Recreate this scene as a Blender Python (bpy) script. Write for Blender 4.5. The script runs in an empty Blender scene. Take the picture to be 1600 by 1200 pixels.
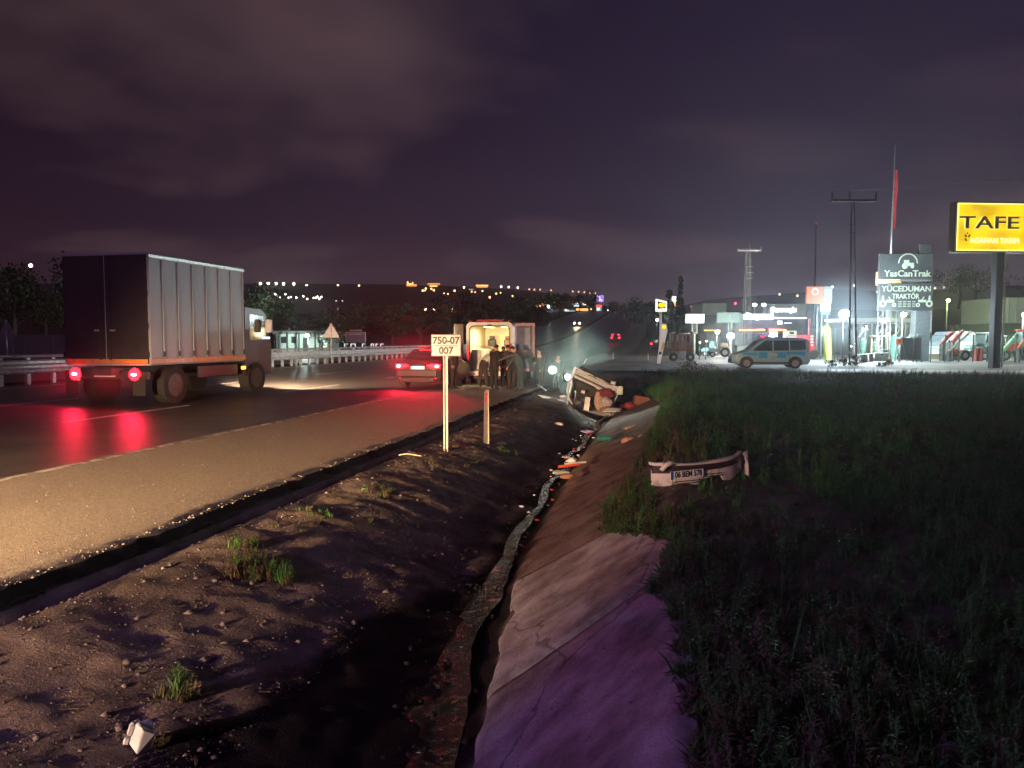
import bpy, math, random
import numpy as np
from mathutils import Vector, Matrix
R = math.radians
random.seed(7)
rng = np.random.default_rng(7)
S = bpy.context.scene
C = S.collection

# ---------------------------------------------------------------- camera
CAM_Z = 1.986
PITCH, YAW, FPX = 3.47, 12.0, 1155.0
cam_data = bpy.data.cameras.new('camera')
cam_data.sensor_width = 36
cam_data.lens = FPX / 1600 * 36
cam_data.clip_start = 0.05
cam_data.clip_end = 6000
cam = bpy.data.objects.new('camera', cam_data)
cam.location = (0, 0, CAM_Z)
cam.rotation_euler = (R(90 - PITCH), 0, R(YAW))
C.objects.link(cam)
S.camera = cam
S.render.engine = 'CYCLES'
S.cycles.use_denoising = True
S.cycles.max_bounces = 5
S.cycles.diffuse_bounces = 2
S.cycles.glossy_bounces = 3
S.cycles.transparent_max_bounces = 8
S.cycles.volume_bounces = 0
S.cycles.sample_clamp_indirect = 2.0
S.cycles.sample_clamp_direct = 30.0
S.view_settings.view_transform = 'Standard'
S.view_settings.look = 'None'
S.view_settings.exposure = 0.0
S.view_settings.gamma = 1.0
S.view_settings.use_curve_mapping = False


SKY_W = 3.7
HAZE_D, HAZE_G = 0.00055, 0.80
# ---------------------------------------------------------------- night sky
W = bpy.data.worlds.new('World')
S.world = W
W.use_nodes = True
nt = W.node_tree
nt.nodes.clear()
def N(tree, t, **kw):
    n = tree.nodes.new(t)
    for k, v in kw.items():
        if k.startswith('i_'):
            n.inputs[k[2:].replace('_', ' ')].default_value = v
        else:
            setattr(n, k, v)
    return n
L_ = nt.links.new
tc = N(nt, 'ShaderNodeTexCoord')
sep = N(nt, 'ShaderNodeSeparateXYZ'); L_(tc.outputs['Generated'], sep.inputs[0])
ramp = N(nt, 'ShaderNodeValToRGB')
L_(sep.outputs['Z'], ramp.inputs[0])
el = ramp.color_ramp.elements
el[0].position = 0.0; el[0].color = (0.160, 0.122, 0.158, 1)
el[1].position = 1.0; el[1].color = (0.010, 0.006, 0.016, 1)
for p, c in ((0.06, (0.098, 0.070, 0.102, 1)), (0.14, (0.046, 0.031, 0.058, 1)), (0.26, (0.027, 0.017, 0.040, 1)), (0.42, (0.018, 0.012, 0.031, 1))):
    e = el.new(p); e.color = c
# reddish tint towards the west (left of the road), bluish to the east
azi = N(nt, 'ShaderNodeMapRange'); azi.inputs[1].default_value = -0.75; azi.inputs[2].default_value = 0.1
L_(sep.outputs['X'], azi.inputs[0])
tint = N(nt, 'ShaderNodeMix', data_type='RGBA'); tint.inputs[6].default_value = (0.50, 0.30, 0.34, 1); tint.inputs[7].default_value = (1, 1, 1, 1)
L_(azi.outputs[0], tint.inputs[0])
mul = N(nt, 'ShaderNodeMix', data_type='RGBA', blend_type='MULTIPLY'); mul.inputs[0].default_value = 1
L_(ramp.outputs[0], mul.inputs[6]); L_(tint.outputs[2], mul.inputs[7])
# thin clouds lit from below by the towns: flattened noise projected on a cloud layer
addz = N(nt, 'ShaderNodeMath', operation='ADD'); addz.inputs[1].default_value = 0.12; L_(sep.outputs['Z'], addz.inputs[0])
dx = N(nt, 'ShaderNodeMath', operation='DIVIDE'); L_(sep.outputs['X'], dx.inputs[0]); L_(addz.outputs[0], dx.inputs[1])
dy = N(nt, 'ShaderNodeMath', operation='DIVIDE'); L_(sep.outputs['Y'], dy.inputs[0]); L_(addz.outputs[0], dy.inputs[1])
comb = N(nt, 'ShaderNodeCombineXYZ'); comb.inputs[2].default_value = SKY_W; L_(dx.outputs[0], comb.inputs[0]); L_(dy.outputs[0], comb.inputs[1])
noi = N(nt, 'ShaderNodeTexNoise', i_Scale=0.55, i_Detail=4.5, i_Roughness=0.52, i_Distortion=0.25)
L_(comb.outputs[0], noi.inputs['Vector'])
cr = N(nt, 'ShaderNodeValToRGB'); cr.color_ramp.elements[0].position = 0.50; cr.color_ramp.elements[1].position = 0.78
L_(noi.outputs[0], cr.inputs[0])
ccol = N(nt, 'ShaderNodeMix', data_type='RGBA', blend_type='MULTIPLY'); ccol.inputs[0].default_value = 1
ccol.inputs[7].default_value = (0.095, 0.056, 0.050, 1); L_(cr.outputs[0], ccol.inputs[6])
add = N(nt, 'ShaderNodeMix', data_type='RGBA', blend_type='ADD'); add.inputs[0].default_value = 1
L_(mul.outputs[2], add.inputs[6]); L_(ccol.outputs[2], add.inputs[7])
bg = N(nt, 'ShaderNodeBackground'); bg.inputs[1].default_value = 1.0
L_(add.outputs[2], bg.inputs[0])
out = N(nt, 'ShaderNodeOutputWorld'); L_(bg.outputs[0], out.inputs[0])

# ---------------------------------------------------------------- helpers
_ct, _st, _cp, _sp = math.cos(R(YAW)), math.sin(R(YAW)), math.cos(R(PITCH)), math.sin(R(PITCH))
def ray(px, py):
    u, v = (px - 800) / FPX, (600 - py) / FPX
    f = _cp + v * _sp                      # horizontal forward share
    z = v * _cp - _sp
    return Vector((-_st * f + _ct * u, _ct * f + _st * u, z))
def G(px, py, z=0.0):                      # point of the level z seen at that pixel
    d = ray(px, py); t = (z - CAM_Z) / d.z
    return Vector((d.x * t, d.y * t, z))
def A(px, py, dist):                       # point at horizontal distance dist along the view axis
    d = ray(px, py); f = _cp + (600 - py) / FPX * _sp
    t = dist / f
    return Vector((d.x * t, d.y * t, CAM_Z + d.z * t))

MATS = {}
def mat(name, col=(0.5, 0.5, 0.5), rough=0.7, metal=0.0, var=0.15, scale=8.0, bump=0.0, bscale=40.0, emit=None, es=1.0, col2=None, spec=0.4, coat=0.0, detail=5.0, bdist=0.02, alpha=None, ramp=(0.35, 0.65)):
    if name in MATS: return MATS[name]
    m = bpy.data.materials.new(name); m.use_nodes = True
    t = m.node_tree; b = t.nodes['Principled BSDF']
    b.inputs['Roughness'].default_value = rough
    b.inputs['Metallic'].default_value = metal
    b.inputs['Specular IOR Level'].default_value = spec
    b.inputs['Coat Weight'].default_value = coat
    tcn = N(t, 'ShaderNodeTexCoord')
    n = N(t, 'ShaderNodeTexNoise', i_Scale=scale, i_Detail=detail, i_Roughness=0.62)
    t.links.new(tcn.outputs['Object'], n.inputs['Vector'])
    r = N(t, 'ShaderNodeValToRGB')
    r.color_ramp.elements[0].position = ramp[0]; r.color_ramp.elements[1].position = ramp[1]
    c2 = col2 if col2 else tuple(c * (1 - var * 1.6) for c in col)
    c1 = col if col2 else tuple(min(1, c * (1 + var)) for c in col)
    r.color_ramp.elements[0].color = (*c2, 1); r.color_ramp.elements[1].color = (*c1, 1)
    t.links.new(n.outputs[0], r.inputs[0]); t.links.new(r.outputs[0], b.inputs['Base Color'])
    if bump > 0:
        n2 = N(t, 'ShaderNodeTexNoise', i_Scale=bscale, i_Detail=6.0, i_Roughness=0.7)
        t.links.new(tcn.outputs['Object'], n2.inputs['Vector'])
        bp = N(t, 'ShaderNodeBump', i_Strength=bump, i_Distance=bdist)
        t.links.new(n2.outputs[0], bp.inputs['Height']); t.links.new(bp.outputs[0], b.inputs['Normal'])
    if emit:
        b.inputs['Emission Color'].default_value = (*emit, 1); b.inputs['Emission Strength'].default_value = es
    MATS[name] = m
    return m
def glass(name, col=(0.02, 0.025, 0.03), rough=0.08):
    return mat(name, col, rough, var=0.05, spec=0.8)
def lit(name, col, es):
    if name in MATS: return MATS[name]
    m = bpy.data.materials.new(name); m.use_nodes = True
    t = m.node_tree; b = t.nodes['Principled BSDF']
    b.inputs['Base Color'].default_value = (min(col[0], .8) * .6, min(col[1], .8) * .6, min(col[2], .8) * .6, 1)
    b.inputs['Roughness'].default_value = 0.4
    b.inputs['Emission Color'].default_value = (*col, 1); b.inputs['Emission Strength'].default_value = es
    MATS[name] = m
    return m

class MB:
    def __init__(s): s.v = []; s.f = []; s.m = []
    def add(s, vs, fs, mi=0, M=None):
        o = len(s.v)
        for p in vs:
            p = Vector(p)
            s.v.append(tuple(M @ p) if M is not None else tuple(p))
        for f in fs: s.f.append(tuple(i + o for i in f)); s.m.append(mi)
        return s
    def box(s, c, d, M=None, mi=0, taper=1.0):
        x, y, z = d[0] / 2, d[1] / 2, d[2] / 2
        vs = []
        for k, (sx, sy, sz) in enumerate(((-1,-1,-1),(1,-1,-1),(1,1,-1),(-1,1,-1),(-1,-1,1),(1,-1,1),(1,1,1),(-1,1,1))):
            t = taper if sz > 0 else 1
            vs.append((c[0] + sx * x * t, c[1] + sy * y * t, c[2] + sz * z))
        return s.add(vs, [(3,2,1,0),(4,5,6,7),(0,1,5,4),(1,2,6,5),(2,3,7,6),(3,0,4,7)], mi, M)
    def bbox(s, c, d, b=0.02, M=None, mi=0):            # chamfered box
        x, y, z = d[0] / 2, d[1] / 2, d[2] / 2
        b = min(b, x * .9, y * .9, z * .9)
        vs, ring = [], []
        for zz, ins in ((-z, b), (-z + b, 0), (z - b, 0), (z, b)):
            X, Y = x - ins, y - ins
            bb = b
            ring.append(len(vs))
            for px, py in ((-X + bb, -Y), (X - bb, -Y), (X, -Y + bb), (X, Y - bb), (X - bb, Y), (-X + bb, Y), (-X, Y - bb), (-X, -Y + bb)):
                vs.append((c[0] + px, c[1] + py, c[2] + zz))
        fs = [tuple(range(7, -1, -1)), tuple(range(24, 32))]
        for r in range(3):
            for k in range(8):
                a, q = r * 8 + k, r * 8 + (k + 1) % 8
                fs.append((a, q, q + 8, a + 8))
        return s.add(vs, fs, mi, M)
    def cyl(s, p0, p1, r0, r1=None, n=10, cap=True, mi=0, M=None):
        r1 = r0 if r1 is None else r1
        p0, p1 = Vector(p0), Vector(p1)
        ax = (p1 - p0).normalized()
        a = ax.orthogonal().normalized(); b = ax.cross(a)
        vs = []
        for p, r in ((p0, r0), (p1, r1)):
            for k in range(n):
                t = 2 * math.pi * k / n
                vs.append(p + (a * math.cos(t) + b * math.sin(t)) * r)
        fs = [(k, (k + 1) % n, n + (k + 1) % n, n + k) for k in range(n)]
        if cap: fs += [tuple(range(n - 1, -1, -1)), tuple(range(n, 2 * n))]
        return s.add(vs, fs, mi, M)
    def tube(s, pts, r, n=8, mi=0, M=None):
        pts = [Vector(p) for p in pts]
        vs, fs = [], []
        rr = r if isinstance(r, (list, tuple)) else [r] * len(pts)
        a = None
        for i, p in enumerate(pts):
            ax = (pts[min(i + 1, len(pts) - 1)] - pts[max(i - 1, 0)]).normalized()
            a = ax.orthogonal().normalized() if a is None else (a - ax * a.dot(ax)).normalized()
            b = ax.cross(a)
            for k in range(n):
                t = 2 * math.pi * k / n
                vs.append(p + (a * math.cos(t) + b * math.sin(t)) * rr[i])
        for i in range(len(pts) - 1):
            for k in range(n):
                q = (k + 1) % n
                fs.append((i * n + k, i * n + q, (i + 1) * n + q, (i + 1) * n + k))
        fs += [tuple(range(n - 1, -1, -1)), tuple(range((len(pts) - 1) * n, len(pts) * n))]
        return s.add(vs, fs, mi, M)
    def ball(s, c, r, n=10, m=6, mi=0, M=None, sq=(1, 1, 1)):
        vs = [(c[0], c[1], c[2] - r * sq[2])]
        for j in range(1, m):
            t = math.pi * j / m - math.pi / 2
            for k in range(n):
                a = 2 * math.pi * k / n
                vs.append((c[0] + r * sq[0] * math.cos(t) * math.cos(a), c[1] + r * sq[1] * math.cos(t) * math.sin(a), c[2] + r * sq[2] * math.sin(t)))
        vs.append((c[0], c[1], c[2] + r * sq[2]))
        fs = [(0, 1 + (k + 1) % n, 1 + k) for k in range(n)]
        for j in range(m - 2):
            for k in range(n):
                a, q = 1 + j * n + k, 1 + j * n + (k + 1) % n
                fs.append((a, q, q + n, a + n))
        e = len(vs) - 1
        fs += [(e, e - n + k, e - n + (k + 1) % n) for k in range(n)]
        return s.add(vs, fs, mi, M)
    def prism(s, poly, y0, y1, mi=0, M=None):           # polygon in x,z pushed along y
        n = len(poly)
        vs = [(p[0], y0, p[1]) for p in poly] + [(p[0], y1, p[1]) for p in poly]
        fs = [tuple(range(n)), tuple(range(2 * n - 1, n - 1, -1))] + [((k + 1) % n, k, n + k, n + (k + 1) % n) for k in range(n)]
        return s.add(vs, fs, mi, M)
    def quad(s, a, b, c, d, mi=0, M=None): return s.add([a, b, c, d], [(0, 1, 2, 3)], mi, M)
    def plate(s, pts, th, mi=0, M=None):                # thick sheet from a planar outline
        pts = [Vector(p) for p in pts]
        n = (pts[1] - pts[0]).cross(pts[2] - pts[0]).normalized() * th
        k = len(pts)
        vs = pts + [p - n for p in pts]
        fs = [tuple(range(k)), tuple(range(2 * k - 1, k - 1, -1))] + [((i + 1) % k, i, k + i, k + (i + 1) % k) for i in range(k)]
        return s.add(vs, fs, mi, M)
    def build(s, name, mats, parent=None, smooth=False, loc=None):
        me = bpy.data.meshes.new(name)
        me.from_pydata([tuple(v) for v in s.v], [], s.f)
        if not isinstance(mats, (list, tuple)): mats = [mats]
        for m in mats: me.materials.append(m)
        if len(mats) > 1: me.polygons.foreach_set('material_index', s.m)
        if smooth: me.polygons.foreach_set('use_smooth', [True] * len(me.polygons))
        me.update()
        return link(name, me, parent, loc)
def link(name, data, parent=None, loc=None):
    o = bpy.data.objects.new(name, data); C.objects.link(o)
    if parent: o.parent = parent
    if loc is not None: o.location = loc
    return o
def tag(o, label, cat=None, group=None):
    o['label'] = label
    if cat: o['category'] = cat
    if group: o['group'] = group
    return o
def thing(name, label, cat, loc=(0, 0, 0), rz=0.0, group=None):
    o = bpy.data.objects.new(name, None); C.objects.link(o)
    o.location = loc; o.rotation_euler = (0, 0, rz); o.empty_display_size = .3
    return tag(o, label, cat, group)
def kind(o, k): o['kind'] = k; return o
def kids(o): return [c for c in o.children]
def dup(root, loc, rz=None, label=None, group=None, scale=None):
    r = root.copy(); C.objects.link(r); r.location = loc
    if rz is not None: r.rotation_euler = (0, 0, rz)
    if scale: r.scale = scale if isinstance(scale, (tuple, list)) else (scale,) * 3
    if label: r['label'] = label
    if group: r['group'] = group
    for ch in kids(root):
        if ch.parent != root: continue
        c = ch.copy(); C.objects.link(c); c.parent = r
        for g in kids(ch):
            d = g.copy(); C.objects.link(d); d.parent = c
    return r
def npmesh(name, V, F, mats, parent=None, smooth=False, mi=None):
    me = bpy.data.meshes.new(name)
    V = np.asarray(V, dtype=np.float32); F = np.asarray(F, dtype=np.int32)
    me.vertices.add(len(V)); me.vertices.foreach_set('co', V.ravel())
    k = F.shape[1]
    me.loops.add(F.size); me.loops.foreach_set('vertex_index', F.ravel())
    me.polygons.add(len(F)); me.polygons.foreach_set('loop_start', np.arange(0, F.size, k, dtype=np.int32))
    if not isinstance(mats, (list, tuple)): mats = [mats]
    for m in mats: me.materials.append(m)
    if mi is not None: me.polygons.foreach_set('material_index', np.asarray(mi, dtype=np.int32))
    if smooth: me.polygons.foreach_set('use_smooth', np.ones(len(F), dtype=bool))
    me.update(calc_edges=True)
    return link(name, me, parent)
def text(name, body, size, m, parent, loc, rot=(R(90), 0, 0), ext=0.01, off=0.0, align='CENTER', sx=1.0, sy=1.0):
    cu = bpy.data.curves.new(name, 'FONT'); cu.body = body; cu.size = size; cu.extrude = ext; cu.offset = off
    cu.align_x = align; cu.align_y = 'CENTER'; cu.resolution_u = 3
    cu.materials.append(m)
    o = link(name, cu, parent, loc); o.rotation_euler = rot; o.scale = (sx, sy, 1)
    return o
def lamp(name, kind_, loc, col, power, parent=None, size=0.1, spot=None, blend=0.5, aim=None):
    l = bpy.data.lights.new(name, kind_); l.color = col; l.energy = power
    if kind_ in ('POINT', 'SPOT'): l.shadow_soft_size = size
    if kind_ == 'AREA': l.size = size
    if kind_ == 'SPOT': l.spot_size = spot; l.spot_blend = blend
    o = link(name, l, parent, loc)
    if aim is not None:
        o.rotation_euler = (Vector(aim)).to_track_quat('-Z', 'Y').to_euler()
    return o

# value noise for the terrain
_P = rng.random((256, 256)).astype(np.float32)
def vnoise(x, y):
    xi = np.floor(x).astype(int); yi = np.floor(y).astype(int)
    fx, fy = x - xi, y - yi
    fx = fx * fx * (3 - 2 * fx); fy = fy * fy * (3 - 2 * fy)
    a = _P[xi & 255, yi & 255]; b = _P[(xi + 1) & 255, yi & 255]; c = _P[xi & 255, (yi + 1) & 255]; d = _P[(xi + 1) & 255, (yi + 1) & 255]
    return (a * (1 - fx) + b * fx) * (1 - fy) + (c * (1 - fx) + d * fx) * fy - 0.5
def fbm(x, y, s=1.0, o=4, g=0.5):
    r = 0; a = 1.0
    for k in range(o):
        r = r + a * vnoise(x * s + 17.3 * k, y * s + 9.1 * k); s *= 2.03; a *= g
    return r
def sstep(a, b, x):
    t = np.clip((x - a) / (b - a), 0, 1); return t * t * (3 - 2 * t)

# ---------------------------------------------------------------- levels
LIP = -5.18
def rise(y):                                # the road climbs a long hill beyond the junction
    return 13.5 * sstep(95, 330, y) + 1.5 * sstep(330, 600, y)
def road_z(x, y): return 0.0356 * (LIP - x) + rise(y)
def ditch_x(y):                             # centre line of the ditch
    return np.interp(y, [0, 4.5, 6.0, 8.4, 11, 17, 26, 40], [-1.35, -1.5, -1.7, -2.02, -2.15, -2.3, -2.3, -2.2])
def ground_z(x, y):
    x = np.asarray(x, dtype=float); y = np.asarray(y, dtype=float)
    xb = ditch_x(y)
    fieldh = 0.12 + 0.10 * sstep(30, 3, y) + 0.06 * fbm(x, y, 0.35, 3)
    # left bank: drop at the broken asphalt edge, then a rough slope down to the water
    t = np.clip((x - (LIP + 0.10)) / (xb - 0.45 - (LIP + 0.10)), 0, 1)
    left = -0.15 - 0.62 * (0.25 * t + 0.75 * t * t) 
    left = left + 0.04 * fbm(x * 1.2, y, 1.3, 4) * sstep(0, 0.15, t)
    # wheel rut shadows and slumped lumps on the bank
    left = left + 0.045 * np.maximum(0, fbm(x * .5 + 3, y * 2.2, 1.0, 4, .6)) * np.sin(np.pi * t) + 0.022 * fbm(x * 2 + 9, y * 2, 2.4, 4, .6) * sstep(.1, .4, t)
    left = left - 0.11 * np.exp(-((x - (LIP + 0.16)) / 0.11) ** 2)  # trough added along the lip to deepen its shadow
    t2 = np.clip((x - (xb + 0.30)) / (0.05 - (xb + 0.30)), 0, 1)
    right = -0.76 + (fieldh + 0.76) * t2
    bottom = -0.80 + 0.04 * fbm(x, y, 2.2, 3) - 0.06 * np.exp(-((x - xb - .04) / 0.19) ** 2)
    z = np.where(x < xb - 0.45, left, np.where(x > xb + 0.30, right, bottom))
    m1 = sstep(-0.45, -0.30, x - xb); m2 = sstep(0.15, 0.30, x - xb)
    z = np.where((x > xb - 0.46) & (x < xb - 0.30), left * (1 - m1) + bottom * m1, z)
    z = np.where(x >= 0.05, fieldh, z)
    # the ditch ends in the embankment of the side road
    e = sstep(35.5, 38.5, y) * (x > LIP)
    z = z * (1 - e) + 0.10 * e
    # hollow with scrub to the right beyond the wreck
    z = z - 0.45 * np.exp(-((x - 3.2) / 3.2) ** 2 - ((y - 33) / 3.0) ** 2)
    under = 0.0356 * (LIP - x) - 0.12
    z = np.where(x < LIP + 0.10, np.where(x < LIP - 0.02, under, -0.15 * 1.0), z)
    z = np.where(x < -20.2, 0.45 + 0.08 * fbm(x, y, 0.2, 3), z)
    return z + rise(y)
# ================================================================ GROUND
m_soil = mat('soil', (0.20, 0.155, 0.132), 0.9, scale=2.2, bump=1.0, bscale=38, bdist=0.025, col2=(0.10, 0.078, 0.068), detail=8, ramp=(0.38, 0.6))
m_asph = mat('asphalt', (0.125, 0.105, 0.09), 0.36, scale=1.2, bump=0.45, bscale=120, bdist=0.006, col2=(0.062, 0.055, 0.053), detail=10, spec=0.5)
m_should = mat('shoulder_asphalt', (0.30, 0.255, 0.20), 0.85, scale=26, bump=1.0, bscale=60, bdist=0.016, col2=(0.19, 0.16, 0.13), detail=4, spec=0.3, ramp=(0.4, 0.62))
m_conc = mat('ditch_concrete', (0.36, 0.345, 0.33), 0.9, scale=3.1, bump=1.0, bscale=34, bdist=0.02, col2=(0.14, 0.12, 0.12), detail=12, ramp=(0.30, 0.62))
# stains, silt and hair cracks of the slabs
t = m_conc.node_tree; b = t.nodes['Principled BSDF']; old = b.inputs['Base Color'].links[0].from_socket
tcn = N(t, 'ShaderNodeTexCoord'); nz = N(t, 'ShaderNodeTexNoise', i_Scale=.9, i_Detail=9.0, i_Roughness=.7); t.links.new(tcn.outputs['Object'], nz.inputs['Vector'])
cr_ = N(t, 'ShaderNodeValToRGB'); cr_.color_ramp.elements[0].position = .40; cr_.color_ramp.elements[0].color = (.42, .38, .36, 1); cr_.color_ramp.elements[1].position = .58; t.links.new(nz.outputs[0], cr_.inputs[0])
m1 = N(t, 'ShaderNodeMix', data_type='RGBA', blend_type='MULTIPLY'); m1.inputs[0].default_value = .9; t.links.new(old, m1.inputs[6]); t.links.new(cr_.outputs[0], m1.inputs[7])
n3 = N(t, 'ShaderNodeTexNoise', i_Scale=3.0, i_Detail=3.0); t.links.new(tcn.outputs['Object'], n3.inputs['Vector'])
vm = N(t, 'ShaderNodeMix', data_type='RGBA'); vm.inputs[0].default_value = .25; t.links.new(tcn.outputs['Object'], vm.inputs[6]); t.links.new(n3.outputs['Color'], vm.inputs[7])
vo = N(t, 'ShaderNodeTexVoronoi', feature='DISTANCE_TO_EDGE', i_Scale=.42); t.links.new(vm.outputs[2], vo.inputs['Vector'])
lt_ = N(t, 'ShaderNodeMapRange'); lt_.inputs[1].default_value = .0; lt_.inputs[2].default_value = .006; lt_.inputs[3].default_value = .35; t.links.new(vo.outputs['Distance'], lt_.inputs[0])
m2 = N(t, 'ShaderNodeMix', data_type='RGBA', blend_type='MULTIPLY'); m2.inputs[0].default_value = 1; t.links.new(m1.outputs[2], m2.inputs[6]); t.links.new(lt_.outputs[0], m2.inputs[7]); t.links.new(m2.outputs[2], b.inputs['Base Color'])
m_white = mat('road_paint', (0.80, 0.77, 0.72), 0.6, scale=14, var=0.3, bump=0.3, bscale=120, bdist=0.004)

xs = np.unique(np.concatenate([np.linspace(-420, -60, 19), np.linspace(-60, -20.3, 34), [-20.15], np.linspace(-20, -5.5, 20), np.arange(-5.30, 0.7, 0.055), np.linspace(0.75, 6, 36), np.linspace(6.3, 20, 44), np.linspace(21, 60, 26), np.linspace(65, 420, 18)]))
ys = [-12.0]
while ys[-1] < 620:
    y = ys[-1]
    ys.append(y + (1.0 if y < 2 else 0.05 + 0.0028 * max(0, y - 4) ** 1.25 if y < 60 else 0.04 * y))
ys = np.array(ys)
X, Y = np.meshgrid(xs, ys)
Z = ground_z(X, Y)
near = (Y < 45) & (X > LIP + 0.08) & (X < 30)
Z = Z + near * (0.014 * fbm(X, Y, 6.0, 3, 0.7) + 0.008 * (Y < 14) * np.maximum(0, fbm(X + 5, Y, 9.0, 2, 0.8)))
V = np.stack([X, Y, Z], -1).reshape(-1, 3)
nx, ny = len(xs), len(ys)
idx = np.arange(nx * ny).reshape(ny, nx)
F = np.stack([idx[:-1, :-1], idx[:-1, 1:], idx[1:, 1:], idx[1:, :-1]], -1).reshape(-1, 4)
g = kind(npmesh('ground', V, F, m_soil, smooth=True), 'structure')
# black wet mud along the water, wider towards the viewer: a mask carried by the ground itself
xb_ = ditch_x(Y)
wl_ = -0.30 - 1.25 * sstep(8.5, 4.2, Y) - 0.12 * sstep(14, 8, Y)
wet = sstep(0.0, 0.30, X - (xb_ + wl_) + 0.45 * fbm(X, Y, 1.6, 4)) * sstep(0.42, 0.26, X - xb_ + 0.15 * fbm(X, Y, 2.5, 3)) * (Y < 34)
at = g.data.attributes.new('wet', 'FLOAT', 'POINT'); at.data.foreach_set('value', wet.ravel().astype(np.float32))
t = m_soil.node_tree; b = t.nodes['Principled BSDF']; b.inputs['Specular IOR Level'].default_value = .08
an = N(t, 'ShaderNodeAttribute', attribute_name='wet')
old = b.inputs['Base Color'].links[0].from_socket
mx = N(t, 'ShaderNodeMix', data_type='RGBA'); mx.inputs[7].default_value = (0.014, 0.012, 0.012, 1)
t.links.new(an.outputs['Fac'], mx.inputs[0]); t.links.new(old, mx.inputs[6]); t.links.new(mx.outputs[2], b.inputs['Base Color'])
rm = N(t, 'ShaderNodeMapRange'); rm.inputs[3].default_value = .92; rm.inputs[4].default_value = 1.0; t.links.new(an.outputs['Fac'], rm.inputs[0]); t.links.new(rm.outputs[0], b.inputs['Roughness'])

def sheet(name, x0f, x1f, ylist, zf, m, nxs=6, th=0.0, m2=None):
    Vv, Ff = [], []
    for y in ylist:
        a, b = x0f(y), x1f(y)
        for k in range(nxs + 1):
            x = a + (b - a) * k / nxs
            Vv.append((x, y, zf(x, y)))
    n = nxs + 1
    for j in range(len(ylist) - 1):
        for k in range(nxs):
            i = j * n + k
            Ff.append((i, i + 1, i + n + 1, i + n))
    if th:                                   # hang a skirt on the right-hand edge
        base = len(Vv)
        for y in ylist:
            x = x1f(y); Vv.append((x + 0.03 * random.random(), y, zf(x, y) - th))
        for j in range(len(ylist) - 1):
            Ff.append((j * n + nxs, base + j, base + j + 1, (j + 1) * n + nxs))
        k0 = (len(ylist) - 1) * nxs
        return npmesh(name, np.array(Vv), np.array(Ff), [m, m2], smooth=False, mi=[0] * k0 + [1] * (len(Ff) - k0))
    return npmesh(name, np.array(Vv), np.array(Ff), m, smooth=False)
yl = list(np.arange(-12, 60, 0.16)) + list(np.arange(60, 620, 6.0))
jit = {}
def lip_x(y):
    k = round(float(y), 3)
    if k not in jit:
        jit[k] = float(LIP + 0.07 * fbm(np.array(0.3), np.array(y), 1.1, 3, 0.7) + 0.05 * random.uniform(-1, 1))
    return jit[k]
kind(sheet('road_shoulder', lambda y: -8.75, lip_x, yl, lambda x, y: float(road_z(x, y)) - (0.035 * max(0, (x + 5.6)) if x > -5.6 else 0), m_should, 14, 0.24, mat('lip_shade_dark', (0.028, 0.024, 0.022), 0.95, scale=20, bump=1.0, bscale=40, spec=.1)), 'structure')  # skirt face coloured near black to carry the shadow under the lip
kind(sheet('road', lambda y: -20.1, lambda y: -8.75, yl, lambda x, y: float(road_z(x, y)) , m_asph, 6), 'structure')
kind(sheet('opposite_carriageway', lambda y: -33.0, lambda y: -21.2, list(np.arange(-12, 90, 4.0)) + list(np.arange(90, 620, 8.0)), lambda x, y: 0.56 + float(rise(y)), m_asph, 3), 'structure')
def stripe(name, xc, w, y0, y1, z=0.004):
    yy = list(np.arange(y0, min(y1, 90), 1.0)) + list(np.arange(max(90, y0), y1, 6.0)) + [y1]
    if y1 - y0 < 6: yy = [y0, y1]
    return kind(sheet(name, lambda y: xc - w / 2, lambda y: xc + w / 2, yy, lambda x, y: float(road_z(x, y)) + z, m_white, 1), 'structure')
m_worn = mat('worn_paint', (0.62, 0.57, 0.50), 0.7, scale=5, col2=(0.13, 0.115, 0.105), ramp=(0.42, 0.58))
MATS_w = m_white
m_white = m_worn
stripe('edge_line', -8.62, 0.13, -2, 420)
m_white = MATS_w
stripe('median_edge_line', -19.4, 0.14, -2, 420)
for i, y0 in enumerate(np.arange(-6, 200, 9.0)):
    stripe('lane_marking', -12.3, 0.13, y0 + 1.0, y0 + 5.2)
    stripe('lane_marking', -15.75, 0.13, y0 + 1.0, y0 + 5.2)

# side road joining from the right and its pale concrete apron
m_side = mat('side_road_surface', (0.27, 0.245, 0.21), 0.85, scale=0.7, bump=0.4, bscale=30, col2=(0.13, 0.11, 0.095), detail=8)
m_apron = mat('pale_apron', (0.46, 0.47, 0.45), 0.7, scale=0.9, col2=(0.33, 0.33, 0.32), detail=8)
def flat(name, x0, x1, y0, y1, z, m, n=24, wob=0.25, ny_=5):
    Vv = []
    for j in range(ny_ + 1):
        for k in range(n + 1):
            x = x0 + (x1 - x0) * k / n; y = y0 + (y1 - y0) * j / ny_
            w = wob * float(fbm(np.array(x), np.array(y0 * 1.0), 0.3, 3)) if j in (0, ny_) else 0
            Vv.append((x, y + w, z + float(rise(y))))
    Ff = [(j * (n + 1) + k, j * (n + 1) + k + 1, (j + 1) * (n + 1) + k + 1, (j + 1) * (n + 1) + k) for j in range(ny_) for k in range(n)]
    return kind(npmesh(name, np.array(Vv), np.array(Ff), m), 'structure')
flat('side_road', -5.2, 70, 41.5, 54.5, 0.235, m_side, 40, 0.8)
flat('apron', 6, 24, 43.2, 46.4, 0.242, m_apron, 24, 0.5)
flat('yard_paving', 2, 90, 55, 95, 0.20, mat('yard_paving', (0.30, 0.30, 0.28), 0.6, scale=0.6, col2=(0.18, 0.18, 0.17)), 20, 0.2)

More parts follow.
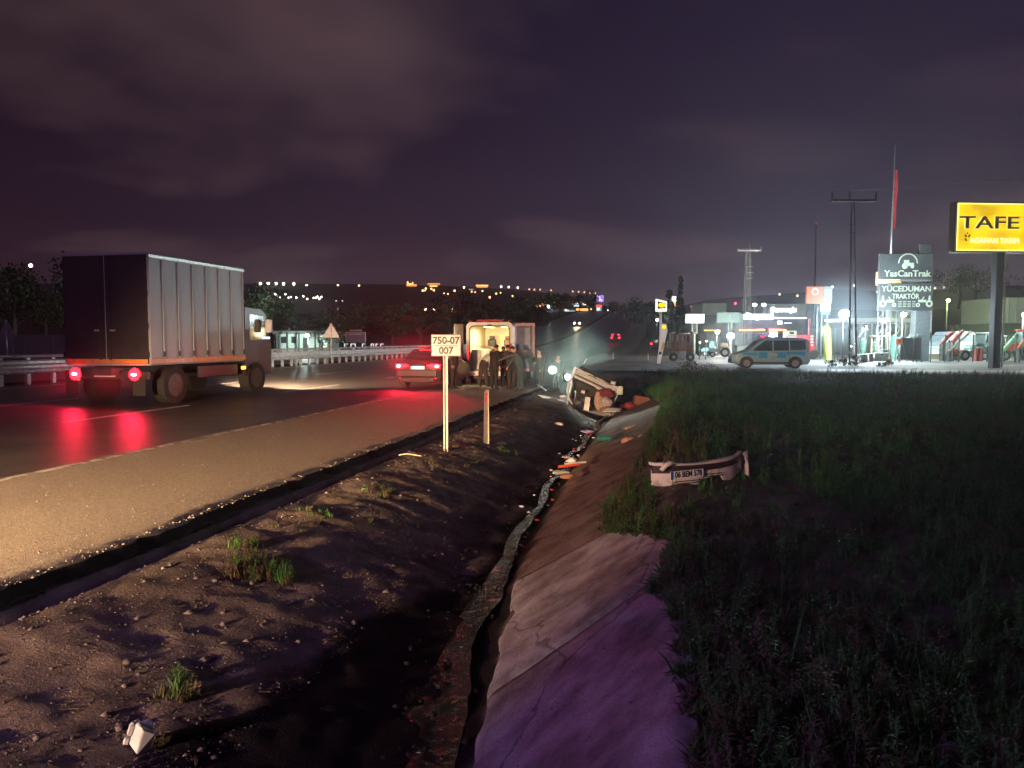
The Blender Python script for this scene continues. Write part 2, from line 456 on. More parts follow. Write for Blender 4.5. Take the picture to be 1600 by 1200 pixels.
# ================================================================ DITCH LINING (concrete slabs on the right bank)
def slab(y0, y1, far_in=0.0, lift=0.03):
    nyy = max(8, int((y1 - y0) / 0.07)); nxx = 34
    Vv, top = [], []
    for j in range(nyy + 1):
        y = y0 + (y1 - y0) * j / nyy
        tj = j / nyy
        xb = float(ditch_x(y)) + 0.34 + 0.22 * float(fbm(np.array(1.0), np.array(y), 1.4, 3))
        xr = np.interp(y, [0, 3.5, 4.3, 5.0, 5.3, 5.6, 6.3, 7.2, 8.3, 9.5], [0.18, 0.18, 0.15, 0.06, -0.10, 0.02, 0.03, -0.20, -0.75, -0.95]) + 0.09 * float(fbm(np.array(5.0), np.array(y), 3.2, 4, .7))
        for k in range(nxx + 1):
            x = xb + (xr - xb) * k / nxx
            yy = y + 0.30 * (x + 0.8) * (0.55 if j in (0, nyy) else 0.55) + 0.02 * float(fbm(np.array(x), np.array(y0 if j < nyy / 2 else y1), 3.0, 3))
            z = float(ground_z(x, yy)) + lift + 0.007 * float(fbm(np.array(x), np.array(yy), 1.3, 3)) + 0.007 * float(fbm(np.array(x), np.array(yy), 9.0, 2))
            Vv.append((x, yy, z))
    n = nxx + 1
    b = len(Vv)
    Vv += [(x, y, z - 0.09) for x, y, z in Vv]
    Ff = []
    for j in range(nyy):
        for k in range(nxx):
            i = j * n + k; Ff.append((i, i + 1, i + n + 1, i + n))
    for j in range(nyy):
        Ff.append((j * n, (j + 1) * n, (j + 1) * n + b, j * n + b)); e = j * n + nxx
        Ff.append((e, e + b, e + n + b, e + n))
    for k in range(nxx):
        Ff.append((k, k + b, k + 1 + b, k + 1)); e = nyy * n + k
        Ff.append((e, e + 1, e + 1 + b, e + b))
    return kind(npmesh('concrete_slab', np.array(Vv), np.array(Ff), m_conc, smooth=True), 'structure')
slab(1.2, 5.42); slab(5.50, 8.1, lift=0.04)
# water
m_water = mat('ditch_water', (0.004, 0.004, 0.005), 0.08, var=0.1, spec=.3, bump=.7, bscale=11, bdist=0.04)
Vv, Ff = [], []
yy = np.arange(2.0, 31, 0.045); nw = 14
for j, y in enumerate(yy):
    c = float(ditch_x(y)) + .05 + 0.06 * math.sin(y * 1.7)
    w0 = -0.07 - 0.12 * abs(float(fbm(np.array(2.0), np.array(y), 0.8, 3))) - 0.34 * float(sstep(6.5, 4.0, y)) - .12 * float(sstep(9.5, 7.5, y))
    w1 = 0.07 + 0.08 * float(fbm(np.array(7.0), np.array(y), 1.3, 3))
    for k in range(nw + 1):
        x = c + w0 + (w1 - w0) * k / nw
        Vv.append((x, y, -0.805 + .015 * float(fbm(np.array(x) * 1.2, np.array(y), 4.6, 3, .65))))
for j in range(len(yy) - 1):
    for k in range(nw): i = j * (nw + 1) + k; Ff.append((i, i + 1, i + nw + 2, i + nw + 1))
kind(npmesh('stream_water', np.array(Vv), np.array(Ff), m_water, smooth=True), 'structure')
m_mud = mat('wet_mud', (0.022, 0.018, 0.017), 0.75, scale=5, bump=1.0, bscale=30, bdist=0.03, col2=(0.010, 0.009, 0.009), spec=0.25)
# ================================================================ gravel (uncountable)
def rocks(name, pts, sizes, m):
    base = np.array([(1,0,0),(-1,0,0),(0,1,0),(0,-1,0),(0,0,1),(0,0,-1)], float)
    fc = np.array([(0,2,4),(2,1,4),(1,3,4),(3,0,4),(2,0,5),(1,2,5),(3,1,5),(0,3,5)])
    n = len(pts)
    B = base[None] * (0.6 + 0.8 * rng.random((n, 6, 1))) * sizes[:, None, None] * np.array([1, 1, .6])
    a = rng.random(n) * 6.28
    c, s_ = np.cos(a)[:, None], np.sin(a)[:, None]
    x = B[..., 0] * c - B[..., 1] * s_; y = B[..., 0] * s_ + B[..., 1] * c
    V = np.stack([x, y, B[..., 2]], -1) + pts[:, None, :]
    F = (fc[None] + (np.arange(n) * 6)[:, None, None]).reshape(-1, 3)
    return kind(npmesh(name, V.reshape(-1, 3), F, m), 'stuff')
m_peb = mat('pebble', (0.12, 0.098, 0.088), 0.85, scale=3, col2=(0.06, 0.048, 0.042))
n = 24000
py = 2.2 + 26 * rng.random(n) ** 1.7; px_ = LIP + 0.1 + 2.5 * rng.random(n) ** 0.9
P = np.stack([px_, py, ground_z(px_, py) + 0.004], -1)
rocks('bank_gravel', P, 0.0035 + 0.012 * rng.random(n) ** 6, m_peb)
n = 5000
py = 2.5 + 22 * rng.random(n) ** 1.5; px_ = LIP - 0.02 - 3.4 * rng.random(n) ** 2.2
P = np.stack([px_, py, road_z(px_, py) - 0.035 * np.maximum(0, px_ + 5.6) + 0.003], -1)
rocks('shoulder_gravel', P, 0.003 + 0.010 * rng.random(n) ** 6, mat('shoulder_stone', (0.20, 0.165, 0.13), 0.9, scale=3, col2=(0.08, 0.065, 0.05)))
n = 1600
py = 1.6 + 26 * rng.random(n) ** 1.4; px_ = ditch_x(py) + 0.3 + 1.6 * rng.random(n)
P = np.stack([px_, py, ground_z(px_, py) + 0.036], -1)
rocks('ditch_gravel', P, 0.003 + 0.008 * rng.random(n) ** 4, m_peb)
n = 500
py = 2.2 + 22 * rng.random(n) ** 1.4; px_ = ditch_x(py) - 0.5 + 0.7 * rng.random(n)
P = np.stack([px_, py, ground_z(px_, py) + 0.03], -1)
rocks('mud_clods', P, 0.012 + 0.04 * rng.random(n) ** 3, m_mud)

# ================================================================ weeds of the field (uncountable)
def leaf_tpl(kind_, seed, h):
    r = np.random.default_rng(seed); V, F = [], []
    def blade(p, d, L, w, bend, seg=3):
        side = np.cross(d, [0, 0, 1.0]); nrm = np.linalg.norm(side); side = side / nrm if nrm > 1e-4 else np.array([1.0, 0, 0])
        o = len(V); q = np.array(p, float); dd = np.array(d, float)
        for i in range(seg):
            ww = w * (1 - i / seg) * 0.5
            V.append(q - side * ww); V.append(q + side * ww)
            q = q + dd * L / seg; dd = dd + np.array([0, 0, -bend / seg]); dd /= np.linalg.norm(dd)
        V.append(q)
        for i in range(seg - 1):
            a = o + 2 * i; F.append((a, a + 1, a + 3)); F.append((a, a + 3, a + 2))
        a = o + 2 * (seg - 1); F.append((a, a + 1, a + 2))
    if kind_ == 'grass':
        for i in range(22):
            a = r.random() * 6.28; t = 0.15 + 0.5 * r.random()
            d = np.array([math.cos(a) * t, math.sin(a) * t, 1.0]); d /= np.linalg.norm(d)
            blade((0.08 * (r.random() - .5), 0.08 * (r.random() - .5), -.02), d, h * (0.5 + 0.6 * r.random()), 0.009, 0.7 * r.random())
    elif kind_ == 'weed':                     # leafy upright stems
        for s_ in range(3):
            a = r.random() * 6.28; t = 0.28 * r.random()
            d = np.array([math.cos(a) * t, math.sin(a) * t, 1.0]); d /= np.linalg.norm(d)
            L = h * (0.7 + 0.5 * r.random()); b0 = np.array([0.06 * (r.random() - .5), 0.06 * (r.random() - .5), -.02])
            blade(b0, d, L, 0.010, 0.1, 2)
            for i in range(13):
                f = 0.12 + 0.86 * i / 13; p = b0 + d * L * f
                aa = r.random() * 6.28; dd = np.array([math.cos(aa), math.sin(aa), 0.35 + 0.5 * r.random()]); dd /= np.linalg.norm(dd)
                blade(p, dd, h * (0.30 * (1.15 - f) + 0.06), 0.026 * (1.2 - 0.7 * f), 0.7, 2)
    elif kind_ == 'feather':                  # fine branching stalks
        for s_ in range(2):
            a = r.random() * 6.28; t = 0.2 * r.random()
            d = np.array([math.cos(a) * t, math.sin(a) * t, 1.0]); d /= np.linalg.norm(d)
            L = h * (0.8 + 0.5 * r.random()); b0 = np.array([0.05 * (r.random() - .5), 0.05 * (r.random() - .5), -.02])
            blade(b0, d, L, 0.008, 0.05, 2)
            for i in range(26):
                f = 0.15 + 0.83 * i / 26; p = b0 + d * L * f
                aa = r.random() * 6.28; dd = np.array([math.cos(aa), math.sin(aa), 0.7 + 0.7 * r.random()]); dd /= np.linalg.norm(dd)
                blade(p, dd, h * 0.17 * (1.2 - f), 0.006, -0.1, 1)
    else:                                      # low leafy cover
        for i in range(16):
            a = r.random() * 6.28
            d = np.array([math.cos(a), math.sin(a), 0.25 + 0.9 * r.random()]); d /= np.linalg.norm(d)
            blade((0.10 * (r.random() - .5), 0.10 * (r.random() - .5), 0.0), d, h * (0.35 + 0.4 * r.random()), 0.03, 0.8, 2)
    return np.array(V), np.array(F)
m_green = [mat('weed_green', (0.070, 0.190, 0.045), 0.65, scale=2.0, col2=(0.042, 0.115, 0.028)),
           mat('weed_olive', (0.095, 0.105, 0.036), 0.7, scale=2.0, col2=(0.05, 0.06, 0.024)),
           mat('weed_dry', (0.13, 0.095, 0.06), 0.8, scale=2.0, col2=(0.07, 0.05, 0.035)),
           mat('weed_dark', (0.050, 0.115, 0.040), 0.7, scale=2.0, col2=(0.03, 0.07, 0.024))]
for m_ in m_green: m_.node_tree.nodes['Principled BSDF'].inputs['Specular IOR Level'].default_value = .12
def scatter(name, tpls, pts, sc, mi_choice):
    Vs, Fs, Ms, off = [], [], [], 0
    ti = rng.integers(0, len(tpls), len(pts))
    for t, (tv, tf) in enumerate(tpls):
        sel = np.where(ti == t)[0]
        if not len(sel): continue
        a = rng.random(len(sel)) * 6.28; s_ = sc[sel]
        c, q = np.cos(a), np.sin(a)
        lean = (rng.random((len(sel), 2)) - .5) * 0.5
        vx = (tv[None, :, 0] * c[:, None] - tv[None, :, 1] * q[:, None]) * s_[:, None] + lean[:, :1] * tv[None, :, 2] * s_[:, None]
        vy = (tv[None, :, 0] * q[:, None] + tv[None, :, 1] * c[:, None]) * s_[:, None] + lean[:, 1:] * tv[None, :, 2] * s_[:, None]
        vz = tv[None, :, 2] * s_[:, None]
        VV = np.stack([vx, vy, vz], -1) + pts[sel][:, None, :]
        FF = tf[None] + (np.arange(len(sel)) * len(tv))[:, None, None] + off
        Vs.append(VV.reshape(-1, 3)); Fs.append(FF.reshape(-1, 3)); off += len(sel) * len(tv)
        Ms.append(np.repeat(mi_choice(pts[sel]), len(tf)))
    return kind(npmesh(name, np.concatenate(Vs), np.concatenate(Fs), m_green, mi=np.concatenate(Ms)), 'stuff')
def right_edge(y): return np.interp(y, [0, 3.5, 5.0, 5.3, 6.3, 7.2, 8.3, 9.5, 12, 16, 22, 28, 36], [0.16, 0.16, 0.06, -0.08, 0.06, -0.18, -0.7, -0.75, -0.55, -0.45, -0.2, -0.6, -1.5])
def field_pts(n, y0, y1, pw=1.0, spread=1.02, xmin=None):
    y = y0 + (y1 - y0) * rng.random(n) ** pw
    xr = np.minimum(y * 0.46 + 1.6, 34)
    xl = right_edge(y) if xmin is None else xmin
    x = xl + (xr - xl) * rng.random(n)
    d = fbm(x, y, 0.55, 3)
    keep = rng.random(n) < np.clip(0.8 + d * 1.4, 0.35, 1)
    x, y = x[keep], y[keep]
    u_, v_ = (x - .84), (y - 9.3); keep = ~((np.abs(u_) < .95) & (v_ < .5) & (v_ > -1.5) & (rng.random(len(x)) < .88)); x, y = x[keep], y[keep]
    return np.stack([x, y, ground_z(x, y)], -1)
def pick(P):
    d = fbm(P[:, 0], P[:, 1], 0.7, 3) + 0.25 * rng.random(len(P))
    edge = P[:, 0] < right_edge(P[:, 1]) + 0.9 + 0.5 * rng.random(len(P))
    far_green = (P[:, 1] > 17) & (P[:, 1] < 34)
    o = np.where(d < -0.25, 3, np.where(d < 0.30, 0, np.where(d < 0.46, 1, 2)))
    o = np.where(edge & (rng.random(len(P)) < 0.55) & (P[:, 1] < 17), np.where(rng.random(len(P)) < .5, 2, 1), o)
    o = np.where(far_green & (rng.random(len(P)) < 0.7), 0, o)
    return o
T_near = [leaf_tpl('weed', 1, .32), leaf_tpl('feather', 2, .40), leaf_tpl('grass', 3, .18), leaf_tpl('weed', 4, .24), leaf_tpl('low', 9, .22), leaf_tpl('low', 6, .26), leaf_tpl('weed', 7, .28), leaf_tpl('low', 8, .20), leaf_tpl('weed', 10, .20), leaf_tpl('low', 11, .18)]
P = field_pts(8200, 1.9, 11, 0.75); scatter('field_weeds', T_near, P, 0.45 + 0.55 * rng.random(len(P)) ** 1.5, pick)
P = field_pts(7600, 11, 24, 0.9); scatter('field_weeds', T_near, P, 0.6 + 0.65 * rng.random(len(P)), pick)
T_far = [leaf_tpl('grass', 13, .45), leaf_tpl('low', 14, .5), leaf_tpl('weed', 15, .5)]
P = field_pts(4200, 24, 41.5, 1.0); scatter('field_weeds', T_far, P, 0.7 + 0.5 * rng.random(len(P)), pick)
n = 420
py = 2.6 + 24 * rng.random(n) ** 1.3; px_ = LIP + 0.25 + 2.3 * rng.random(n)
rocks('bank_stones', np.stack([px_, py, ground_z(px_, py) + .006], -1), 0.012 + 0.034 * rng.random(n) ** 2.5, mat('bank_stone', (0.16, 0.13, 0.115), 0.9, scale=9, bump=.6, bscale=30, col2=(0.08, 0.065, 0.06)))
# crumbled asphalt lumps along the broken edge
n = 2600
py = 3.0 + 26 * rng.random(n) ** 1.5; px_ = LIP + 0.30 - .40 * rng.random(n)
zz_ = np.where(px_ < LIP, road_z(px_, py) - 0.035 * np.maximum(0, px_ + 5.6), ground_z(px_, py))
rocks('asphalt_crumbs', np.stack([px_, py, zz_ + .004], -1), 0.006 + 0.022 * rng.random(n) ** 3, mat('asphalt_crumb', (0.17, 0.14, 0.115), 0.9, scale=20, col2=(0.06, 0.05, 0.045)))
# thin grass on the left bank and on the broken bottom
n = 260; y = 3 + 26 * rng.random(n); x = LIP + 0.25 + 2.2 * rng.random(n)
k = fbm(x, y, 0.8, 2) > 0.22; x, y = x[k], y[k]
P = np.stack([x, y, ground_z(x, y)], -1); scatter('bank_grass', [leaf_tpl('grass', 21, .10), leaf_tpl('low', 22, .12)], P, 0.5 + 0.6 * rng.random(len(P)), lambda P: np.where(rng.random(len(P)) < .6, 1, 2))
# dead straw and twigs strewn on the bank
n = 420; y = 2.5 + 22 * rng.random(n) ** 1.3; x = LIP + 0.15 + 2.4 * rng.random(n)
a = rng.random(n) * 3.14; L = 0.02 + 0.06 * rng.random(n) ** 2
c_, s_ = np.cos(a) * L, np.sin(a) * L; z = ground_z(x, y)
V = np.stack([np.stack([x - c_, y - s_, z + .006], -1), np.stack([x + c_, y + s_, ground_z(x + c_, y + s_) + .012], -1), np.stack([x + c_ + .003, y + s_ + .004, ground_z(x + c_, y + s_) + .004], -1)], 1)
kind(npmesh('straw', V.reshape(-1, 3), np.arange(3 * n).reshape(-1, 3), m_green[2]), 'stuff')

n = 420; y = 2.0 + 8.0 * rng.random(n); x = right_edge(y) - 0.05 + 0.30 * rng.random(n)
P = np.stack([x, y, ground_z(x, y) + .02], -1); scatter('edge_weeds', [T_near[4], T_near[5], T_near[3], T_near[2]], P, 0.35 + 0.6 * rng.random(n), pick)
# tufts one can pick out on the left bank
def tuft(px, py, zz, r, n, label, dry=0.35, h=.16):
    p = G(px, py, zz); p.z = float(ground_z(p.x, p.y))
    a = rng.random(n) * 6.28; q = r * np.sqrt(rng.random(n))
    x, y = p.x + q * np.cos(a) * 1.3, p.y + q * np.sin(a)
    PP = np.stack([x, y, ground_z(x, y)], -1)
    o = scatter('grass_tuft', [leaf_tpl('grass', 31, h), leaf_tpl('weed', 32, h * 1.1)], PP, 0.5 + 0.7 * rng.random(n), lambda P: np.where(rng.random(len(P)) < dry, 2, np.where(rng.random(len(P)) < .5, 1, 0)))
    if n < 20: o['label'] = label; return o
    del o['kind']
    return tag(o, label, 'grass tuft', 'grass tufts on the gravel bank')
tuft(405, 905, -.35, .26, 46, 'largest grass tuft on the gravel bank above the dark mud', .4, .2)
tuft(380, 865, -.28, .15, 24, 'small green tuft just above the largest tuft on the bank', .2, .14)
tuft(590, 765, -.22, .22, 16, 'sparse yellowish tuft on the bank midway to the sign post', .4, .12)
tuft(490, 803, -.22, .18, 12, 'thin low tuft beside the black edge of the asphalt', .4, .09)
tuft(790, 686, -.2, .25, 16, 'green tuft at the foot of the short marker post', .1, .1)
tuft(270, 1105, -.5, .12, 16, 'faint tuft beside the white plastic housing at the bottom', .4, .13)
# ================================================================ common paints
m_white_p = mat('white_paint_metal', (0.62, 0.62, 0.62), 0.35, scale=3, var=0.08, spec=0.5)
m_dark = mat('dark_plastic', (0.022, 0.022, 0.024), 0.5, scale=9, var=0.3)
m_black = mat('black_rubber', (0.018, 0.018, 0.018), 0.8, scale=12, var=0.2, bump=.3, bscale=60)
m_galv = mat('galvanised_steel', (0.48, 0.47, 0.46), 0.45, metal=0.35, scale=7, var=0.2, bump=.15, bscale=20)
m_glass = glass('dark_glass')
m_rim = mat('wheel_rim_metal', (0.35, 0.35, 0.36), 0.35, metal=.6)
m_chrome = mat('bright_metal', (0.6, 0.6, 0.6), 0.25, metal=.9)
m_red_lens = lit('red_lamp_lens', (1.0, 0.003, 0.006), 34.0)
m_red_dim = lit('red_lamp_dim', (1.0, 0.02, 0.05), 0.8)
m_platew = mat('plate_white', (0.72, 0.72, 0.70), 0.45, var=.05)
m_plateb = mat('plate_blue', (0.02, 0.10, 0.45), 0.45, var=.05)
m_ink = mat('black_ink', (0.012, 0.012, 0.012), 0.5, var=.05)
m_postw = mat('post_paint', (0.50, 0.42, 0.30), 0.6, scale=10, bump=.3, bscale=40, col2=(0.40, 0.33, 0.24))
m_signw = mat('sign_face', (0.42, 0.37, 0.37), 0.4, scale=4, col2=(0.36, 0.31, 0.31))

def sharp(o, a=32):
    o.data.set_sharp_from_angle(angle=R(a)); return o

# ================================================================ guard rail at the median
ry = np.arange(3.0, 92.0, 1.0)
rail = thing('guard_rail', 'long double steel guard rail on short posts along the median of the highway', 'guard rail', (-20.05, 3, 0))
def rl(name, mb, m=m_galv): o = mb.build(name, m, rail, smooth=True); sharp(o); return o
pm = MB().box((0, 0, -.05), (.10, .13, 1.04)).build('post', m_galv, rail)
zz0 = float(road_z(-20, 10)) + 0.40
pm.location = (-.13, 0, zz0)
for i, y in enumerate(ry[1:]):
    o = link('post', pm.data, rail, (-.13, y - 3, zz0 + float(rise(y))))
prof = [(0.0, .60), (.06, .65), (.07, .73), (.03, .79), (.03, .86), (.07, .92), (.06, 1.00), (0.0, 1.05)]
for seg in range(0, 22):
    y0, y1 = seg * 4.0, seg * 4.0 + 4.04
    mb = MB(); vs = []
    for yk in (y0, y1):
        for (a, b) in prof: vs.append((a, yk, b + .06 + float(rise(yk + 3)) + .22))
    n = len(prof)
    mb.add(vs, [(k, k + 1, n + k + 1, n + k) for k in range(n - 1)])
    mb.add([(v[0] - .012, v[1], v[2]) for v in vs], [(k + 1, k, n + k, n + k + 1) for k in range(n - 1)])
    rl('rail_beam', mb)
rl('top_rail', MB().tube([(-.02, y, 1.44 + float(rise(y + 3))) for y in np.arange(0, 89, 4.0)], .05, 8))
# second rail on the far side of the median
rail2 = thing('guard_rail', 'second lower guard rail behind the first one on the far side of the median', 'guard rail', (-21.0, 3, 0))
for y in np.arange(0, 88, 4.0): link('post', pm.data, rail2, (0, y, zz0 + float(rise(y + 3)) - .05))
MB().tube([(.08, y, 1.12 + float(rise(y + 3))) for y in np.arange(0, 89, 4.0)], [.11] * 23, 6).build('rail_beam', m_galv, rail2, True)

# ================================================================ milestone sign
bp = G(697, 697, -.15); bp.z = float(ground_z(bp.x, bp.y))
sg = thing('road_sign', 'small white route number plate reading 750-07 007 on a steel post', 'road sign', bp, R(7))
H = 2.08 - bp.z
mb = MB()                                                   # open C-profile steel post
w, d = .085, .055
for (a, b, c_, e) in ((-w/2, -w/2 + .006, -d/2, d/2), (w/2 - .006, w/2, -d/2, d/2), (-w/2, w/2, d/2 - .006, d/2), (-w/2, -w/2 + .02, -d/2 - .005, -d/2), (w/2 - .02, w/2, -d/2 - .005, -d/2)):
    mb.box(((a + b) / 2, (c_ + e) / 2, H / 2 - .06), (b - a, e - c_, H + .06))
mb.build('post', mat('sign_post_steel', (0.46, 0.41, 0.34), 0.5, metal=.2, scale=6, bump=.2, bscale=30, col2=(0.36, 0.31, 0.25)), sg)
pl = MB().bbox((0.02, -.05, H - .215), (.60, .012, .43), .004).build('plate', m_signw, sg)
mb = MB()
for (a, b, c_, e) in ((-.275, .315, H - .012, H - .004), (-.275, .315, H - .426, H - .418), (-.275, -.267, H - .426, H - .004), (.307, .315, H - .426, H - .004)):
    mb.box(((a + b) / 2, -.0585, (c_ + e) / 2), (b - a, .004, e - c_))
mb.build('border', m_ink, pl)
MB().box((.02, -.0585, H - .225), (.46, .004, .012)).build('divider_line', m_ink, pl)
text('lettering', '750-07', .195, m_ink, pl, (.02, -.058, H - .125), ext=.002, off=.007, sx=.98)
text('lettering', '007', .195, m_ink, pl, (.02, -.058, H - .325), ext=.002, off=.007, sx=.98)
for zz in (H - .1, H - .33): MB().cyl((0, -.062, zz), (0, -.05, zz), .012, n=8).build('bolt', m_galv, sg)
# marker posts
def marker(px, py, zg, h, w, label, refl=(0.55, 0.02, 0.03), lean=0.0):
    p = G(px, py, zg); 
    if p.y < 34: p.z = float(ground_z(p.x, p.y)) - .02
    t = thing('marker_post', label, 'marker post', p, R(10), 'roadside marker posts'); t.rotation_euler[1] = lean
    MB().prism([(-w/2, 0), (w/2, 0), (w * .40, h * .985), (w * .1, h), (-w * .36, h * .96)], -w * .3, w * .3).build('post', m_postw, t)
    MB().bbox((-.0, -w * .3 - .004, h * .86), (w * .45, .012, h * .17), .003).build('reflector', lit('reflector_red', (0.9, 0.02, 0.03), 0.45), t)
marker(760, 684, -.2, 1.22, .125, 'nearest marker post with a red reflector right of the route plate')
marker(958, 561, .1, .62, .12, 'small pale marker post beyond the wreck at the side road', lean=.02)
marker(1013, 563, .1, .68, .07, 'thin marker post left of the leaning banner board', lean=-.05)

# ================================================================ car bumper in the weeds
pb = G(1106, 766, .12)
bm = thing('car_bumper', 'torn off white car bumper with a number plate lying in the weeds', 'car bumper', (pb.x, pb.y, float(ground_z(pb.x, pb.y)) + .05), R(12 + 26))
bm.scale = (.96, .96, .88)
m_bw = mat('bumper_white', (0.56, 0.49, 0.46), 0.5, scale=7, col2=(0.26, 0.20, 0.17), ramp=(.30, .48))
def bow(t): return 0.20 * (abs(t) ** 3.2)                   # wraps back at the corners
def lift(t): return 0.075 * max(0, t) ** 2.2 + 0.0
nb = 28; hw = .74
def strip(z0f, z1f, off, mname, m, par, th=.018):
    V, F = [], []
    for k in range(nb + 1):
        t = -1 + 2 * k / nb; x = t * hw; y = bow(t) - off; z0, z1 = z0f(t) + lift(t), z1f(t) + lift(t)
        V += [(x, y, z0), (x, y, z1), (x, y + th, z1), (x, y + th, z0)]
    for k in range(nb):
        a = 4 * k
        for q in range(4): F.append((a + q, a + (q + 1) % 4, a + 4 + (q + 1) % 4, a + 4 + q))
    F += [(3, 2, 1, 0), (4 * nb, 4 * nb + 1, 4 * nb + 2, 4 * nb + 3)]
    mb = MB(); mb.add(V, F); o = mb.build(mname, m, par, True); return sharp(o)
low = strip(lambda t: -.02 + (.07 if -.15 < t < .3 else 0) + .02 * math.sin(9 * t), lambda t: .20 + .02 * t, 0, 'shell', m_bw, bm)
strip(lambda t: .16 + .02 * t, lambda t: .245 - .0 * t, .02, 'rubber_strip', mat('bumper_strip', (0.030, 0.018, 0.022), .5), bm, .03)
strip(lambda t: .246, lambda t: .275 + .012 * math.sin(5 * t), .005, 'top_lip', m_bw, bm, .07)
for (x0, x1, z0) in ((-.55, -.05, .035), (-.50, -.02, .005), (-.1, .24, .07), (-.08, .22, .10)):
    MB().box(((x0 + x1) / 2, -.012, z0), (x1 - x0, .02, .009)).build('air_slot', m_dark, bm)
np_ = MB().bbox((-.37, -.034, .135), (.52, .012, .112), .003).build('number_plate', m_platew, bm)
MB().box((-.61, -.0415, .135), (.04, .004, .11)).build('blue_band', m_plateb, np_)
text('lettering', '06 BEM 578', .112, m_ink, np_, (-.35, -.042, .137), ext=.001, off=.0035, sx=.78)
MB().tube([(-.70, .06, .2), (-.66, .03, .27), (-.60, .01, .30), (-.55, .03, .29)], [.03, .04, .035, .02], 6).build('broken_bracket', m_bw, bm, True)
MB().plate([(.70, .02, .2), (.735, .04, .0), (.76, .16, .02), (.80, .14, .36), (.70, .12, .33)], .012).build('torn_corner', m_bw, bm)

# ================================================================ vehicles
def loft(stations, mats, name, parent, fine=3):
    st = np.array(stations, float); ts = np.linspace(0, len(st) - 1, (len(st) - 1) * fine + 1)
    st = np.stack([np.interp(ts, np.arange(len(st)), st[:, k]) for k in range(6)], 1)
    mb = MB(); rings = []
    for (y, zb, zl, zt, wb, wt) in st:
        half = [(0, zb), (wb * .86, zb), (wb * .97, zb + .10), (wb, zb + .28 * (zl - zb) + .05), (wb, zb + .7 * (zl - zb)), (wb * .975, zl), (wt + .0, max(zl + .005, zt - .07)), (wt * .86, zt - .015 if zt - zl > .1 else zt), (0, zt + (.012 if zt - zl > .1 else .01))]
        ring = [(x, y, z) for x, z in half] + [(-x, y, z) for x, z in half[-2:0:-1]]
        rings.append(ring)
    n = len(rings[0]); vs = [p for r_ in rings for p in r_]
    fs = [(j * n + k, j * n + (k + 1) % n, (j + 1) * n + (k + 1) % n, (j + 1) * n + k) for j in range(len(rings) - 1) for k in range(n)]
    fs += [tuple(range(n - 1, -1, -1)), tuple(range((len(rings) - 1) * n, len(rings) * n))]
    mb.add(vs, [f[::-1] for f in fs]); o = mb.build(name, mats, parent, True); sharp(o, 28)
    return o, st
def side_x(st, y, z):
    zb, zl, zt, wb, wt = [np.interp(y, st[:, 0], st[:, k]) for k in range(1, 6)]
    zk = zb + .7 * (zl - zb)
    if z <= zk: return wb
    if z <= zl: return wb * (1 - .025 * (z - zk) / (zl - zk))
    t = (z - zl) / max(.01, (zt - .07) - zl); return wb * .975 + (wt - wb * .975) * min(1, t)
def side_panel(st, ylist, z0f, z1f, s, name, m, parent, off=.006, nz=3):
    mb = MB(); vs = []
    for y in ylist:
        for k in range(nz + 1):
            z = z0f(y) + (z1f(y) - z0f(y)) * k / nz
            vs.append((s * (side_x(st, y, z) + off), y, z))
    n = nz + 1
    fs = [(j * n + k, (j + 1) * n + k, (j + 1) * n + k + 1, j * n + k + 1) for j in range(len(ylist) - 1) for k in range(nz)]
    if s < 0: fs = [f[::-1] for f in fs]
    mb.add(vs, fs); return mb.build(name, m, parent)
def wheel(parent, x, y, r, w=.20):
    s = 1 if x > 0 else -1
    wn = MB().cyl((x - s * w / 2, y, r), (x + s * w / 2, y, r), r, n=24).build('wheel', m_black, parent, True); sharp(wn)
    wn2 = MB().cyl((x + s * w / 2, y, r), (x + s * (w / 2 + .008), y, r), r * .64, r * .60, n=20).build('rim', m_rim, wn)
    mb = MB()
    for k in range(5):
        a = k * 2 * math.pi / 5
        mb.plate([(x + s * (w / 2 + .012), y + r * .15 * math.cos(a + .9), r + r * .15 * math.sin(a + .9)), (x + s * (w / 2 + .012), y + r * .52 * math.cos(a + .28), r + r * .52 * math.sin(a + .28)), (x + s * (w / 2 + .012), y + r * .52 * math.cos(a - .28 + .6), r + r * .52 * math.sin(a - .28 + .6))], .004)
    mb.build('rim_opening', m_dark, wn)
    return wn
def arch(parent, x, y, r, m=None):
    s = 1 if x > 0 else -1
    pts = [(x, y + (r + .07) * math.cos(a), max(.2, r + (r + .07) * math.sin(a))) for a in np.linspace(-.35, math.pi + .35, 16)]
    if s < 0: pts = pts[::-1]
    MB().plate(pts, .01 if s > 0 else .01).build('wheel_arch', m or m_dark, parent)

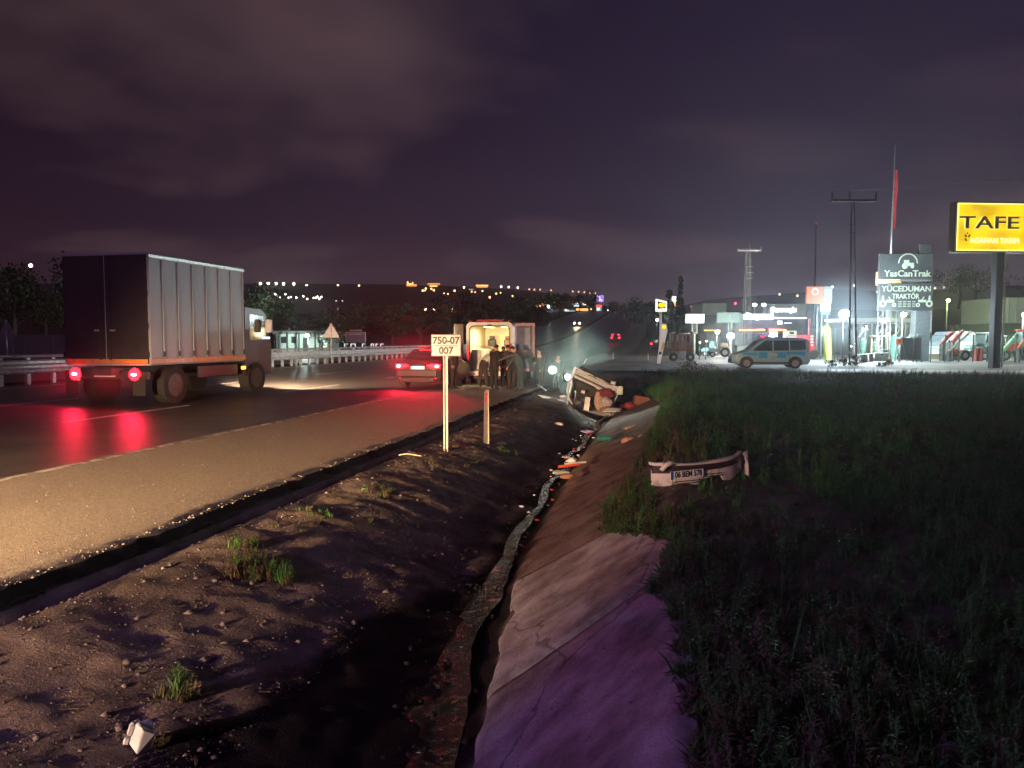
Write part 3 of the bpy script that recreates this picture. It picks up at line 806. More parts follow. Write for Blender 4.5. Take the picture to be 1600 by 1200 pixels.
# --- patrol car seen from behind, brake lamps lit
m_police_w = mat('car_paint_grey', (0.025, 0.022, 0.025), .35, spec=.6, var=.06)
def patrol_car(name, label, loc, rz, on=True):
    t = thing(name, label, 'car', loc, rz)
    st = [(-2.22, .42, .80, .84, .74, .70), (-2.15, .28, .92, .98, .86, .78), (-1.75, .24, .96, 1.04, .91, .80), (-1.60, .24, .96, 1.22, .91, .74), (-1.05, .22, .95, 1.47, .92, .66), (-.2, .2, .94, 1.50, .92, .66), (.45, .2, .93, 1.44, .92, .66), (1.05, .2, .92, .98, .92, .80), (1.9, .24, .82, .86, .90, .74), (2.2, .3, .66, .70, .80, .66)]
    b, s = loft(st, m_police_w, 'body', t)
    for q in (-1, 1):
        side_panel(s, np.linspace(-1.25, -.25, 6), lambda y: .985, lambda y: min(1.36, .985 + 1.0 * (y + 1.45)), q, 'window', m_glass, t)
        side_panel(s, np.linspace(-.15, .8, 6), lambda y: .975, lambda y: min(1.36, 1.36 - .75 * max(0, y - .35)), q, 'window', m_glass, t)
        wheel(t, q * .80, -1.38, .33); wheel(t, q * .80, 1.35, .33); arch(t, q * .925, -1.38, .33); arch(t, q * .925, 1.35, .33)
        MB().bbox((q * 1.0, .72, 1.02), (.18, .10, .13), .03).build('mirror', m_police_w, t)
        lt = MB().plate([(q * .86, -2.20, .92), (q * .84, -2.222, .78), (q * .60, -2.24, .80), (q * .36, -2.245, .86), (q * .36, -2.24, .90), (q * .60, -2.225, .93)][::q], .03).build('tail_light', m_red_lens if on else m_red_dim, t)
        if on: MB().ball((q * .74, -2.262, .855), .045, 10, 6, sq=(1.5, .3, 1)).build('bulb_core', lit('red_core', (1, .42, .46), 30), lt)
        MB().bbox((q * .62, -2.235, .42), (.22, .03, .05), .01).build('reflector', m_red_dim, t)
    rg = MB().plate([(-.62, -1.72, 1.06), (.62, -1.72, 1.06), (.52, -1.24, 1.40), (-.52, -1.24, 1.40)], -.012).build('rear_window', m_glass, t)
    rg.location = (0, -.03, .035)
    MB().plate([(-.60, 1.0, 1.04), (.60, 1.0, 1.04), (.53, .52, 1.40), (-.53, .52, 1.40)], .012).build('windscreen', m_glass, t)
    MB().bbox((0, -1.28, 1.44), (.50, .04, .035), .01).build('brake_light', m_red_lens if on else m_red_dim, t)
    MB().bbox((0, -2.26, .60), (1.50, .06, .26), .03).build('bumper', m_police_w, t)
    MB().bbox((0, -2.285, .36), (1.30, .05, .18), .03).build('lower_bumper', m_dark, t)
    p = MB().bbox((0, -2.262, .80), (.53, .012, .12), .003).build('number_plate', lit('lit_plate', (0.9, 0.9, 0.95), .55), t)
    text('lettering', '06 A 1923', .10, m_ink, p, (0, -2.27, .80), ext=.001, off=.002, sx=.8) if False else None
    MB().tube([(q, -.1, 1.53) for q in (-.62, -.3, .3, .62)], .028, 8).build('light_bar_base', m_dark, t)
    for k, q in enumerate((-.42, .42)):
        MB().bbox((q, -.1, 1.575), (.46, .22, .075), .02).build('beacon', (mat('beacon_blue', (.05, .08, .3), .2) if q > 0 else mat('beacon_red', (.3, .03, .05), .2)), t)
    MB().tube([(0, -1.15, 1.49), (0, -1.3, 1.64)], .006, 5).build('antenna', m_dark, t)
    return t
pc = G(655, 609, float(road_z(-8.4, 26)))
car1 = patrol_car('patrol_car', 'patrol car seen from behind with glaring red brake lights on the road edge', (pc.x, pc.y + 2.1, float(road_z(pc.x, pc.y))), 0)
for q in (-1, 1):
    lamp('tail_lamp_light', 'SPOT', (q * .62, -2.30, .86), (1.0, .006, .045), 900, car1, .05, spot=R(76), blend=.6, aim=(.12, -1, -.22))
    lamp('tail_lamp_light', 'SPOT', (q * .62, -2.30, .88), (1.0, .005, .035), 600, car1, .05, spot=R(90), blend=.7, aim=(.42, -1, .7))
lamp('number_lamp_light', 'POINT', (0, -2.36, .95), (1, .9, .85), 2, car1, .02)

# --- box truck pulling away
m_box = mat('truck_box_side', (0.36, 0.38, 0.39), .5, scale=.8, col2=(0.33, 0.33, 0.36), detail=3)
m_boxd = mat('truck_rear_door', (0.030, 0.024, 0.028), .5, scale=2, col2=(0.02, 0.016, 0.02))
m_cab = mat('truck_cab_paint', (0.022, 0.016, 0.02), .4)
tz = float(road_z(-13.8, 17))
tr = thing('box_truck', 'box truck driving away on the left with two round red tail lights', 'truck', (-13.85, 16.1, tz), 0)
MB().bbox((0, 2.1, 2.42), (2.50, 4.2, 2.80), .03).build('cargo_box', m_box, tr)
for q in (-1, 1):
    d = MB().bbox((q * .615, -.012, 2.42), (1.20, .03, 2.70), .01).build('rear_door', m_boxd, tr)
    MB().cyl((q * .14, -.05, 1.15), (q * .14, -.05, 3.7), .018, n=6).build('lock_rod', m_boxd, d)
    MB().bbox((q * .22, -.05, 1.9), (.18, .03, .04), .01).build('handle', m_galv, d)
    for zz in (1.3, 2.0, 2.8, 3.5): MB().box((q * 1.20, -.035, zz), (.08, .03, .14)).build('hinge', m_boxd, d)
MB().bbox((1.262, 2.1, 3.74), (.03, 4.2, .09), .008).build('roof_trim', mat('trim_alu', (.55, .6, .58), .3, metal=.6), tr)
MB().bbox((1.262, 2.1, 1.13), (.03, 4.2, .12), .008).build('side_reflective_strip', mat('orange_strip', (.62, .22, .05), .4), tr)
MB().box((0, -.03, 1.13), (2.4, .02, .10)).build('rear_reflective_strip', mat('orange_strip', (.62, .22, .05), .4), tr)
for yy_ in np.arange(.5, 4.2, .6):
    r_ = MB().box((1.268, yy_, 2.42), (.02, .03, 2.5)).build('panel_rib', m_box, tr)
    MB().box((1.275, yy_, 1.30), (.03, .05, .14)).build('buckle', m_dark, r_)
MB().bbox((0, 2.6, .88), (.9, 6.0, .20), .02).build('chassis', m_dark, tr)
MB().bbox((0, -.02, .78), (2.40, .14, .22), .02).build('rear_bumper', m_dark, tr)
for q in (-1, 1):
    MB().cyl((q * .86, -.09, .80), (q * .86, -.13, .80), .16, .14, n=20).build('tail_light', m_red_lens, tr)
    MB().ball((q * .86, -.135, .80), .055, 10, 6, sq=(1.4, .3, .6)).build('bulb_core', lit('red_core', (1, .42, .46), 30), tr)
    MB().bbox((q * .98, -.1, .52), (.36, .03, .5), .01).build('mud_flap', m_black, tr)
    for yy_ in (1.0, 4.9):
        w_ = wheel(tr, q * 1.03, yy_, .48, .34)
        for c_ in w_.children:
            if c_.name.startswith('rim') and c_.data.materials[0] == m_rim: c_.data.materials[0] = mat('dull_rim', (.06, .05, .05), .6)
    MB().bbox((q * 1.12, 3.0, .78), (.06, 1.9, .34), .02).build('side_guard', m_dark, tr)
    lamp('tail_lamp_light', 'SPOT', (q * .86, -.16, .80), (1.0, .006, .06), 150, tr, .08, spot=R(120), blend=.6, aim=(0, -1, -.15))
    MB().bbox((q * .85, 5.88, .95), (.28, .06, .16), .02).build('headlight', lit('headlamp', (1, .85, .6), 12), tr)
    lamp('headlight_beam', 'SPOT', (q * .85, 5.96, .95), (1, .72, .46), 9000, tr, .06, spot=R(80), blend=.9, aim=(.05, 1, -.09))
    MB().bbox((q * 1.36, 5.4, 2.1), (.20, .14, .42), .03).build('mirror', m_white_p if q > 0 else m_dark, tr)
MB().box((0, -.10, .80), (.60, .02, .13)).build('number_plate', m_platew, tr)
MB().bbox((1.27, 4.05, .82), (.03, .20, .09), .005).build('side_marker_light', lit('amber_marker', (1, .42, .03), 5), tr)
cb = MB()
cb.prism([(4.30, .55), (5.85, .55), (5.88, 1.5), (5.60, 2.45), (5.3, 2.62), (4.40, 2.66)], -1.15, 1.15)
c_o = cb.build('cab', m_cab, tr); 
c_o.data.transform(Matrix(((0, 1, 0, 0), (1, 0, 0, 0), (0, 0, 1, 0), (0, 0, 0, 1)))); c_o.data.flip_normals()
MB().plate([(1.16, 4.6, 1.65), (1.16, 5.6, 1.65), (1.16, 5.45, 2.4), (1.16, 4.65, 2.45)], .01).build('window', m_glass, tr)
MB().plate([(-1.0, 5.88, 1.6), (1.0, 5.88, 1.6), (.95, 5.63, 2.4), (-.95, 5.63, 2.4)], .01).build('windscreen', m_glass, tr)
MB().bbox((1.22, 5.45, 1.72), (.10, .3, .05), .01).build('marker_lamp', lit('cold_white', (.75, .85, 1.0), 6), tr)

# --- ambulance
m_amb = mat('ambulance_paint', (0.38, 0.36, 0.33), .4, var=.06)
m_cream = mat('ambulance_lining', (0.68, 0.58, 0.36), .5, var=.05)
ap = G(765, 601, float(road_z(-7.7, 31)))
am = thing('ambulance', 'white ambulance van with both rear doors open and a lit cream interior', 'ambulance', (ap.x, ap.y, float(road_z(ap.x, ap.y))), 0)
W2, HT, LB = 1.0, 2.62, 4.0
mb = MB()                                                  # rear frame around a rounded opening
def rr(w, z0, z1, r, n=5):
    pts = []
    for cx, cz, a0 in ((w - r, z0 + r * .3, -90), (w - r, z1 - r, 0), (-w + r, z1 - r, 90), (-w + r, z0 + r * .3, 180)):
        rz = r if cz > 1.5 else r * .3
        for k in range(n + 1):
            a = R(a0 + 90 * k / n); pts.append((cx + (r * math.cos(a) if cz > 1.5 else r * math.cos(a)), cz + rz * math.sin(a)))
    return pts
o_, i_ = rr(W2, .45, HT, .22), rr(.86, .62, HT - .16, .20)
n = len(o_)
vs = [(x, 0, z) for x, z in o_] + [(x, 0, z) for x, z in i_] + [(x, .10, z) for x, z in i_]
fs = [(k, (k + 1) % n, n + (k + 1) % n, n + k) for k in range(n)] + [(n + k, n + (k + 1) % n, 2 * n + (k + 1) % n, 2 * n + k) for k in range(n)]
mb.add(vs, fs); mb.build('rear_frame', m_amb, am)
vs = [(x, 0.001, z) for x, z in o_] + [(x * .98, LB, z) for x, z in o_] + [(x * .93, LB + 1.3, .45 + (min(z, 1.25) - .45)) for x, z in o_]
mb = MB(); mb.add(vs, [(k, n + k, n + (k + 1) % n, (k + 1) % n) for k in range(n)] + [(n + k, 2 * n + k, 2 * n + (k + 1) % n, n + (k + 1) % n) for k in range(n)] + [tuple(range(2 * n, 3 * n))])
mb.build('body', m_amb, am)
# lining of the patient compartment
mb = MB(); vs = [(x, .10, z) for x, z in i_] + [(x, 2.7, z) for x, z in i_]
mb.add(vs, [(k, (k + 1) % n, n + (k + 1) % n, n + k) for k in range(n)] + [tuple(range(2 * n - 1, n - 1, -1))])
mb.build('interior_lining', m_cream, am)
seal = MB().tube([(x, -.012, z) for x, z in i_] + [(i_[0][0], -.012, i_[0][1])], .02, 5).build('door_seal', m_dark, am)
for q, mm in ((-1, m_dark), (1, mat('brown_seat', (.10, .05, .03), .6))):
    b = MB().bbox((q * .36 + .02, 1.9, 1.75), (.38, .16, .34), .06).build('seat_back', mm, am)
    MB().bbox((q * .36 + .02, 1.85, 1.98), (.24, .12, .14), .04).build('headrest', mm, b)
MB().bbox((-.62, 1.3, 1.05), (.40, 2.2, .85), .02).build('cabinet', mat('cabinet_grey', (.45, .42, .38), .5), am)
MB().bbox((-.66, .6, .80), (.06, .05, .62), .01).build('cabinet_door_frame', m_white_p, am)
MB().tube([(-.84, .2, 1.62), (.84, .2, 1.62)], .014, 6).build('grab_rail', m_chrome, am)
st_ = MB().bbox((.15, 1.2, .98), (.56, 1.7, .12), .04).build('stretcher', mat('stretcher_pad', (.30, .20, .06), .6), am)
for q in (-1, 1): MB().tube([(.15 + q * .28, .4, .86), (.15 + q * .28, 2.0, .86)], .018, 6).build('side_rail', m_chrome, st_)
for q in (-.3, .45): MB().bbox((q, 1.2, 2.42), (.10, 1.6, .03), .01).build('ceiling_light', lit('ceiling_lamp', (1, .86, .55), 5), am)
MB().box((0, -.004, 2.50), (.18, .02, .04)).build('door_latch', m_dark, am)
lamp('interior_light', 'AREA', (0, .9, 2.36), (1, .80, .48), 110, am, .9)
lamp('interior_light', 'POINT', (.1, .45, 2.2), (1, .82, .52), 34, am, .2)
MB().bbox((0, .02, 2.69), (1.15, .14, .08), .03).build('rear_beacon_bar', mat('beacon_red', (.3, .03, .05), .2), am)
for q, c0 in ((-1, 0), (1, 1)): MB().bbox((q * .82, .0, 2.66), (.14, .10, .08), .03).build('corner_lamp', mat('beacon_red', (.3, .03, .05), .2), am)
MB().bbox((0, -.10, .47), (1.96, .20, .16), .03).build('step_bumper', m_white_p, am)
for k in range(8):
    MB().box((-.86 + k * .245, -.206, .47), (.12, .008, .11)).build('bumper_stripe', mat('stripe_red', (.5, .02, .03), .5), am)
MB().bbox((0, -.04, .32), (1.5, .10, .12), .02).build('underrun_bar', m_dark, am)
for q in (-1, 1):
    MB().bbox((q * .93, -.012, 1.35), (.10, .04, .62), .02).build('tail_light', m_red_dim, am)
    for yy_ in (1.0, 4.3): wheel(am, q * .90, yy_, .34, .22)
MB().bbox((-.62, -.03, .33), (.30, .03, .16), .01).build('mud_flap', m_black, am)
# doors: the left folded back along the side, the right swung out to face us
def amb_door(side):
    q = -1 if side == 'l' else 1
    d = bpy.data.objects.new('rear_door', None); C.objects.link(d); d.parent = am
    d.location = (q * 1.01, -.02, 0); return d
d = MB().bbox((-.16, -.28, 1.58), (.06, .62, 1.94), .03, M=Matrix.Rotation(R(-22), 4, 'Z')).build('rear_door', m_amb, am); d.location = (-1.05, .1, 0)
MB().bbox((-.165, -.28, 2.05), (.075, .46, .78), .03, M=Matrix.Rotation(R(-22), 4, 'Z')).build('window', mat('door_pane_cream', (.4, .38, .3), .3), d)
d = MB().bbox((.46, 0, 1.58), (.90, .06, 2.0), .03, M=Matrix.Rotation(R(-14), 4, 'Z')).build('rear_door', mat('door_pink', (.34, .20, .24), .4), am); d.location = (1.06, .05, 0)
MB().bbox((.46, -.02, 1.95), (.74, .05, 1.02), .03, M=Matrix.Rotation(R(-14), 4, 'Z')).build('window', mat('door_pane', (.09, .10, .16), .25), d)
MB().bbox((.60, -.03, 1.92), (.24, .05, .92), .01, M=Matrix.Rotation(R(-14), 4, 'Z')).build('curtain', mat('curtain_grey', (.20, .21, .26), .7), d)
MB().bbox((.46, -.03, .95), (.74, .04, .5), .03, M=Matrix.Rotation(R(-14), 4, 'Z')).build('lower_panel', mat('door_low', (.12, .16, .19), .5), d)

# ---------------------------------------------------------------- unseen ambulance copy added behind the viewpoint to carry the roadside beams and beacons
ba = dup(am, (-7.45, -8.1, float(road_z(-7.45, -5))), R(-1), 'unseen ambulance copy added behind the viewpoint to carry headlights and beacons')
for ch in list(ba.children):
    if ch.type == 'LIGHT': bpy.data.objects.remove(ch)
for q in (-1, 1):
    MB().bbox((q * .72, 5.30, 1.05), (.34, .08, .20), .03).build('headlight', lit('headlamp', (1, .85, .6), 12), ba)
    lamp('headlight_beam', 'SPOT', (q * .72, 5.40, 1.06), (1.0, .63, .31), 60000 if q < 0 else 9000, ba, .06, spot=R(50 if q < 0 else 46), blend=1.0, aim=(-.0, 1, -.20) if q < 0 else (.28, 1, -.045))
    MB().bbox((q * .55, 3.9, 2.72), (.5, .26, .12), .03).build('beacon', lit('beacon_blue_on', (.25, .35, 1.0), 6) if q > 0 else lit('beacon_red_on', (1, .02, .06), 2.5), ba)
lamp('beacon_light', 'POINT', (.55, 3.9, 3.0), (.34, .22, 1.0), 1900, ba, .2)
lamp('beacon_light', 'POINT', (-.55, 3.9, 3.0), (1.0, .34, .50), 380, ba, .2)

# --- police people carrier, side on, facing left
pv = A(1199, 577, 45.0); pv.z = .24
mv = thing('police_van', 'silver and blue police people carrier standing side-on at the junction', 'police van', pv, R(90 + YAW - 9))
st = [(-2.24, .34, .98, 1.02, .80, .74), (-2.20, .26, 1.02, 1.70, .88, .72), (-1.95, .24, 1.02, 1.80, .92, .72), (-.5, .22, 1.0, 1.84, .93, .72), (.35, .22, .99, 1.80, .93, .71), (.60, .22, .99, 1.68, .93, .71), (1.30, .22, 1.00, 1.10, .93, .82), (1.95, .26, .86, .92, .90, .76), (2.22, .32, .66, .70, .80, .66)]
m_pv = mat('police_silver_blue_lit', (0.28, 0.52, 0.68), .35, var=.06, spec=.6)  # blue light on the silver paint is put into its colour
b, s = loft(st, m_pv, 'body', mv)
m_blue = mat('police_blue', (0.03, 0.38, 0.80), .4, var=.1)
for q in (-1, 1):
    side_panel(s, np.linspace(-2.0, -1.12, 6), lambda y: 1.10 + .08 * max(0, -y - 1.5), lambda y: 1.66, q, 'window', m_glass, mv)
    side_panel(s, np.linspace(-1.06, -.18, 6), lambda y: 1.07, lambda y: 1.67, q, 'window', m_glass, mv)
    side_panel(s, np.linspace(-.12, .98, 8), lambda y: 1.05, lambda y: min(1.66, 1.66 - .80 * max(0, y - .30)), q, 'window', m_glass, mv)
    side_panel(s, np.linspace(-1.98, -.95, 8), lambda y: .74 + .10 * math.sin((y + 1.98) * 2.2), lambda y: .99, q, 'blue_stripe', m_blue, mv, .004)
    side_panel(s, np.linspace(-.90, -.36, 4), lambda y: .62, lambda y: .97, q, 'blue_stripe', m_blue, mv, .004)
    side_panel(s, np.linspace(.16, .66, 4), lambda y: .62, lambda y: .97, q, 'blue_stripe', m_blue, mv, .004)
    side_panel(s, np.linspace(.72, 1.62, 6), lambda y: .76 + .04 * (y - .7), lambda y: .94, q, 'blue_stripe', m_blue, mv, .004)
    for yy_ in (-.15, -1.1): side_panel(s, [yy_, yy_ + .018], lambda y: .34, lambda y: 1.02, q, 'door_seam', m_dark, mv, .003)
    for yy_ in (-.30, -1.0): MB().bbox((q * .945, yy_, .98), (.03, .16, .03), .008).build('door_handle', m_dark, mv)
    MB().bbox((q * 1.03, .88, 1.12), (.18, .12, .17), .03).build('mirror', m_dark, mv)
    MB().bbox((q * .935, 0, .33), (.02, 2.4, .10), .005).build('sill', m_dark, mv)
    wheel(mv, q * .83, -1.42, .32, .22); wheel(mv, q * .83, 1.36, .32, .22)
    arch(mv, q * .94, -1.42, .33); arch(mv, q * .94, 1.36, .33)
    MB().bbox((q * .80, -2.245, 1.30), (.13, .07, .46), .02).build('tail_light', m_red_dim if q < 0 else lit('pale_tail', (1, .85, .8), 1.0), mv)
    MB().bbox((q * .66, 2.13, .76), (.28, .16, .13), .03).build('headlight', m_platew, mv)
tx = text('lettering', 'POLIS', .17, m_platew, mv, (.952, -.18, .83), rot=(R(90), 0, R(90)), ext=.002, off=.004)
tx = text('lettering', 'POLIS', .17, m_platew, mv, (-.952, -.18, .83), rot=(R(90), 0, R(-90)), ext=.002, off=.004)
MB().plate([(-.62, 1.26, 1.12), (.62, 1.26, 1.12), (.60, .66, 1.64), (-.60, .66, 1.64)], -.012).build('windscreen', m_glass, mv).location = (0, .04, .02)
MB().bbox((0, -2.235, 1.38), (1.24, .02, .44), .01).build('rear_window', m_glass, mv)
MB().bbox((0, -2.25, .50), (1.5, .09, .26), .03).build('rear_bumper', m_dark, mv)
MB().bbox((0, 2.2, .42), (1.5, .10, .26), .03).build('front_bumper', m_dark, mv)
MB().bbox((0, .05, 1.86), (1.15, .28, .05), .02).build('light_bar_base', m_dark, mv)
MB().bbox((.0, .30, 1.93), (.9, .12, .12), .03).build('beacon', lit('beacon_red_on', (1, .02, .06), 2.5), mv)
MB().bbox((.0, -.20, 1.93), (.9, .24, .12), .03).build('beacon', lit('beacon_blue_on', (.25, .35, 1.0), 6), mv)
MB().cyl((0, .30, 1.96), (0, .30, 2.4), .012, n=5).build('antenna', m_galv, mv)
lamp('beacon_light', 'POINT', (0, -.2, 2.1), (.3, .4, 1), 10, mv, .1)

# --- far cars on the hill road
def far_car(px, py, dist, label, front, grp, brake=False, col=(.05, .05, .055)):
    p = A(px, py, dist)
    t = thing('distant_car', label, 'car', (p.x, p.y, float(road_z(min(p.x, LIP), p.y)) if p.x > -20 else .56 + float(rise(p.y))), 0 if not front else math.pi, grp)
    p.z = 0
    st = [(-2.1, .3, .8, .95, .8, .7), (-1.5, .25, .95, 1.35, .86, .66), (-.4, .22, .95, 1.48, .88, .64), (.6, .22, .92, 1.30, .88, .66), (1.1, .24, .9, .96, .88, .74), (2.1, .3, .65, .72, .8, .66)]
    loft(st, mat('distant_paint', col, .4), 'body', t, 1)
    MB().plate([(-.6, -2.0, 1.0), (.6, -2.0, 1.0), (.5, -1.5, 1.33), (-.5, -1.5, 1.33)], -.012).build('rear_window', m_glass, t)
    for q in (-1, 1):
        if not front:
            MB().bbox((q * .68, -2.14, .84), (.30, .06, .22), .03).build('tail_light', lit('far_tail', (1, .02, .06), 9), t)
            if brake: MB().bbox((q * .55, -1.8, 1.42), (.42, .06, .14), .03).build('roof_lamp', lit('far_tail', (1, .02, .06), 9), t)
        else:
            MB().ball((q * .66, 2.14, .68), .22, 8, 6).build('headlight', lit('far_head', (1, .8, .6), 22), t)
        for yy_ in (-1.3, 1.3): MB().cyl((q * .7, yy_, .32), (q * .86, yy_, .32), .32, n=10).build('wheel', m_black, t)
    return t
far_car(963, 528, 138, 'distant car with four red lamps climbing the hill road', False, 'cars far up the highway', True)
far_car(979, 503, 225, 'farthest small pair of red tail lights near the crest', False, 'cars far up the highway')
far_car(991, 508, 205, 'pair of red tail lights just below the farthest one', False, 'cars far up the highway')
far_car(1025, 530, 118, 'distant car with red lights beside the leaning banner board', False, 'cars far up the highway')
fc = far_car(903, 524, 190, 'oncoming distant car with two warm headlights on the far carriageway', True, 'cars far up the highway')
lamp('headlight_beam', 'SPOT', (0, 2.3, .7), (1, .75, .5), 500, fc, .2, spot=R(70), aim=(0, 1, -.15))
fc2 = far_car(948, 492, 330, 'farthest oncoming headlights below the purple sign', True, 'cars far up the highway')

def glow_haze(pos, rad, dens, col=(.9, .9, .92)):  # haze ball added around a lamp to stand in for its bloom
    sm = MB().ball((0, 0, 0), 1, 16, 10, sq=rad).build('lamp_glow_haze', bpy.data.materials.new('glow_haze')); sm.location = pos; kind(sm, 'stuff')
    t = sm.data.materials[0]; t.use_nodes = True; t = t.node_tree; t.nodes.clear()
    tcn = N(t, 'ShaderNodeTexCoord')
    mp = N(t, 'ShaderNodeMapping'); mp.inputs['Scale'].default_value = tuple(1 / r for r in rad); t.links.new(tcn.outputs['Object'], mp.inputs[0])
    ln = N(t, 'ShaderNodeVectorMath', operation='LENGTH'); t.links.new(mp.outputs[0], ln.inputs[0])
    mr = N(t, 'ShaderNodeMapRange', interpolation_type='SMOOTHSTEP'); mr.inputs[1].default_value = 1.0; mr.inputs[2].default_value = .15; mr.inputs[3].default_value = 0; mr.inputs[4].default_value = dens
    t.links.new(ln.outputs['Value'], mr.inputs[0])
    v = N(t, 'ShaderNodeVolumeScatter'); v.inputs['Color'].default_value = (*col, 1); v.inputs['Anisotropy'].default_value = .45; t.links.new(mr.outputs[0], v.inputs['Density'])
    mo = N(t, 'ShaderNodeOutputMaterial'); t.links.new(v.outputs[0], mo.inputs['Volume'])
glow_haze((pc.x, pc.y - .5, 1.1), (2.5, 1.5, 1.5), .06)  # added haze for the red bloom of the tail lamps
glow_haze((-13.85, 15.2, 1.1), (2.4, 1.0, .8), .06)
# ================================================================ OVERTURNED CAR in the ditch
KW = FPX / 27.0
wp = A(925, 650, 27.0)
m_wreck = mat('wreck_white', (0.46, 0.46, 0.50), .45, scale=3, col2=(0.34, 0.34, 0.38), spec=.5)
m_under = mat('underbody', (0.035, 0.03, 0.03), .8, scale=6, bump=.5, bscale=20)
wr = thing('overturned_car', 'wrecked white car lying on its roof in the ditch with its open rear towards us', 'car', (wp.x, wp.y, wp.z), R(YAW))
def wl(px, py, y=0.0): return ((px - 925) / KW, y, (650 - py) / KW)
def back(p, dy=2.6, dz=-.12, dx=.25): return (p[0] + dx, p[1] + dy, p[2] + dz)
UL, UR, ML, MR, LL, LR = wl(898, 566), wl(968, 602), wl(897, 583), wl(962, 616), wl(887, 630), wl(952, 648)
def crump(A_, B_, C_, D_, th, amp, seed, n=9):
    q = np.random.default_rng(seed); A_, B_, C_, D_ = map(Vector, (A_, B_, C_, D_)); nn = (B_ - A_).cross(D_ - A_).normalized()
    vs = []
    for j in range(n + 1):
        for k in range(n + 1):
            u, v = k / n, j / n; p = (A_ * (1 - u) + B_ * u) * (1 - v) + (D_ * (1 - u) + C_ * u) * v
            e = 0.35 if (k in (0, n) or j in (0, n)) else 1
            vs.append(p + nn * amp * e * (q.random() - .5) * 2 + Vector((q.random() - .5, 0, q.random() - .5)) * amp * .4)
    m = len(vs); vs += [v - nn * th for v in vs]; w = n + 1; fs = []
    for j in range(n):
        for k in range(n):
            i = j * w + k; fs.append((i, i + 1, i + w + 1, i + w)); fs.append((m + i, m + i + w, m + i + w + 1, m + i + 1))
    for k in range(n):
        for a, b in ((k, k + 1), (n * w + k + 1, n * w + k), ((k + 1) * w, k * w), (k * w + n, (k + 1) * w + n)): fs.append((b, a, a + m, b + m))
    return MB().add(vs, fs)
sh = lambda p, q, t: tuple(a + (b - a) * t for a, b in zip(p, q))
f = lambda p: (p[0], p[1] - .025, p[2])
crump(ML, MR, UR, UL, .03, .022, 3).build('rear_panel', m_wreck, wr)
MB().plate([f(sh(ML, UL, .18)), f(sh(MR, UR, .18)), f(sh(MR, UR, .36)), f(sh(ML, UL, .36))], .02).build('rubber_strip', m_dark, wr)
MB().tube([f(ML), f(sh(ML, MR, .5)), f(MR)], .018, 6).build('boot_sill', m_white_p, wr, True)
mb = MB()
crump(UL, UR, back(UR), back(UL), .04, .05, 6).build('underbody', m_under, wr)
MB().tube([wl(925, 585, .2), wl(930, 583, 1.2), wl(935, 580, 2.4)], [.05, .035, .035], 7).build('exhaust_pipe', mat('rusty_pipe', (.12, .07, .05), .8), wr, True)
MB().cyl(wl(910, 568, .6), wl(960, 592, .62), .04, n=7).build('axle', m_under, wr)
crump(back(UL, 2.6), UL, LL, back(LL, 2.6, 0), .03, .05, 4).build('side_panel', m_wreck, wr)
crump(UR, back(UR, 2.6), back(LR, 2.6, 0), LR, .03, .05, 5).build('side_panel', m_wreck, wr)
rp_ = [wl(866, 627, -.1), wl(905, 639, -.12), wl(950, 652, -.1), wl(972, 648, .3), wl(975, 644, 1.8), wl(890, 622, 2.0)]
MB().plate(rp_, .035).build('roof', m_wreck, wr)
MB().tube([wl(868, 627, -.12), wl(905, 640, -.14), wl(948, 652, -.12), wl(966, 650, .0)], [.02, .028, .026, .012], 6).build('roof_gutter', m_chrome, wr, True)
MB().tube([wl(904, 566, .05), wl(897, 576, -.02), wl(889, 592, -.04), wl(886, 606, -.05), wl(888, 618, -.04), wl(894, 630, -.02)], [.03, .055, .05, .04, .035, .05], 7).build('rear_pillar', m_wreck, wr, True)
MB().tube([wl(886, 612, .2), wl(892, 622, .1), wl(898, 626, 0)], [.012, .018, .02], 5).build('bent_bracket', m_chrome, wr, True)
MB().bbox((1.02, -.02, (650 - 607) / KW), (.20, .14, .30), .03).build('tail_light', mat('pale_lens', (.45, .52, .50), .3), wr)
MB().bbox((1.02, -.04, (650 - 600) / KW), (.17, .14, .06), .02).build('lamp_frame', m_white_p, wr)
for (px, py, yy_) in ((912, 578, .9), (962, 598, .9)):
    c = wl(px, py, yy_); s = MB().cyl((c[0] - .09, c[1], c[2]), (c[0] + .09, c[1] + .02, c[2] - .09), .25, n=16).build('wheel', m_black, wr)
    MB().cyl((c[0] - .10, c[1], c[2]), (c[0] - .095, c[1], c[2]), .16, n=14).build('rim', m_rim, s)
MB().tube([wl(918, 580, -.05), wl(925, 582, -.06), wl(931, 586, -.06)], .018, 6).build('tow_hook', m_chrome, wr, True)
MB().tube([wl(912, 560, .1), wl(916, 552, .0)], [.02, .012], 6).build('bent_rod', m_white_p, wr, True)
mb = MB()
for q in range(4): mb.bbox((-.50 + .1 * q, .3 + .15 * q, .52 - .05 * q), (.35, .4, .24), .08, M=Matrix.Rotation(.3 * q, 4, 'Y'))
mb.build('seat', mat('seat_grey', (.07, .08, .10), .8), wr)
for k, (px, py) in enumerate(((905, 628), (912, 612), (935, 610))):
    c = wl(px, py, .5); MB().tube([(c[0] - .3, c[1], c[2] + .1), c, (c[0] + .25, c[1] + .2, c[2] - .06)], .015, 5).build('torn_cable', m_dark, wr)
MB().plate([wl(900, 588, .3), wl(958, 618, .3), wl(950, 640, .9), wl(896, 622, .9)], .02).build('boot_floor', m_under, wr)

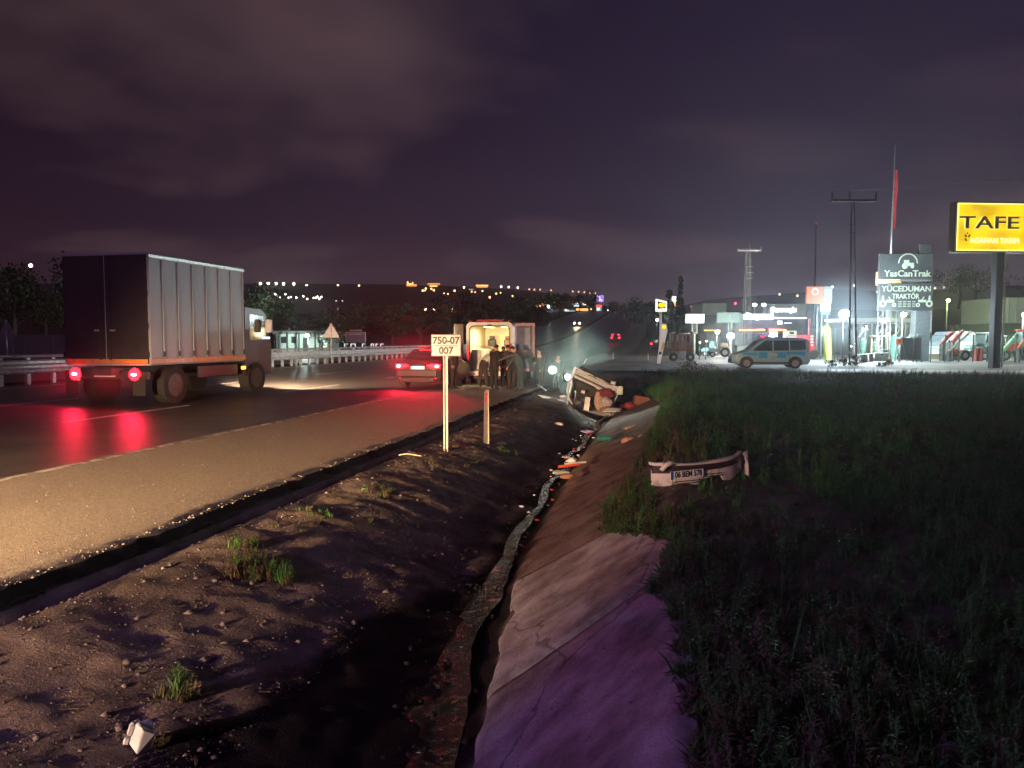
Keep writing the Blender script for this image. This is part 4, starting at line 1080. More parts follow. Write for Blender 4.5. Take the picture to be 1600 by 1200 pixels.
wr.scale = (1, 1, .92)
q = np.random.default_rng(12)
for k in range(7):
    px, py = 893 + 62 * q.random(), 596 + 44 * q.random(); c = wl(px, py, .1 + .3 * q.random())
    MB().tube([c, (c[0] + .12 * (q.random() - .5), c[1], c[2] - .12), (c[0] + .3 * (q.random() - .5), c[1] - .05, c[2] - .30 * q.random() - .1)], [.010, .010, .006], 5).build('hanging_wire', m_dark if k % 2 else m_chrome, wr)
for k in range(5):
    px, py = 896 + 64 * q.random(), 586 + 30 * q.random(); c = wl(px, py, -.04)
    crump((c[0], c[1], c[2]), (c[0] + .14, c[1] - .03, c[2] - .05), (c[0] + .16, c[1] - .06, c[2] + .07), (c[0] + .02, c[1] - .02, c[2] + .09), .006, .02, 60 + k, 3).build('torn_metal', m_wreck, wr)
def litter(name, label, cat, px, py, D, mb, m, rz=0.0, grp=None, dz=0.0):
    p = A(px, py, D); t = thing(name, label, cat, p, R(YAW) + rz, grp) if False else None
    o = mb.build(name, m, None, True); o.data.set_sharp_from_angle(angle=R(40)); o.location = (p.x, p.y, p.z + dz); o.rotation_euler = (0, 0, R(YAW) + rz)
    return tag(o, label, cat, grp)
def crumple(r, sq=(1, 1, .6), seed=1, amp=.25, n=12, m=8):
    q = np.random.default_rng(seed); mb = MB().ball((0, 0, 0), r, n, m, sq=sq)
    mb.v = [tuple(c * (1 + amp * (q.random() - .5) * 2) for c in v) for v in mb.v]; return mb
GP = 'litter thrown out of the overturned car'
litter('cushion', 'beige upright cushion in the boot opening of the overturned car', 'cushion', 936, 626, 26.7, crumple(.30, (.6, .4, 1.25), 3, .12), mat('beige_cloth', (.33, .23, .19), .9, bump=.3))
litter('cushion', 'grey-blue patterned cushion beside the beige upright one', 'cushion', 947, 630, 26.6, crumple(.24, (1, .7, .9), 4, .14), mat('patterned_cloth', (.36, .33, .40), .9, scale=14, col2=(.20, .12, .12)))
litter('blanket', 'dark red blanket hanging from the wrecked boot', 'blanket', 944, 615, 26.75, crumple(.34, (1.1, .5, .55), 5, .25), mat('red_cloth', (.13, .02, .035), .9, bump=.4))
litter('bag', 'dark bag of folded cloth under the torn sill', 'bag', 949, 640, 26.4, crumple(.22, (1.2, .7, .5), 6, .2), mat('brown_cloth', (.20, .11, .08), .9))
litter('wreckage_piece', 'white torn panel standing left of the cushions', 'car panel', 914, 631, 26.7, MB().plate([(-.05, 0, -.22), (.14, .0, -.26), (.20, .05, .22), (.02, 0, .26)], .03), m_white_p)
litter('wreckage_piece', 'long white trim strip on the ground left of the wreck', 'car panel', 864, 622, 27.4, MB().plate([(-.55, .1, .12), (-.35, 0, .02), (.40, -.1, -.14), (.42, .1, -.10), (-.2, .25, .05)], .03), m_white_p)
litter('wreckage_piece', 'short bright shard left of the long trim strip', 'car panel', 847, 606, 28.0, MB().plate([(-.22, .05, .16), (-.05, 0, .05), (.16, -.05, -.12), (.18, .1, -.08)], .02), m_white_p)
litter('wreckage_piece', 'bent sheet with a black edge below the right of the wreck', 'car panel', 955, 641, 26.0, MB().plate([(-.32, -.1, -.02), (.30, -.1, -.02), (.40, .15, .05), (-.1, .2, .07)], .025), m_white_p)
litter('plastic_bottle', 'small pale bottle lying at the foot of the torn trim strip', 'bottle', 879, 620, 27.0, MB().cyl((-.1, 0, 0), (.08, 0, .02), .045, n=8).cyl((.08, 0, .02), (.14, 0, .025), .018, n=6), m_white_p)
litter('crate', 'orange-brown box right of the wreck in front of the dark hollow', 'crate', 1002, 626, 26.5, MB().bbox((0, 0, 0), (.52, .4, .34), .02, M=Matrix.Rotation(.15, 4, 'Y')), mat('orange_box', (.15, .05, .03), .8))
litter('bag', 'crimson bag on the ground right of the wreck', 'bag', 981, 634, 26.2, crumple(.20, (1.3, .8, .55), 8, .2), mat('red_bag', (.20, .012, .025), .7))
litter('pile_of_cloth', 'flattened tan cloth heap on the right bank above the pinkish bundle', 'cloth', 998, 670, 19.0, crumple(.28, (1.25, .8, .36), 9, .3, 14, 9), mat('tan_cloth', (.46, .31, .24), .9, scale=9, bump=.4, col2=(.28, .17, .13)))
litter('bundle', 'round pinkish bundle of cloth on the right bank', 'cloth', 983, 692, 16.4, crumple(.19, (1.0, .8, .72), 10, .16, 12, 8), mat('pink_cloth', (.48, .25, .18), .9, scale=9, bump=.4, col2=(.34, .16, .11)))
litter('carton', 'white and green carton beside the pinkish bundle', 'carton', 1001, 699, 15.8, MB().bbox((0, 0, 0), (.20, .10, .07), .01, M=Matrix.Rotation(-.7, 4, 'Y')), mat('green_carton', (.45, .47, .40), .6, scale=12, col2=(.08, .30, .16)))
litter('carton', 'orange and white carton leaning on the pinkish bundle', 'carton', 1003, 686, 16.2, MB().bbox((0, 0, 0), (.10, .10, .20), .01, M=Matrix.Rotation(-.5, 4, 'Y')), mat('orange_carton', (.60, .50, .45), .6, scale=12, col2=(.55, .14, .04)))
litter('bag', 'black bag in shadow right of the cartons', 'bag', 1016, 688, 16.6, crumple(.20, (1, .8, .6), 12, .25), m_dark)
litter('plastic_bottle', 'teal bottle lying across the stream bank', 'bottle', 945, 685, 17.2, MB().cyl((-.16, 0, 0), (.12, .05, .0), .06, n=10).cyl((.12, .05, 0), (.17, .06, 0), .03, n=8), mat('teal_plastic', (.03, .16, .14), .3))
litter('cloth', 'lilac cloth scrap at the narrow end of the stream', 'cloth', 918, 674, 18.6, crumple(.12, (1.3, .9, .3), 14, .3), mat('lilac', (.30, .27, .48), .8))
litter('plastic_bowl', 'round white plastic bowl alone on the left bank below the wreck', 'bowl', 873, 664, 22.0, MB().ball((0, 0, 0), .14, 12, 8, sq=(1.15, .8, .6)).ball((-.12, -.04, .0), .05, 8, 6), mat('bowl_white', (.62, .52, .50), .5))
litter('red_strip', 'orange-red plastic strip lying across the stream', 'strip', 890, 731, 14.0, MB().plate([(-.22, 0, .0), (.20, .05, .05), (.20, .08, .08), (-.22, .04, .04)], .015), mat('orange_red', (.60, .08, .03), .5))
litter('white_strip', 'white strip lying across the stream above the orange-red one', 'strip', 897, 728, 14.1, MB().plate([(-.18, 0, .02), (.24, .05, .06), (.24, .08, .08), (-.18, .04, .05)], .012), m_white_p)
litter('plastic_bag', 'pale grey-green plastic bag caught in the stream', 'plastic bag', 876, 738, 13.6, crumple(.11, (1.4, .8, .35), 15, .3), mat('pale_bag', (.36, .42, .36), .5))
litter('plastic_bag', 'crumpled white bag in the middle of the stream litter', 'plastic bag', 893, 719, 14.6, crumple(.10, (1.1, .8, .55), 16, .35), mat('white_bag', (.55, .58, .52), .45))
litter('paper_scrap', 'torn pinkish paper left of the crumpled white bag', 'paper', 884, 714, 14.8, crumple(.06, (1.4, .9, .4), 17, .3), mat('pink_paper', (.55, .36, .33), .8))
litter('stone', 'lump of clay at the stream edge under the orange-red strip', 'stone', 885, 744, 13.2, crumple(.10, (1.3, .8, .5), 18, .2), mat('clay_lump', (.32, .16, .11), .9))
litter('paper_scrap', 'bright white scrap in the weeds above the bumper', 'paper', 1055, 672, 16.0, crumple(.055, (1.2, .8, .6), 19, .3), m_white_p)
litter('paper_scrap', 'upright white scrap in the weeds higher than the first one', 'paper', 1068, 660, 17.2, MB().plate([(-.03, 0, -.08), (.03, 0, -.08), (.04, 0, .08), (-.03, 0, .07)], .01), m_white_p)
litter('paper_scrap', 'pale crumpled wrapper lying deep in the dark weeds at right', 'paper', 1362, 903, 5.6, crumple(.06, (1.5, .8, .5), 29, .3), mat('dull_wrap', (.30, .22, .22), .8))
litter('stick', 'pale bent stick on the bank left of the road sign', 'stick', 640, 712, 13.4, MB().tube([(-.20, 0, .01), (-.05, .03, .03), (.12, 0, .01), (.22, -.04, .0)], [.010, .012, .010, .006], 6), mat('stick_pale', (.50, .40, .30), .8))
q = np.random.default_rng(31)
for k in range(34):                                          # splinters strewn along the stream
    y = 10.5 + 14 * q.random() ** .8; x = float(ditch_x(y)) + .55 * (q.random() - .5)
    mb = crumple(.010 + .022 * q.random(), (1.4, .9, .5), 40 + k, .35, 6, 4)
    o = mb.build('plastic_splinter', m_white_p if k % 3 else mat('red_plastic', (.5, .02, .03), .4)); o.location = (x, y, float(ground_z(x, y)) + .045)
    tag(o, 'small pale splinter among the litter in and beside the stream' if k % 3 else 'small red splinter among the litter in and beside the stream', 'plastic splinter', 'splinters strewn along the ditch')
# white plastic housing at the bottom left
hp = A(214, 1133, 4.25); hz = float(ground_z(hp.x, hp.y))
ho = thing('plastic_housing', 'broken white plastic lamp housing lying at the bottom left of the bank', 'car part', (hp.x, hp.y, hz + .03), R(-8))
M1 = Matrix.Rotation(R(24), 4, 'Y')
sh_ = MB().add([(-.05, -.03, 0), (.05, -.05, -.01), (.075, .03, .0), (-.02, .06, 0), (-.045, -.03, .15), (.03, -.05, .17), (.085, .02, .125), (-.01, .05, .16)], [(3,2,1,0),(4,5,6,7),(0,1,5,4),(1,2,6,5),(2,3,7,6),(3,0,4,7)], 0, M1)
o = sh_.build('shell', mat('housing_white', (.55, .56, .50), .5), ho)
md = o.modifiers.new('bevel', 'BEVEL'); md.width = .012; md.segments = 3
MB().bbox((-.052, -.02, .10), (.035, .07, .10), .014, M=M1).build('side_flange', mat('housing_white', (.55, .56, .50), .5), ho)
MB().bbox((-.056, -.02, .02), (.035, .07, .07), .014, M=M1).build('side_flange', mat('housing_white', (.55, .56, .50), .5), ho)
MB().cyl((-.075, -.055, .063), (-.05, -.05, .063), .011, n=8, M=M1).build('screw_boss', m_dark, ho)

# tinted haze ball added for the glow around the torches
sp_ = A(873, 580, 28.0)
glow_haze((sp_.x, sp_.y, 1.0), (2.4, 2.0, 2.0), .11, (.72, .98, .90))

# ================================================================ PEOPLE
PEOPLE = []
def person(label, px, py, D, face, lean, arms, top, legs, hair=(.02, .015, .012), h=1.75, step=0.0, knee=0.0, headpitch=0.0, skin=(.42, .24, .17), side=0.0, squat=0.0):
    p = A(px, py, D); p.z = float(road_z(p.x, p.y)) if p.x < LIP else float(ground_z(p.x, p.y))
    t = thing('person', label, 'person', p, face)
    k = h / 1.75
    Lr = Matrix.Rotation(-lean, 4, 'X') @ Matrix.Rotation(side, 4, 'Y')
    pel = Vector((0, 0, .95 - squat))
    def up(x, y, z): return pel + (Lr @ Vector((x, y, z - .95)))
    pts, rad, edges, lab = [], [], [], []
    def v(c, r, l, par=None):
        if l in ('top', 'legs'): r = (r[0] * 1.3, r[1] * 1.45) if isinstance(r, tuple) else r * 1.42
        pts.append(tuple(Vector(c) * k)); rad.append((r[0] * k, r[1] * k) if isinstance(r, tuple) else (r * k, r * k)); lab.append(l)
        if par is not None: edges.append((par, len(pts) - 1))
        return len(pts) - 1
    pe = v(pel, (.15, .12), 'legs'); sp = v(up(0, .0, 1.14), (.145, .11), 'top', pe); ch = v(up(0, .0, 1.34), (.17, .12), 'top', sp)
    nk = v(up(0, .015, 1.50), .058, 'skin', ch)
    HM = Matrix.Rotation(-headpitch, 4, 'X')
    hb = up(0, .03, 1.545)
    def hd(y, z): return hb + (Lr @ (HM @ Vector((0, y, z))))
    h1 = v(hd(.015, .03), (.070, .078), 'skin', nk); h2 = v(hd(.02, .10), (.080, .096), 'skin', h1); h3 = v(hd(.01, .165), (.072, .084), 'skin', h2)
    hands = []
    for i, s in enumerate((-1, 1)):
        hp_ = v((s * .095, pel.y - .0, pel.z - .07), .095, 'legs', pe)
        kn = v((s * .11, (step * s) * .5 + knee + squat * .9, .50 - squat * .25), .066, 'legs', hp_)
        an = v((s * .12, step * s - .02, .10), .047, 'legs', kn)
        v((s * .125, step * s + .04, .045), .045, 'shoe', an); v((s * .13, step * s + .14, .035), .036, 'shoe', len(pts) - 1)
        sh1 = v(up(s * .175, 0, 1.415), .068, 'top', ch)
        ex, ey, ez, wx, wy, wz = arms[i]
        el = v(up(s * ex, ey, ez), .048, 'top', sh1)
        w_ = v(up(s * wx, wy, wz), .036, 'top', el)
        d = (Vector(pts[w_]) - Vector(pts[el])).normalized()
        hnd = v(Vector(pts[w_]) / k + d * .07, (.040, .024), 'skin', w_)
        hands.append((Vector(pts[hnd]), d, s))
    me = bpy.data.meshes.new('body'); me.from_pydata(pts, edges, [])
    o = link('body', me, t)
    sk = o.modifiers.new('skin', 'SKIN'); sk.use_smooth_shade = True
    for i, r in enumerate(rad): me.skin_vertices[0].data[i].radius = r
    me.skin_vertices[0].data[pe].use_root = True
    sb = o.modifiers.new('sub', 'SUBSURF'); sb.levels = sb.render_levels = 2
    mats_ = {'skin': mat('skin_%g' % skin[0], skin, .6, var=.08), 'top': mat('cloth_%.2f_%.2f_%.2f' % top, top, .85, scale=5, var=.12, bump=.3, bscale=14), 'legs': mat('cloth_%.2f_%.2f_%.2f' % legs, legs, .85, scale=5, var=.12, bump=.3, bscale=14), 'shoe': m_dark}
    PEOPLE.append((o, pts, edges, lab, mats_, hands, k))
    # hair cap, ears, eyes, nose
    HMf = Matrix.Translation(hb * k) @ Lr @ HM @ Matrix.Scale(k, 4)
    mb = MB(); vs, fs = [], []
    nn, mm = 14, 6
    for j in range(mm + 1):
        for q_ in range(nn):
            a = 2 * math.pi * q_ / nn; b_ = math.pi / 2 * (1 - j / mm) if True else 0
            lo = -.05 if math.sin(a) < .2 else .055
            zz = .115 + .098 * math.sin(b_) if j < mm else .115 + lo
            rr_ = math.cos(b_) if j < mm else 1
            vs.append((.086 * rr_ * math.cos(a), .008 + .100 * rr_ * math.sin(a), zz))
    for j in range(mm):
        for q_ in range(nn): fs.append((j * nn + q_, (j + 1) * nn + q_, (j + 1) * nn + (q_ + 1) % nn, j * nn + (q_ + 1) % nn))
    mb.add(vs, fs, 0, HMf); mb.build('hair', mat('hair_%g' % hair[0], hair, .7, bump=.4), t, True)
    for s in (-1, 1):
        MB().ball((s * .030, .108, .095), .011, 8, 6, M=HMf).build('eye', m_ink, t)
        MB().ball((s * .084, .0, .085), .024, 8, 6, M=HMf, sq=(.4, .7, 1.2)).build('ear', mats_['skin'], t, True)
    MB().add([(-.012, .105, .09), (.012, .105, .09), (0, .105, .105), (0, .135, .060), (-.016, .108, .052), (.016, .108, .052)], [(0, 2, 3), (2, 1, 3), (0, 3, 4), (3, 1, 5), (4, 3, 5)], 0, HMf).build('nose', mats_['skin'], t, True)
    MB().bbox((0, .112, .026), (.045, .01, .010), .003, M=HMf).build('mouth', mat('lips', (.25, .08, .07), .6), t)
    return t
def finish_people():
    bpy.context.view_layer.update()
    dg = bpy.context.evaluated_depsgraph_get()
    for (o, pts, edges, lab, mats_, hands, k) in PEOPLE:
        ev = o.evaluated_get(dg)
        me = bpy.data.meshes.new_from_object(ev)
        V = [tuple(v.co) for v in me.vertices]; F = [tuple(p.vertices) for p in me.polygons]
        order = ['top', 'legs', 'skin', 'shoe']
        P = np.array(pts); E = np.array(edges)
        a, b = P[E[:, 0]], P[E[:, 1]]; ab = b - a; L2 = (ab ** 2).sum(1)
        cen = np.array([np.mean([V[i] for i in f_], axis=0) for f_ in F])
        tt = np.clip(((cen[:, None] - a[None]) * ab[None]).sum(2) / L2[None], 0, 1)
        dist = np.linalg.norm(cen[:, None] - (a[None] + tt[..., None] * ab[None]), axis=2)
        best = dist.argmin(1); MI = []
        for i, e in enumerate(best):
            l0, l1 = lab[E[e, 0]], lab[E[e, 1]]; t_ = tt[i, e]
            l = l1 if (l0 == l1 or t_ > .55) else l0
            if l1 == 'skin' and l0 == 'top': l = 'skin' if t_ > .5 else 'top'
            MI.append(order.index(l))
        mb = MB(); mb.v = V; mb.f = F; mb.m = MI
        for (c, d, s) in hands:                       # five separate curled fingers
            up_ = Vector((0, 0, 1)) if abs(d.z) < .8 else Vector((0, 1, 0))
            sd = d.cross(up_).normalized(); pn = sd.cross(d).normalized()
            for q_, (off, L) in enumerate(((-.027, .062), (-.009, .072), (.009, .068), (.026, .052))):
                b0 = c + sd * off * k + d * .02 * k
                mb.tube([b0, b0 + d * L * .5 * k - pn * .006 * k, b0 + d * L * .85 * k - pn * .028 * k], [.0095 * k, .0085 * k, .007 * k], 6, 2)
            b0 = c - sd * .03 * k * s - d * .01 * k
            mb.tube([b0, b0 - sd * .025 * k * s + d * .03 * k, b0 - sd * .022 * k * s + d * .055 * k - pn * .01 * k], [.011 * k, .010 * k, .008 * k], 6, 2)
        par = o.parent; C.objects.unlink(o); bpy.data.objects.remove(o)
        mb.build('body', [mats_[x] for x in order], par, True)
dn = (.24, .02, 1.16, .25, .08, .94)                       # arm hanging
fw = (.23, .14, 1.20, .16, .38, 1.22)                      # forearm held out
fl = (.22, .22, 1.22, .10, .44, 1.05)
rch = (.20, .30, 1.42, .16, .56, 1.40)
person('person in dark clothes standing behind the road sign beside the patrol car', 709, 609, 28.3, R(-100), .05, (dn, dn), (.03, .025, .03), (.025, .02, .025), h=1.72)
person('person in a pale grey top bending into the open ambulance', 755, 602, 29.6, R(-42), .80, (fl, rch), (.58, .56, .52), (.05, .035, .04), h=1.72, step=.10, headpitch=-.1)
person('person dressed in black standing with the back to us in front of the ambulance step', 772, 609, 28.6, R(-30), .14, (fw, dn), (.018, .018, .02), (.016, .016, .018), h=1.74)
person('person in dark red leaning over the stretcher behind the person in black', 789, 604, 30.0, R(25), .42, (rch, fl), (.08, .022, .03), (.03, .025, .03), h=1.72, headpitch=-.1)
person('person in a dark purple jacket between the red jacket and the teal one', 799, 608, 28.9, R(50), .30, (fl, fl), (.06, .03, .045), (.03, .026, .034), h=1.78)
person('person in a teal-lit jacket with a bowed head nearest the open door', 812, 609, 28.4, R(100), .32, (rch, fl), (.05, .08, .09), (.035, .06, .065), h=1.76, step=.08, headpitch=.2)
p7 = person('person in dark clothes crouching forward with a torch left of the glare', 843, 603, 30.6, R(185), .35, (fl, rch), (.028, .034, .034), (.025, .028, .028), h=1.72, headpitch=-.5, skin=(.55, .38, .30), squat=.12)
p8 = person('person in dark clothes behind the right torch facing us', 871, 603, 30.9, R(190), .28, (fl, fw), (.022, .028, .030), (.02, .024, .024), h=1.70, headpitch=-.4, skin=(.55, .38, .30), squat=.12)
finish_people()
def torch(px, py, D, label, pw, col, r):
    p = A(px, py, D); t = thing('torch', label, 'torch', p, R(YAW))
    MB().cyl((0, .16, 0), (0, .0, 0), .028, .04, 12).cyl((0, .0, 0), (0, -.06, 0), .04, r, 14).build('casing', m_dark, t, True)
    MB().ball((0, -.065, 0), r * .95, 14, 10, sq=(1, .45, 1)).build('lens', lit('torch_glass' + label[:5], col, 60), t, True)
    lamp('torch_light', 'SPOT', (0, -.12, 0), col, pw, t, .06, spot=R(118), blend=.6, aim=(1.6, -1, .10))
torch(863, 578, 28.4, 'large blinding white torch held by the people left of the wreck', 10000, (.80, 1.0, .90), .15)
torch(887, 589, 28.0, 'smaller pinkish-white torch right beside the wreck', 3200, (1.0, .88, .92), .11)
# ================================================================ HILLS
def sky_line(px):
    return np.interp(px, [-900, -100, 0, 600, 700, 800, 880, 940, 990, 1040, 1110, 1200, 1300, 1400, 1500, 1600, 2400], [450, 446, 445, 446, 449, 454, 464, 478, 488, 484, 470, 464, 455, 457, 454, 448, 452])
m_hill = mat('hill_scrub', (0.07, 0.055, 0.06), .95, scale=.02, col2=(.05, .038, .042))
Vv, Ff = [], []
pxs = np.arange(-1500, 3100, 40); rs = [560, 640, 720, 800, 880, 960, 1040, 1100, 1300, 1700]
for r_ in rs:
    for px in pxs:
        th = math.atan((px - 800) / FPX) - R(YAW)
        D = r_ * 1.0; k = FPX / 1080
        H = (530 - sky_line(px)) / k + CAM_Z
        z = 14 + (H - 14) * float(sstep(560, 1080, np.array(r_))) + (2.5 * float(fbm(np.array(px / 90.0), np.array(r_ / 90.0), 1.0, 3)) if r_ < 1080 else (-8 if r_ > 1200 else 0))
        dd = D / math.cos(math.atan((px - 800) / FPX))
        Vv.append((dd * math.sin(th), dd * math.cos(th), z if r_ > 560 else 5))
nn = len(pxs)
for j in range(len(rs) - 1):
    for k in range(nn - 1): i = j * nn + k; Ff.append((i, i + 1, i + nn + 1, i + nn))
kind(npmesh('hills', np.array(Vv), np.array(Ff), m_hill, smooth=True), 'structure')

# ================================================================ TREES
m_leaf = mat('tree_leaves', (.05, .07, .03), .7, scale=.9, col2=(.025, .035, .018))
m_leaf2 = mat('conifer_leaves', (.028, .042, .024), .8, scale=.9, col2=(.016, .024, .015))
m_leaf3 = mat('orange_leaves', (.40, .20, .02), .7, scale=.9, col2=(.25, .12, .02))  # leaves coloured orange
m_bark = mat('bark', (.07, .05, .04), .9, bump=.5)
def crown_mesh(seed, w, h, z0, n, leaf, conic=False):
    q = np.random.default_rng(seed)
    nc = 16
    if conic:
        cz = z0 + h * q.random(nc * 2); rr_ = w * .5 * (1 - (cz - z0) / h * .85); cc = np.stack([rr_ * .5 * (q.random(nc * 2) - .5), rr_ * .5 * (q.random(nc * 2) - .5), cz], 1); cr_ = .25 * w * (1.15 - (cz - z0) / h)
    else:
        cc = np.stack([w * .38 * q.standard_normal(nc), w * .38 * q.standard_normal(nc), z0 + h * (.25 + .6 * q.random(nc))], 1); cr_ = w * (.13 + .14 * q.random(nc))
    i = q.integers(0, len(cc), n); d = q.standard_normal((n, 3)); d /= np.linalg.norm(d, axis=1)[:, None]
    c = cc[i] + d * (cr_[i] * (0.55 + .55 * q.random(n)))[:, None] * np.array([1, 1, .8])
    a = q.standard_normal((n, 3)); a /= np.linalg.norm(a, axis=1)[:, None]; b = np.cross(a, d); b /= np.linalg.norm(b, axis=1)[:, None] + 1e-6
    s = leaf * (.6 + .8 * q.random(n))[:, None]
    V = np.stack([c - a * s, c + b * s * .5, c + a * s, c - b * s * .5], 1).reshape(-1, 3)
    return V, np.arange(4 * n).reshape(n, 4), cc
def tree(name, label, px, pybase, D, w, h, seed, m, conic=False, grp=None, leaf=.13, n=2600, z=None):
    p = A(px, pybase, D); p.z = (z if z is not None else .4) + float(rise(p.y))
    t = thing(name, label, 'tree', p, 0, grp)
    z0 = h * (.08 if conic else .28)
    V, F, cc = crown_mesh(seed, w, h - z0, z0, n, leaf, conic)
    npmesh('crown', V, F, m, t)
    mb = MB().tube([(0, 0, -.2), (.03 * w, 0, h * .3), (0, .03 * w, h * .6), (0, 0, h * .85)], [.035 * h, .026 * h, .016 * h, .006 * h], 8)
    for c in cc[:7]: mb.tube([(0, 0, min(c[2] * .6, h * .5)), tuple(np.array([c[0] * .5, c[1] * .5, c[2] * .85])), tuple(c)], [.012 * h, .008 * h, .003 * h], 5)
    mb.build('trunk', m_bark, t)
    return t
GT = 'dark trees beyond the guard rail'
specs = [(20, 62, 7, 9.0, 'leftmost dark tree behind the pale wall'), (70, 70, 6, 7.2, 'dark tree below the lone white lamp'), (150, 74, 7, 7.0, 'dark tree left of the truck box'), (215, 66, 6, 8.6, 'tall dark tree rising behind the truck'),
         (300, 72, 7, 8.2, 'tree hidden behind the truck box'), (385, 78, 6, 7.8, 'tall dark tree just right of the truck cab'), (428, 84, 5, 5.6, 'lower dark tree left of the lit house'),
         (500, 88, 6.5, 5.4, 'dark tree over the lit house'), (560, 92, 6, 5.6, 'dark tree over the roadside billboard'), (612, 90, 5, 5.8, 'dark tree above the patrol car glow'), (655, 96, 5.5, 6.2, 'reddish dark tree above the patrol car'),
         (700, 105, 6, 5.4, 'dark tree left of the ambulance roof'), (740, 120, 8, 7.4, 'distant dark tree over the ambulance roof'), (790, 125, 8, 8.6, 'tallest distant dark tree behind the ambulance'), (835, 150, 6, 7.0, 'small dark tree right of the ambulance'),
         (1045, 120, 4.5, 9.6, 'dark conifer right of the yellow sign'), (1062, 112, 3.8, 10.6, 'taller dark conifer left of the white billboard'), (1010, 150, 6, 7.0, 'dark tree left of the yellow sign'), (985, 190, 9, 6.5, 'dark tree at the crest of the hill road'),
         (1495, 260, 15, 15.0, 'dark tree on the hill behind the white minibus'), (1520, 280, 15, 16.5, 'dark tree left of the yellow sign post')]
for k, (px, D, w, h, lb) in enumerate(specs):
    con = 'conifer' in lb
    tree('conifer' if con else 'tree', lb, px, 560, D, w, h, 100 + k, m_leaf2 if (con or px > 1200) else m_leaf, con, GT if px < 900 else 'dark trees around the commercial yards', leaf=.17 if D < 100 else .26, n=2600)
tree('tree', 'orange-leaved tree lit by the warm lamp below the distant shops', 874, 520, 240, 9, 6.0, 150, m_leaf3, leaf=.35, n=1500, z=.6)
tree('tree', 'green tree beside the distant lit shops', 905, 500, 270, 12, 6.5, 151, m_leaf, leaf=.4, n=1500, z=.6)
def shrub(px, D, w, h, seed, label):
    p = A(px, 560, D); p.z = .1
    t = thing('shrub', label, 'shrub', p, 0, 'scrubby bushes at the poles')
    V, F, cc = crown_mesh(seed, w, h, 0.0, 700, .05); npmesh('foliage', V, F, m_leaf, t)
    mb = MB()
    for c in cc[:8]: mb.tube([(0, 0, -.05), tuple(c)], [.012, .004], 4)
    mb.build('stem', m_bark, t)
shrub(1309, 47.0, .9, .75, 61, 'dark bush just left of the twin wooden poles')
shrub(1341, 47.5, .8, .95, 62, 'dark bush at the foot of the right wooden pole')
shrub(1383, 47, .5, .6, 63, 'thin bare bush right of the twin poles')
shrub(1085, 40.5, 1.6, .6, 64, 'low bush at the edge of the hollow near the side road')

# ================================================================ boards and buildings: local frame facing the viewer
class Fr:
    def __init__(s, name, label, cat, px, D, zg=.20, turn=0.0, grp=None):
        p = A(px, 560, D); s.zg = zg + float(rise(p.y)); p.z = s.zg
        s.px, s.D, s.k = px, D, FPX / D
        s.t = thing(name, label, cat, p, R(YAW + turn), grp); s.c = math.cos(R(turn))
    def X(s, px): return (px - s.px) / s.k / s.c
    def Z(s, py): return CAM_Z + (530 - py) / s.k - s.zg
    def box(s, name, x0, x1, y0, y1, th, m, y=0.0, b=.02, par=None):
        X0, X1, Z0, Z1 = s.X(x0), s.X(x1), max(s.Z(y1), -.1), s.Z(y0)
        return MB().bbox(((X0 + X1) / 2, y, (Z0 + Z1) / 2), (X1 - X0, th, Z1 - Z0), b).build(name, m, par or s.t)
    def pole(s, name, px, y0, y1, r, m, px1=None, y=0.0, n=8, par=None, r1=None):
        return MB().cyl((s.X(px), y, max(s.Z(y1), -.1)), (s.X(px1 if px1 is not None else px), y, s.Z(y0)), r, r1, n=n).build(name, m, par or s.t, True)
    def txt(s, body, pxc, pyc, hpx, m, y=-.1, name='lettering', wpx=None, par=None, off=0.0, ext=.02, align='CENTER'):
        size = hpx / s.k / .70
        o = text(name, body, size, m, par or s.t, (s.X(pxc), y, s.Z(pyc)), ext=ext, off=off * size, align=align)
        if wpx: WTXT.append((o, wpx / s.k))
        return o
WTXT = []
m_grey = mat('grey_cladding', (.20, .22, .25), .6, scale=1)
m_greyd = mat('dark_grey_panel', (.075, .085, .085), .55, scale=1)
m_gletter = lit('pale_green_letter_glow', (.62, .72, .60), .42)  # letters glow slightly in place of lamp light falling on them
m_wl = lit('white_sign_glow', (.90, .95, 1.0), 2.6)
m_wls = lit('white_sign_strong', (.85, .92, 1.0), 6)
m_or = lit('orange_strip_glow', (1.0, .42, .10), 2.4)
m_tealw = mat('teal_lit_wall', (.28, .36, .34), .7, scale=.5)
m_steel = mat('dull_steel', (.30, .33, .33), .5, metal=.3)
m_wood = mat('dark_pole_wood', (.030, .027, .030), .8)

# TAFE board
f_ = Fr('billboard', 'glowing yellow box sign reading TAFE on one tall dark post', 'billboard', 1561, 45, .15, turn=4)
f_.box('post', 1554, 1566, 391, 572, .46, mat('sign_post_dark', (.035, .035, .045), .35, metal=.3))
f_.pole('cable_duct', 1568, 391, 570, .05, m_galv, y=-.25)
bx = f_.box('box_frame', 1483, 1642, 316, 393, .55, mat('sign_frame', (.16, .12, .10), .5), b=.03)
m_tafe = bpy.data.materials.new('tafe_face'); m_tafe.use_nodes = True
t = m_tafe.node_tree; b = t.nodes['Principled BSDF']; b.inputs['Base Color'].default_value = (.7, .45, .0, 1); b.inputs['Emission Strength'].default_value = 1.2
tcn = N(t, 'ShaderNodeTexCoord'); mp = N(t, 'ShaderNodeMapping'); mp.inputs['Scale'].default_value = (.5, .5, 1.4); t.links.new(tcn.outputs['Object'], mp.inputs[0])
nz = N(t, 'ShaderNodeTexNoise', i_Scale=.9, i_Detail=2.0); t.links.new(mp.outputs[0], nz.inputs['Vector'])
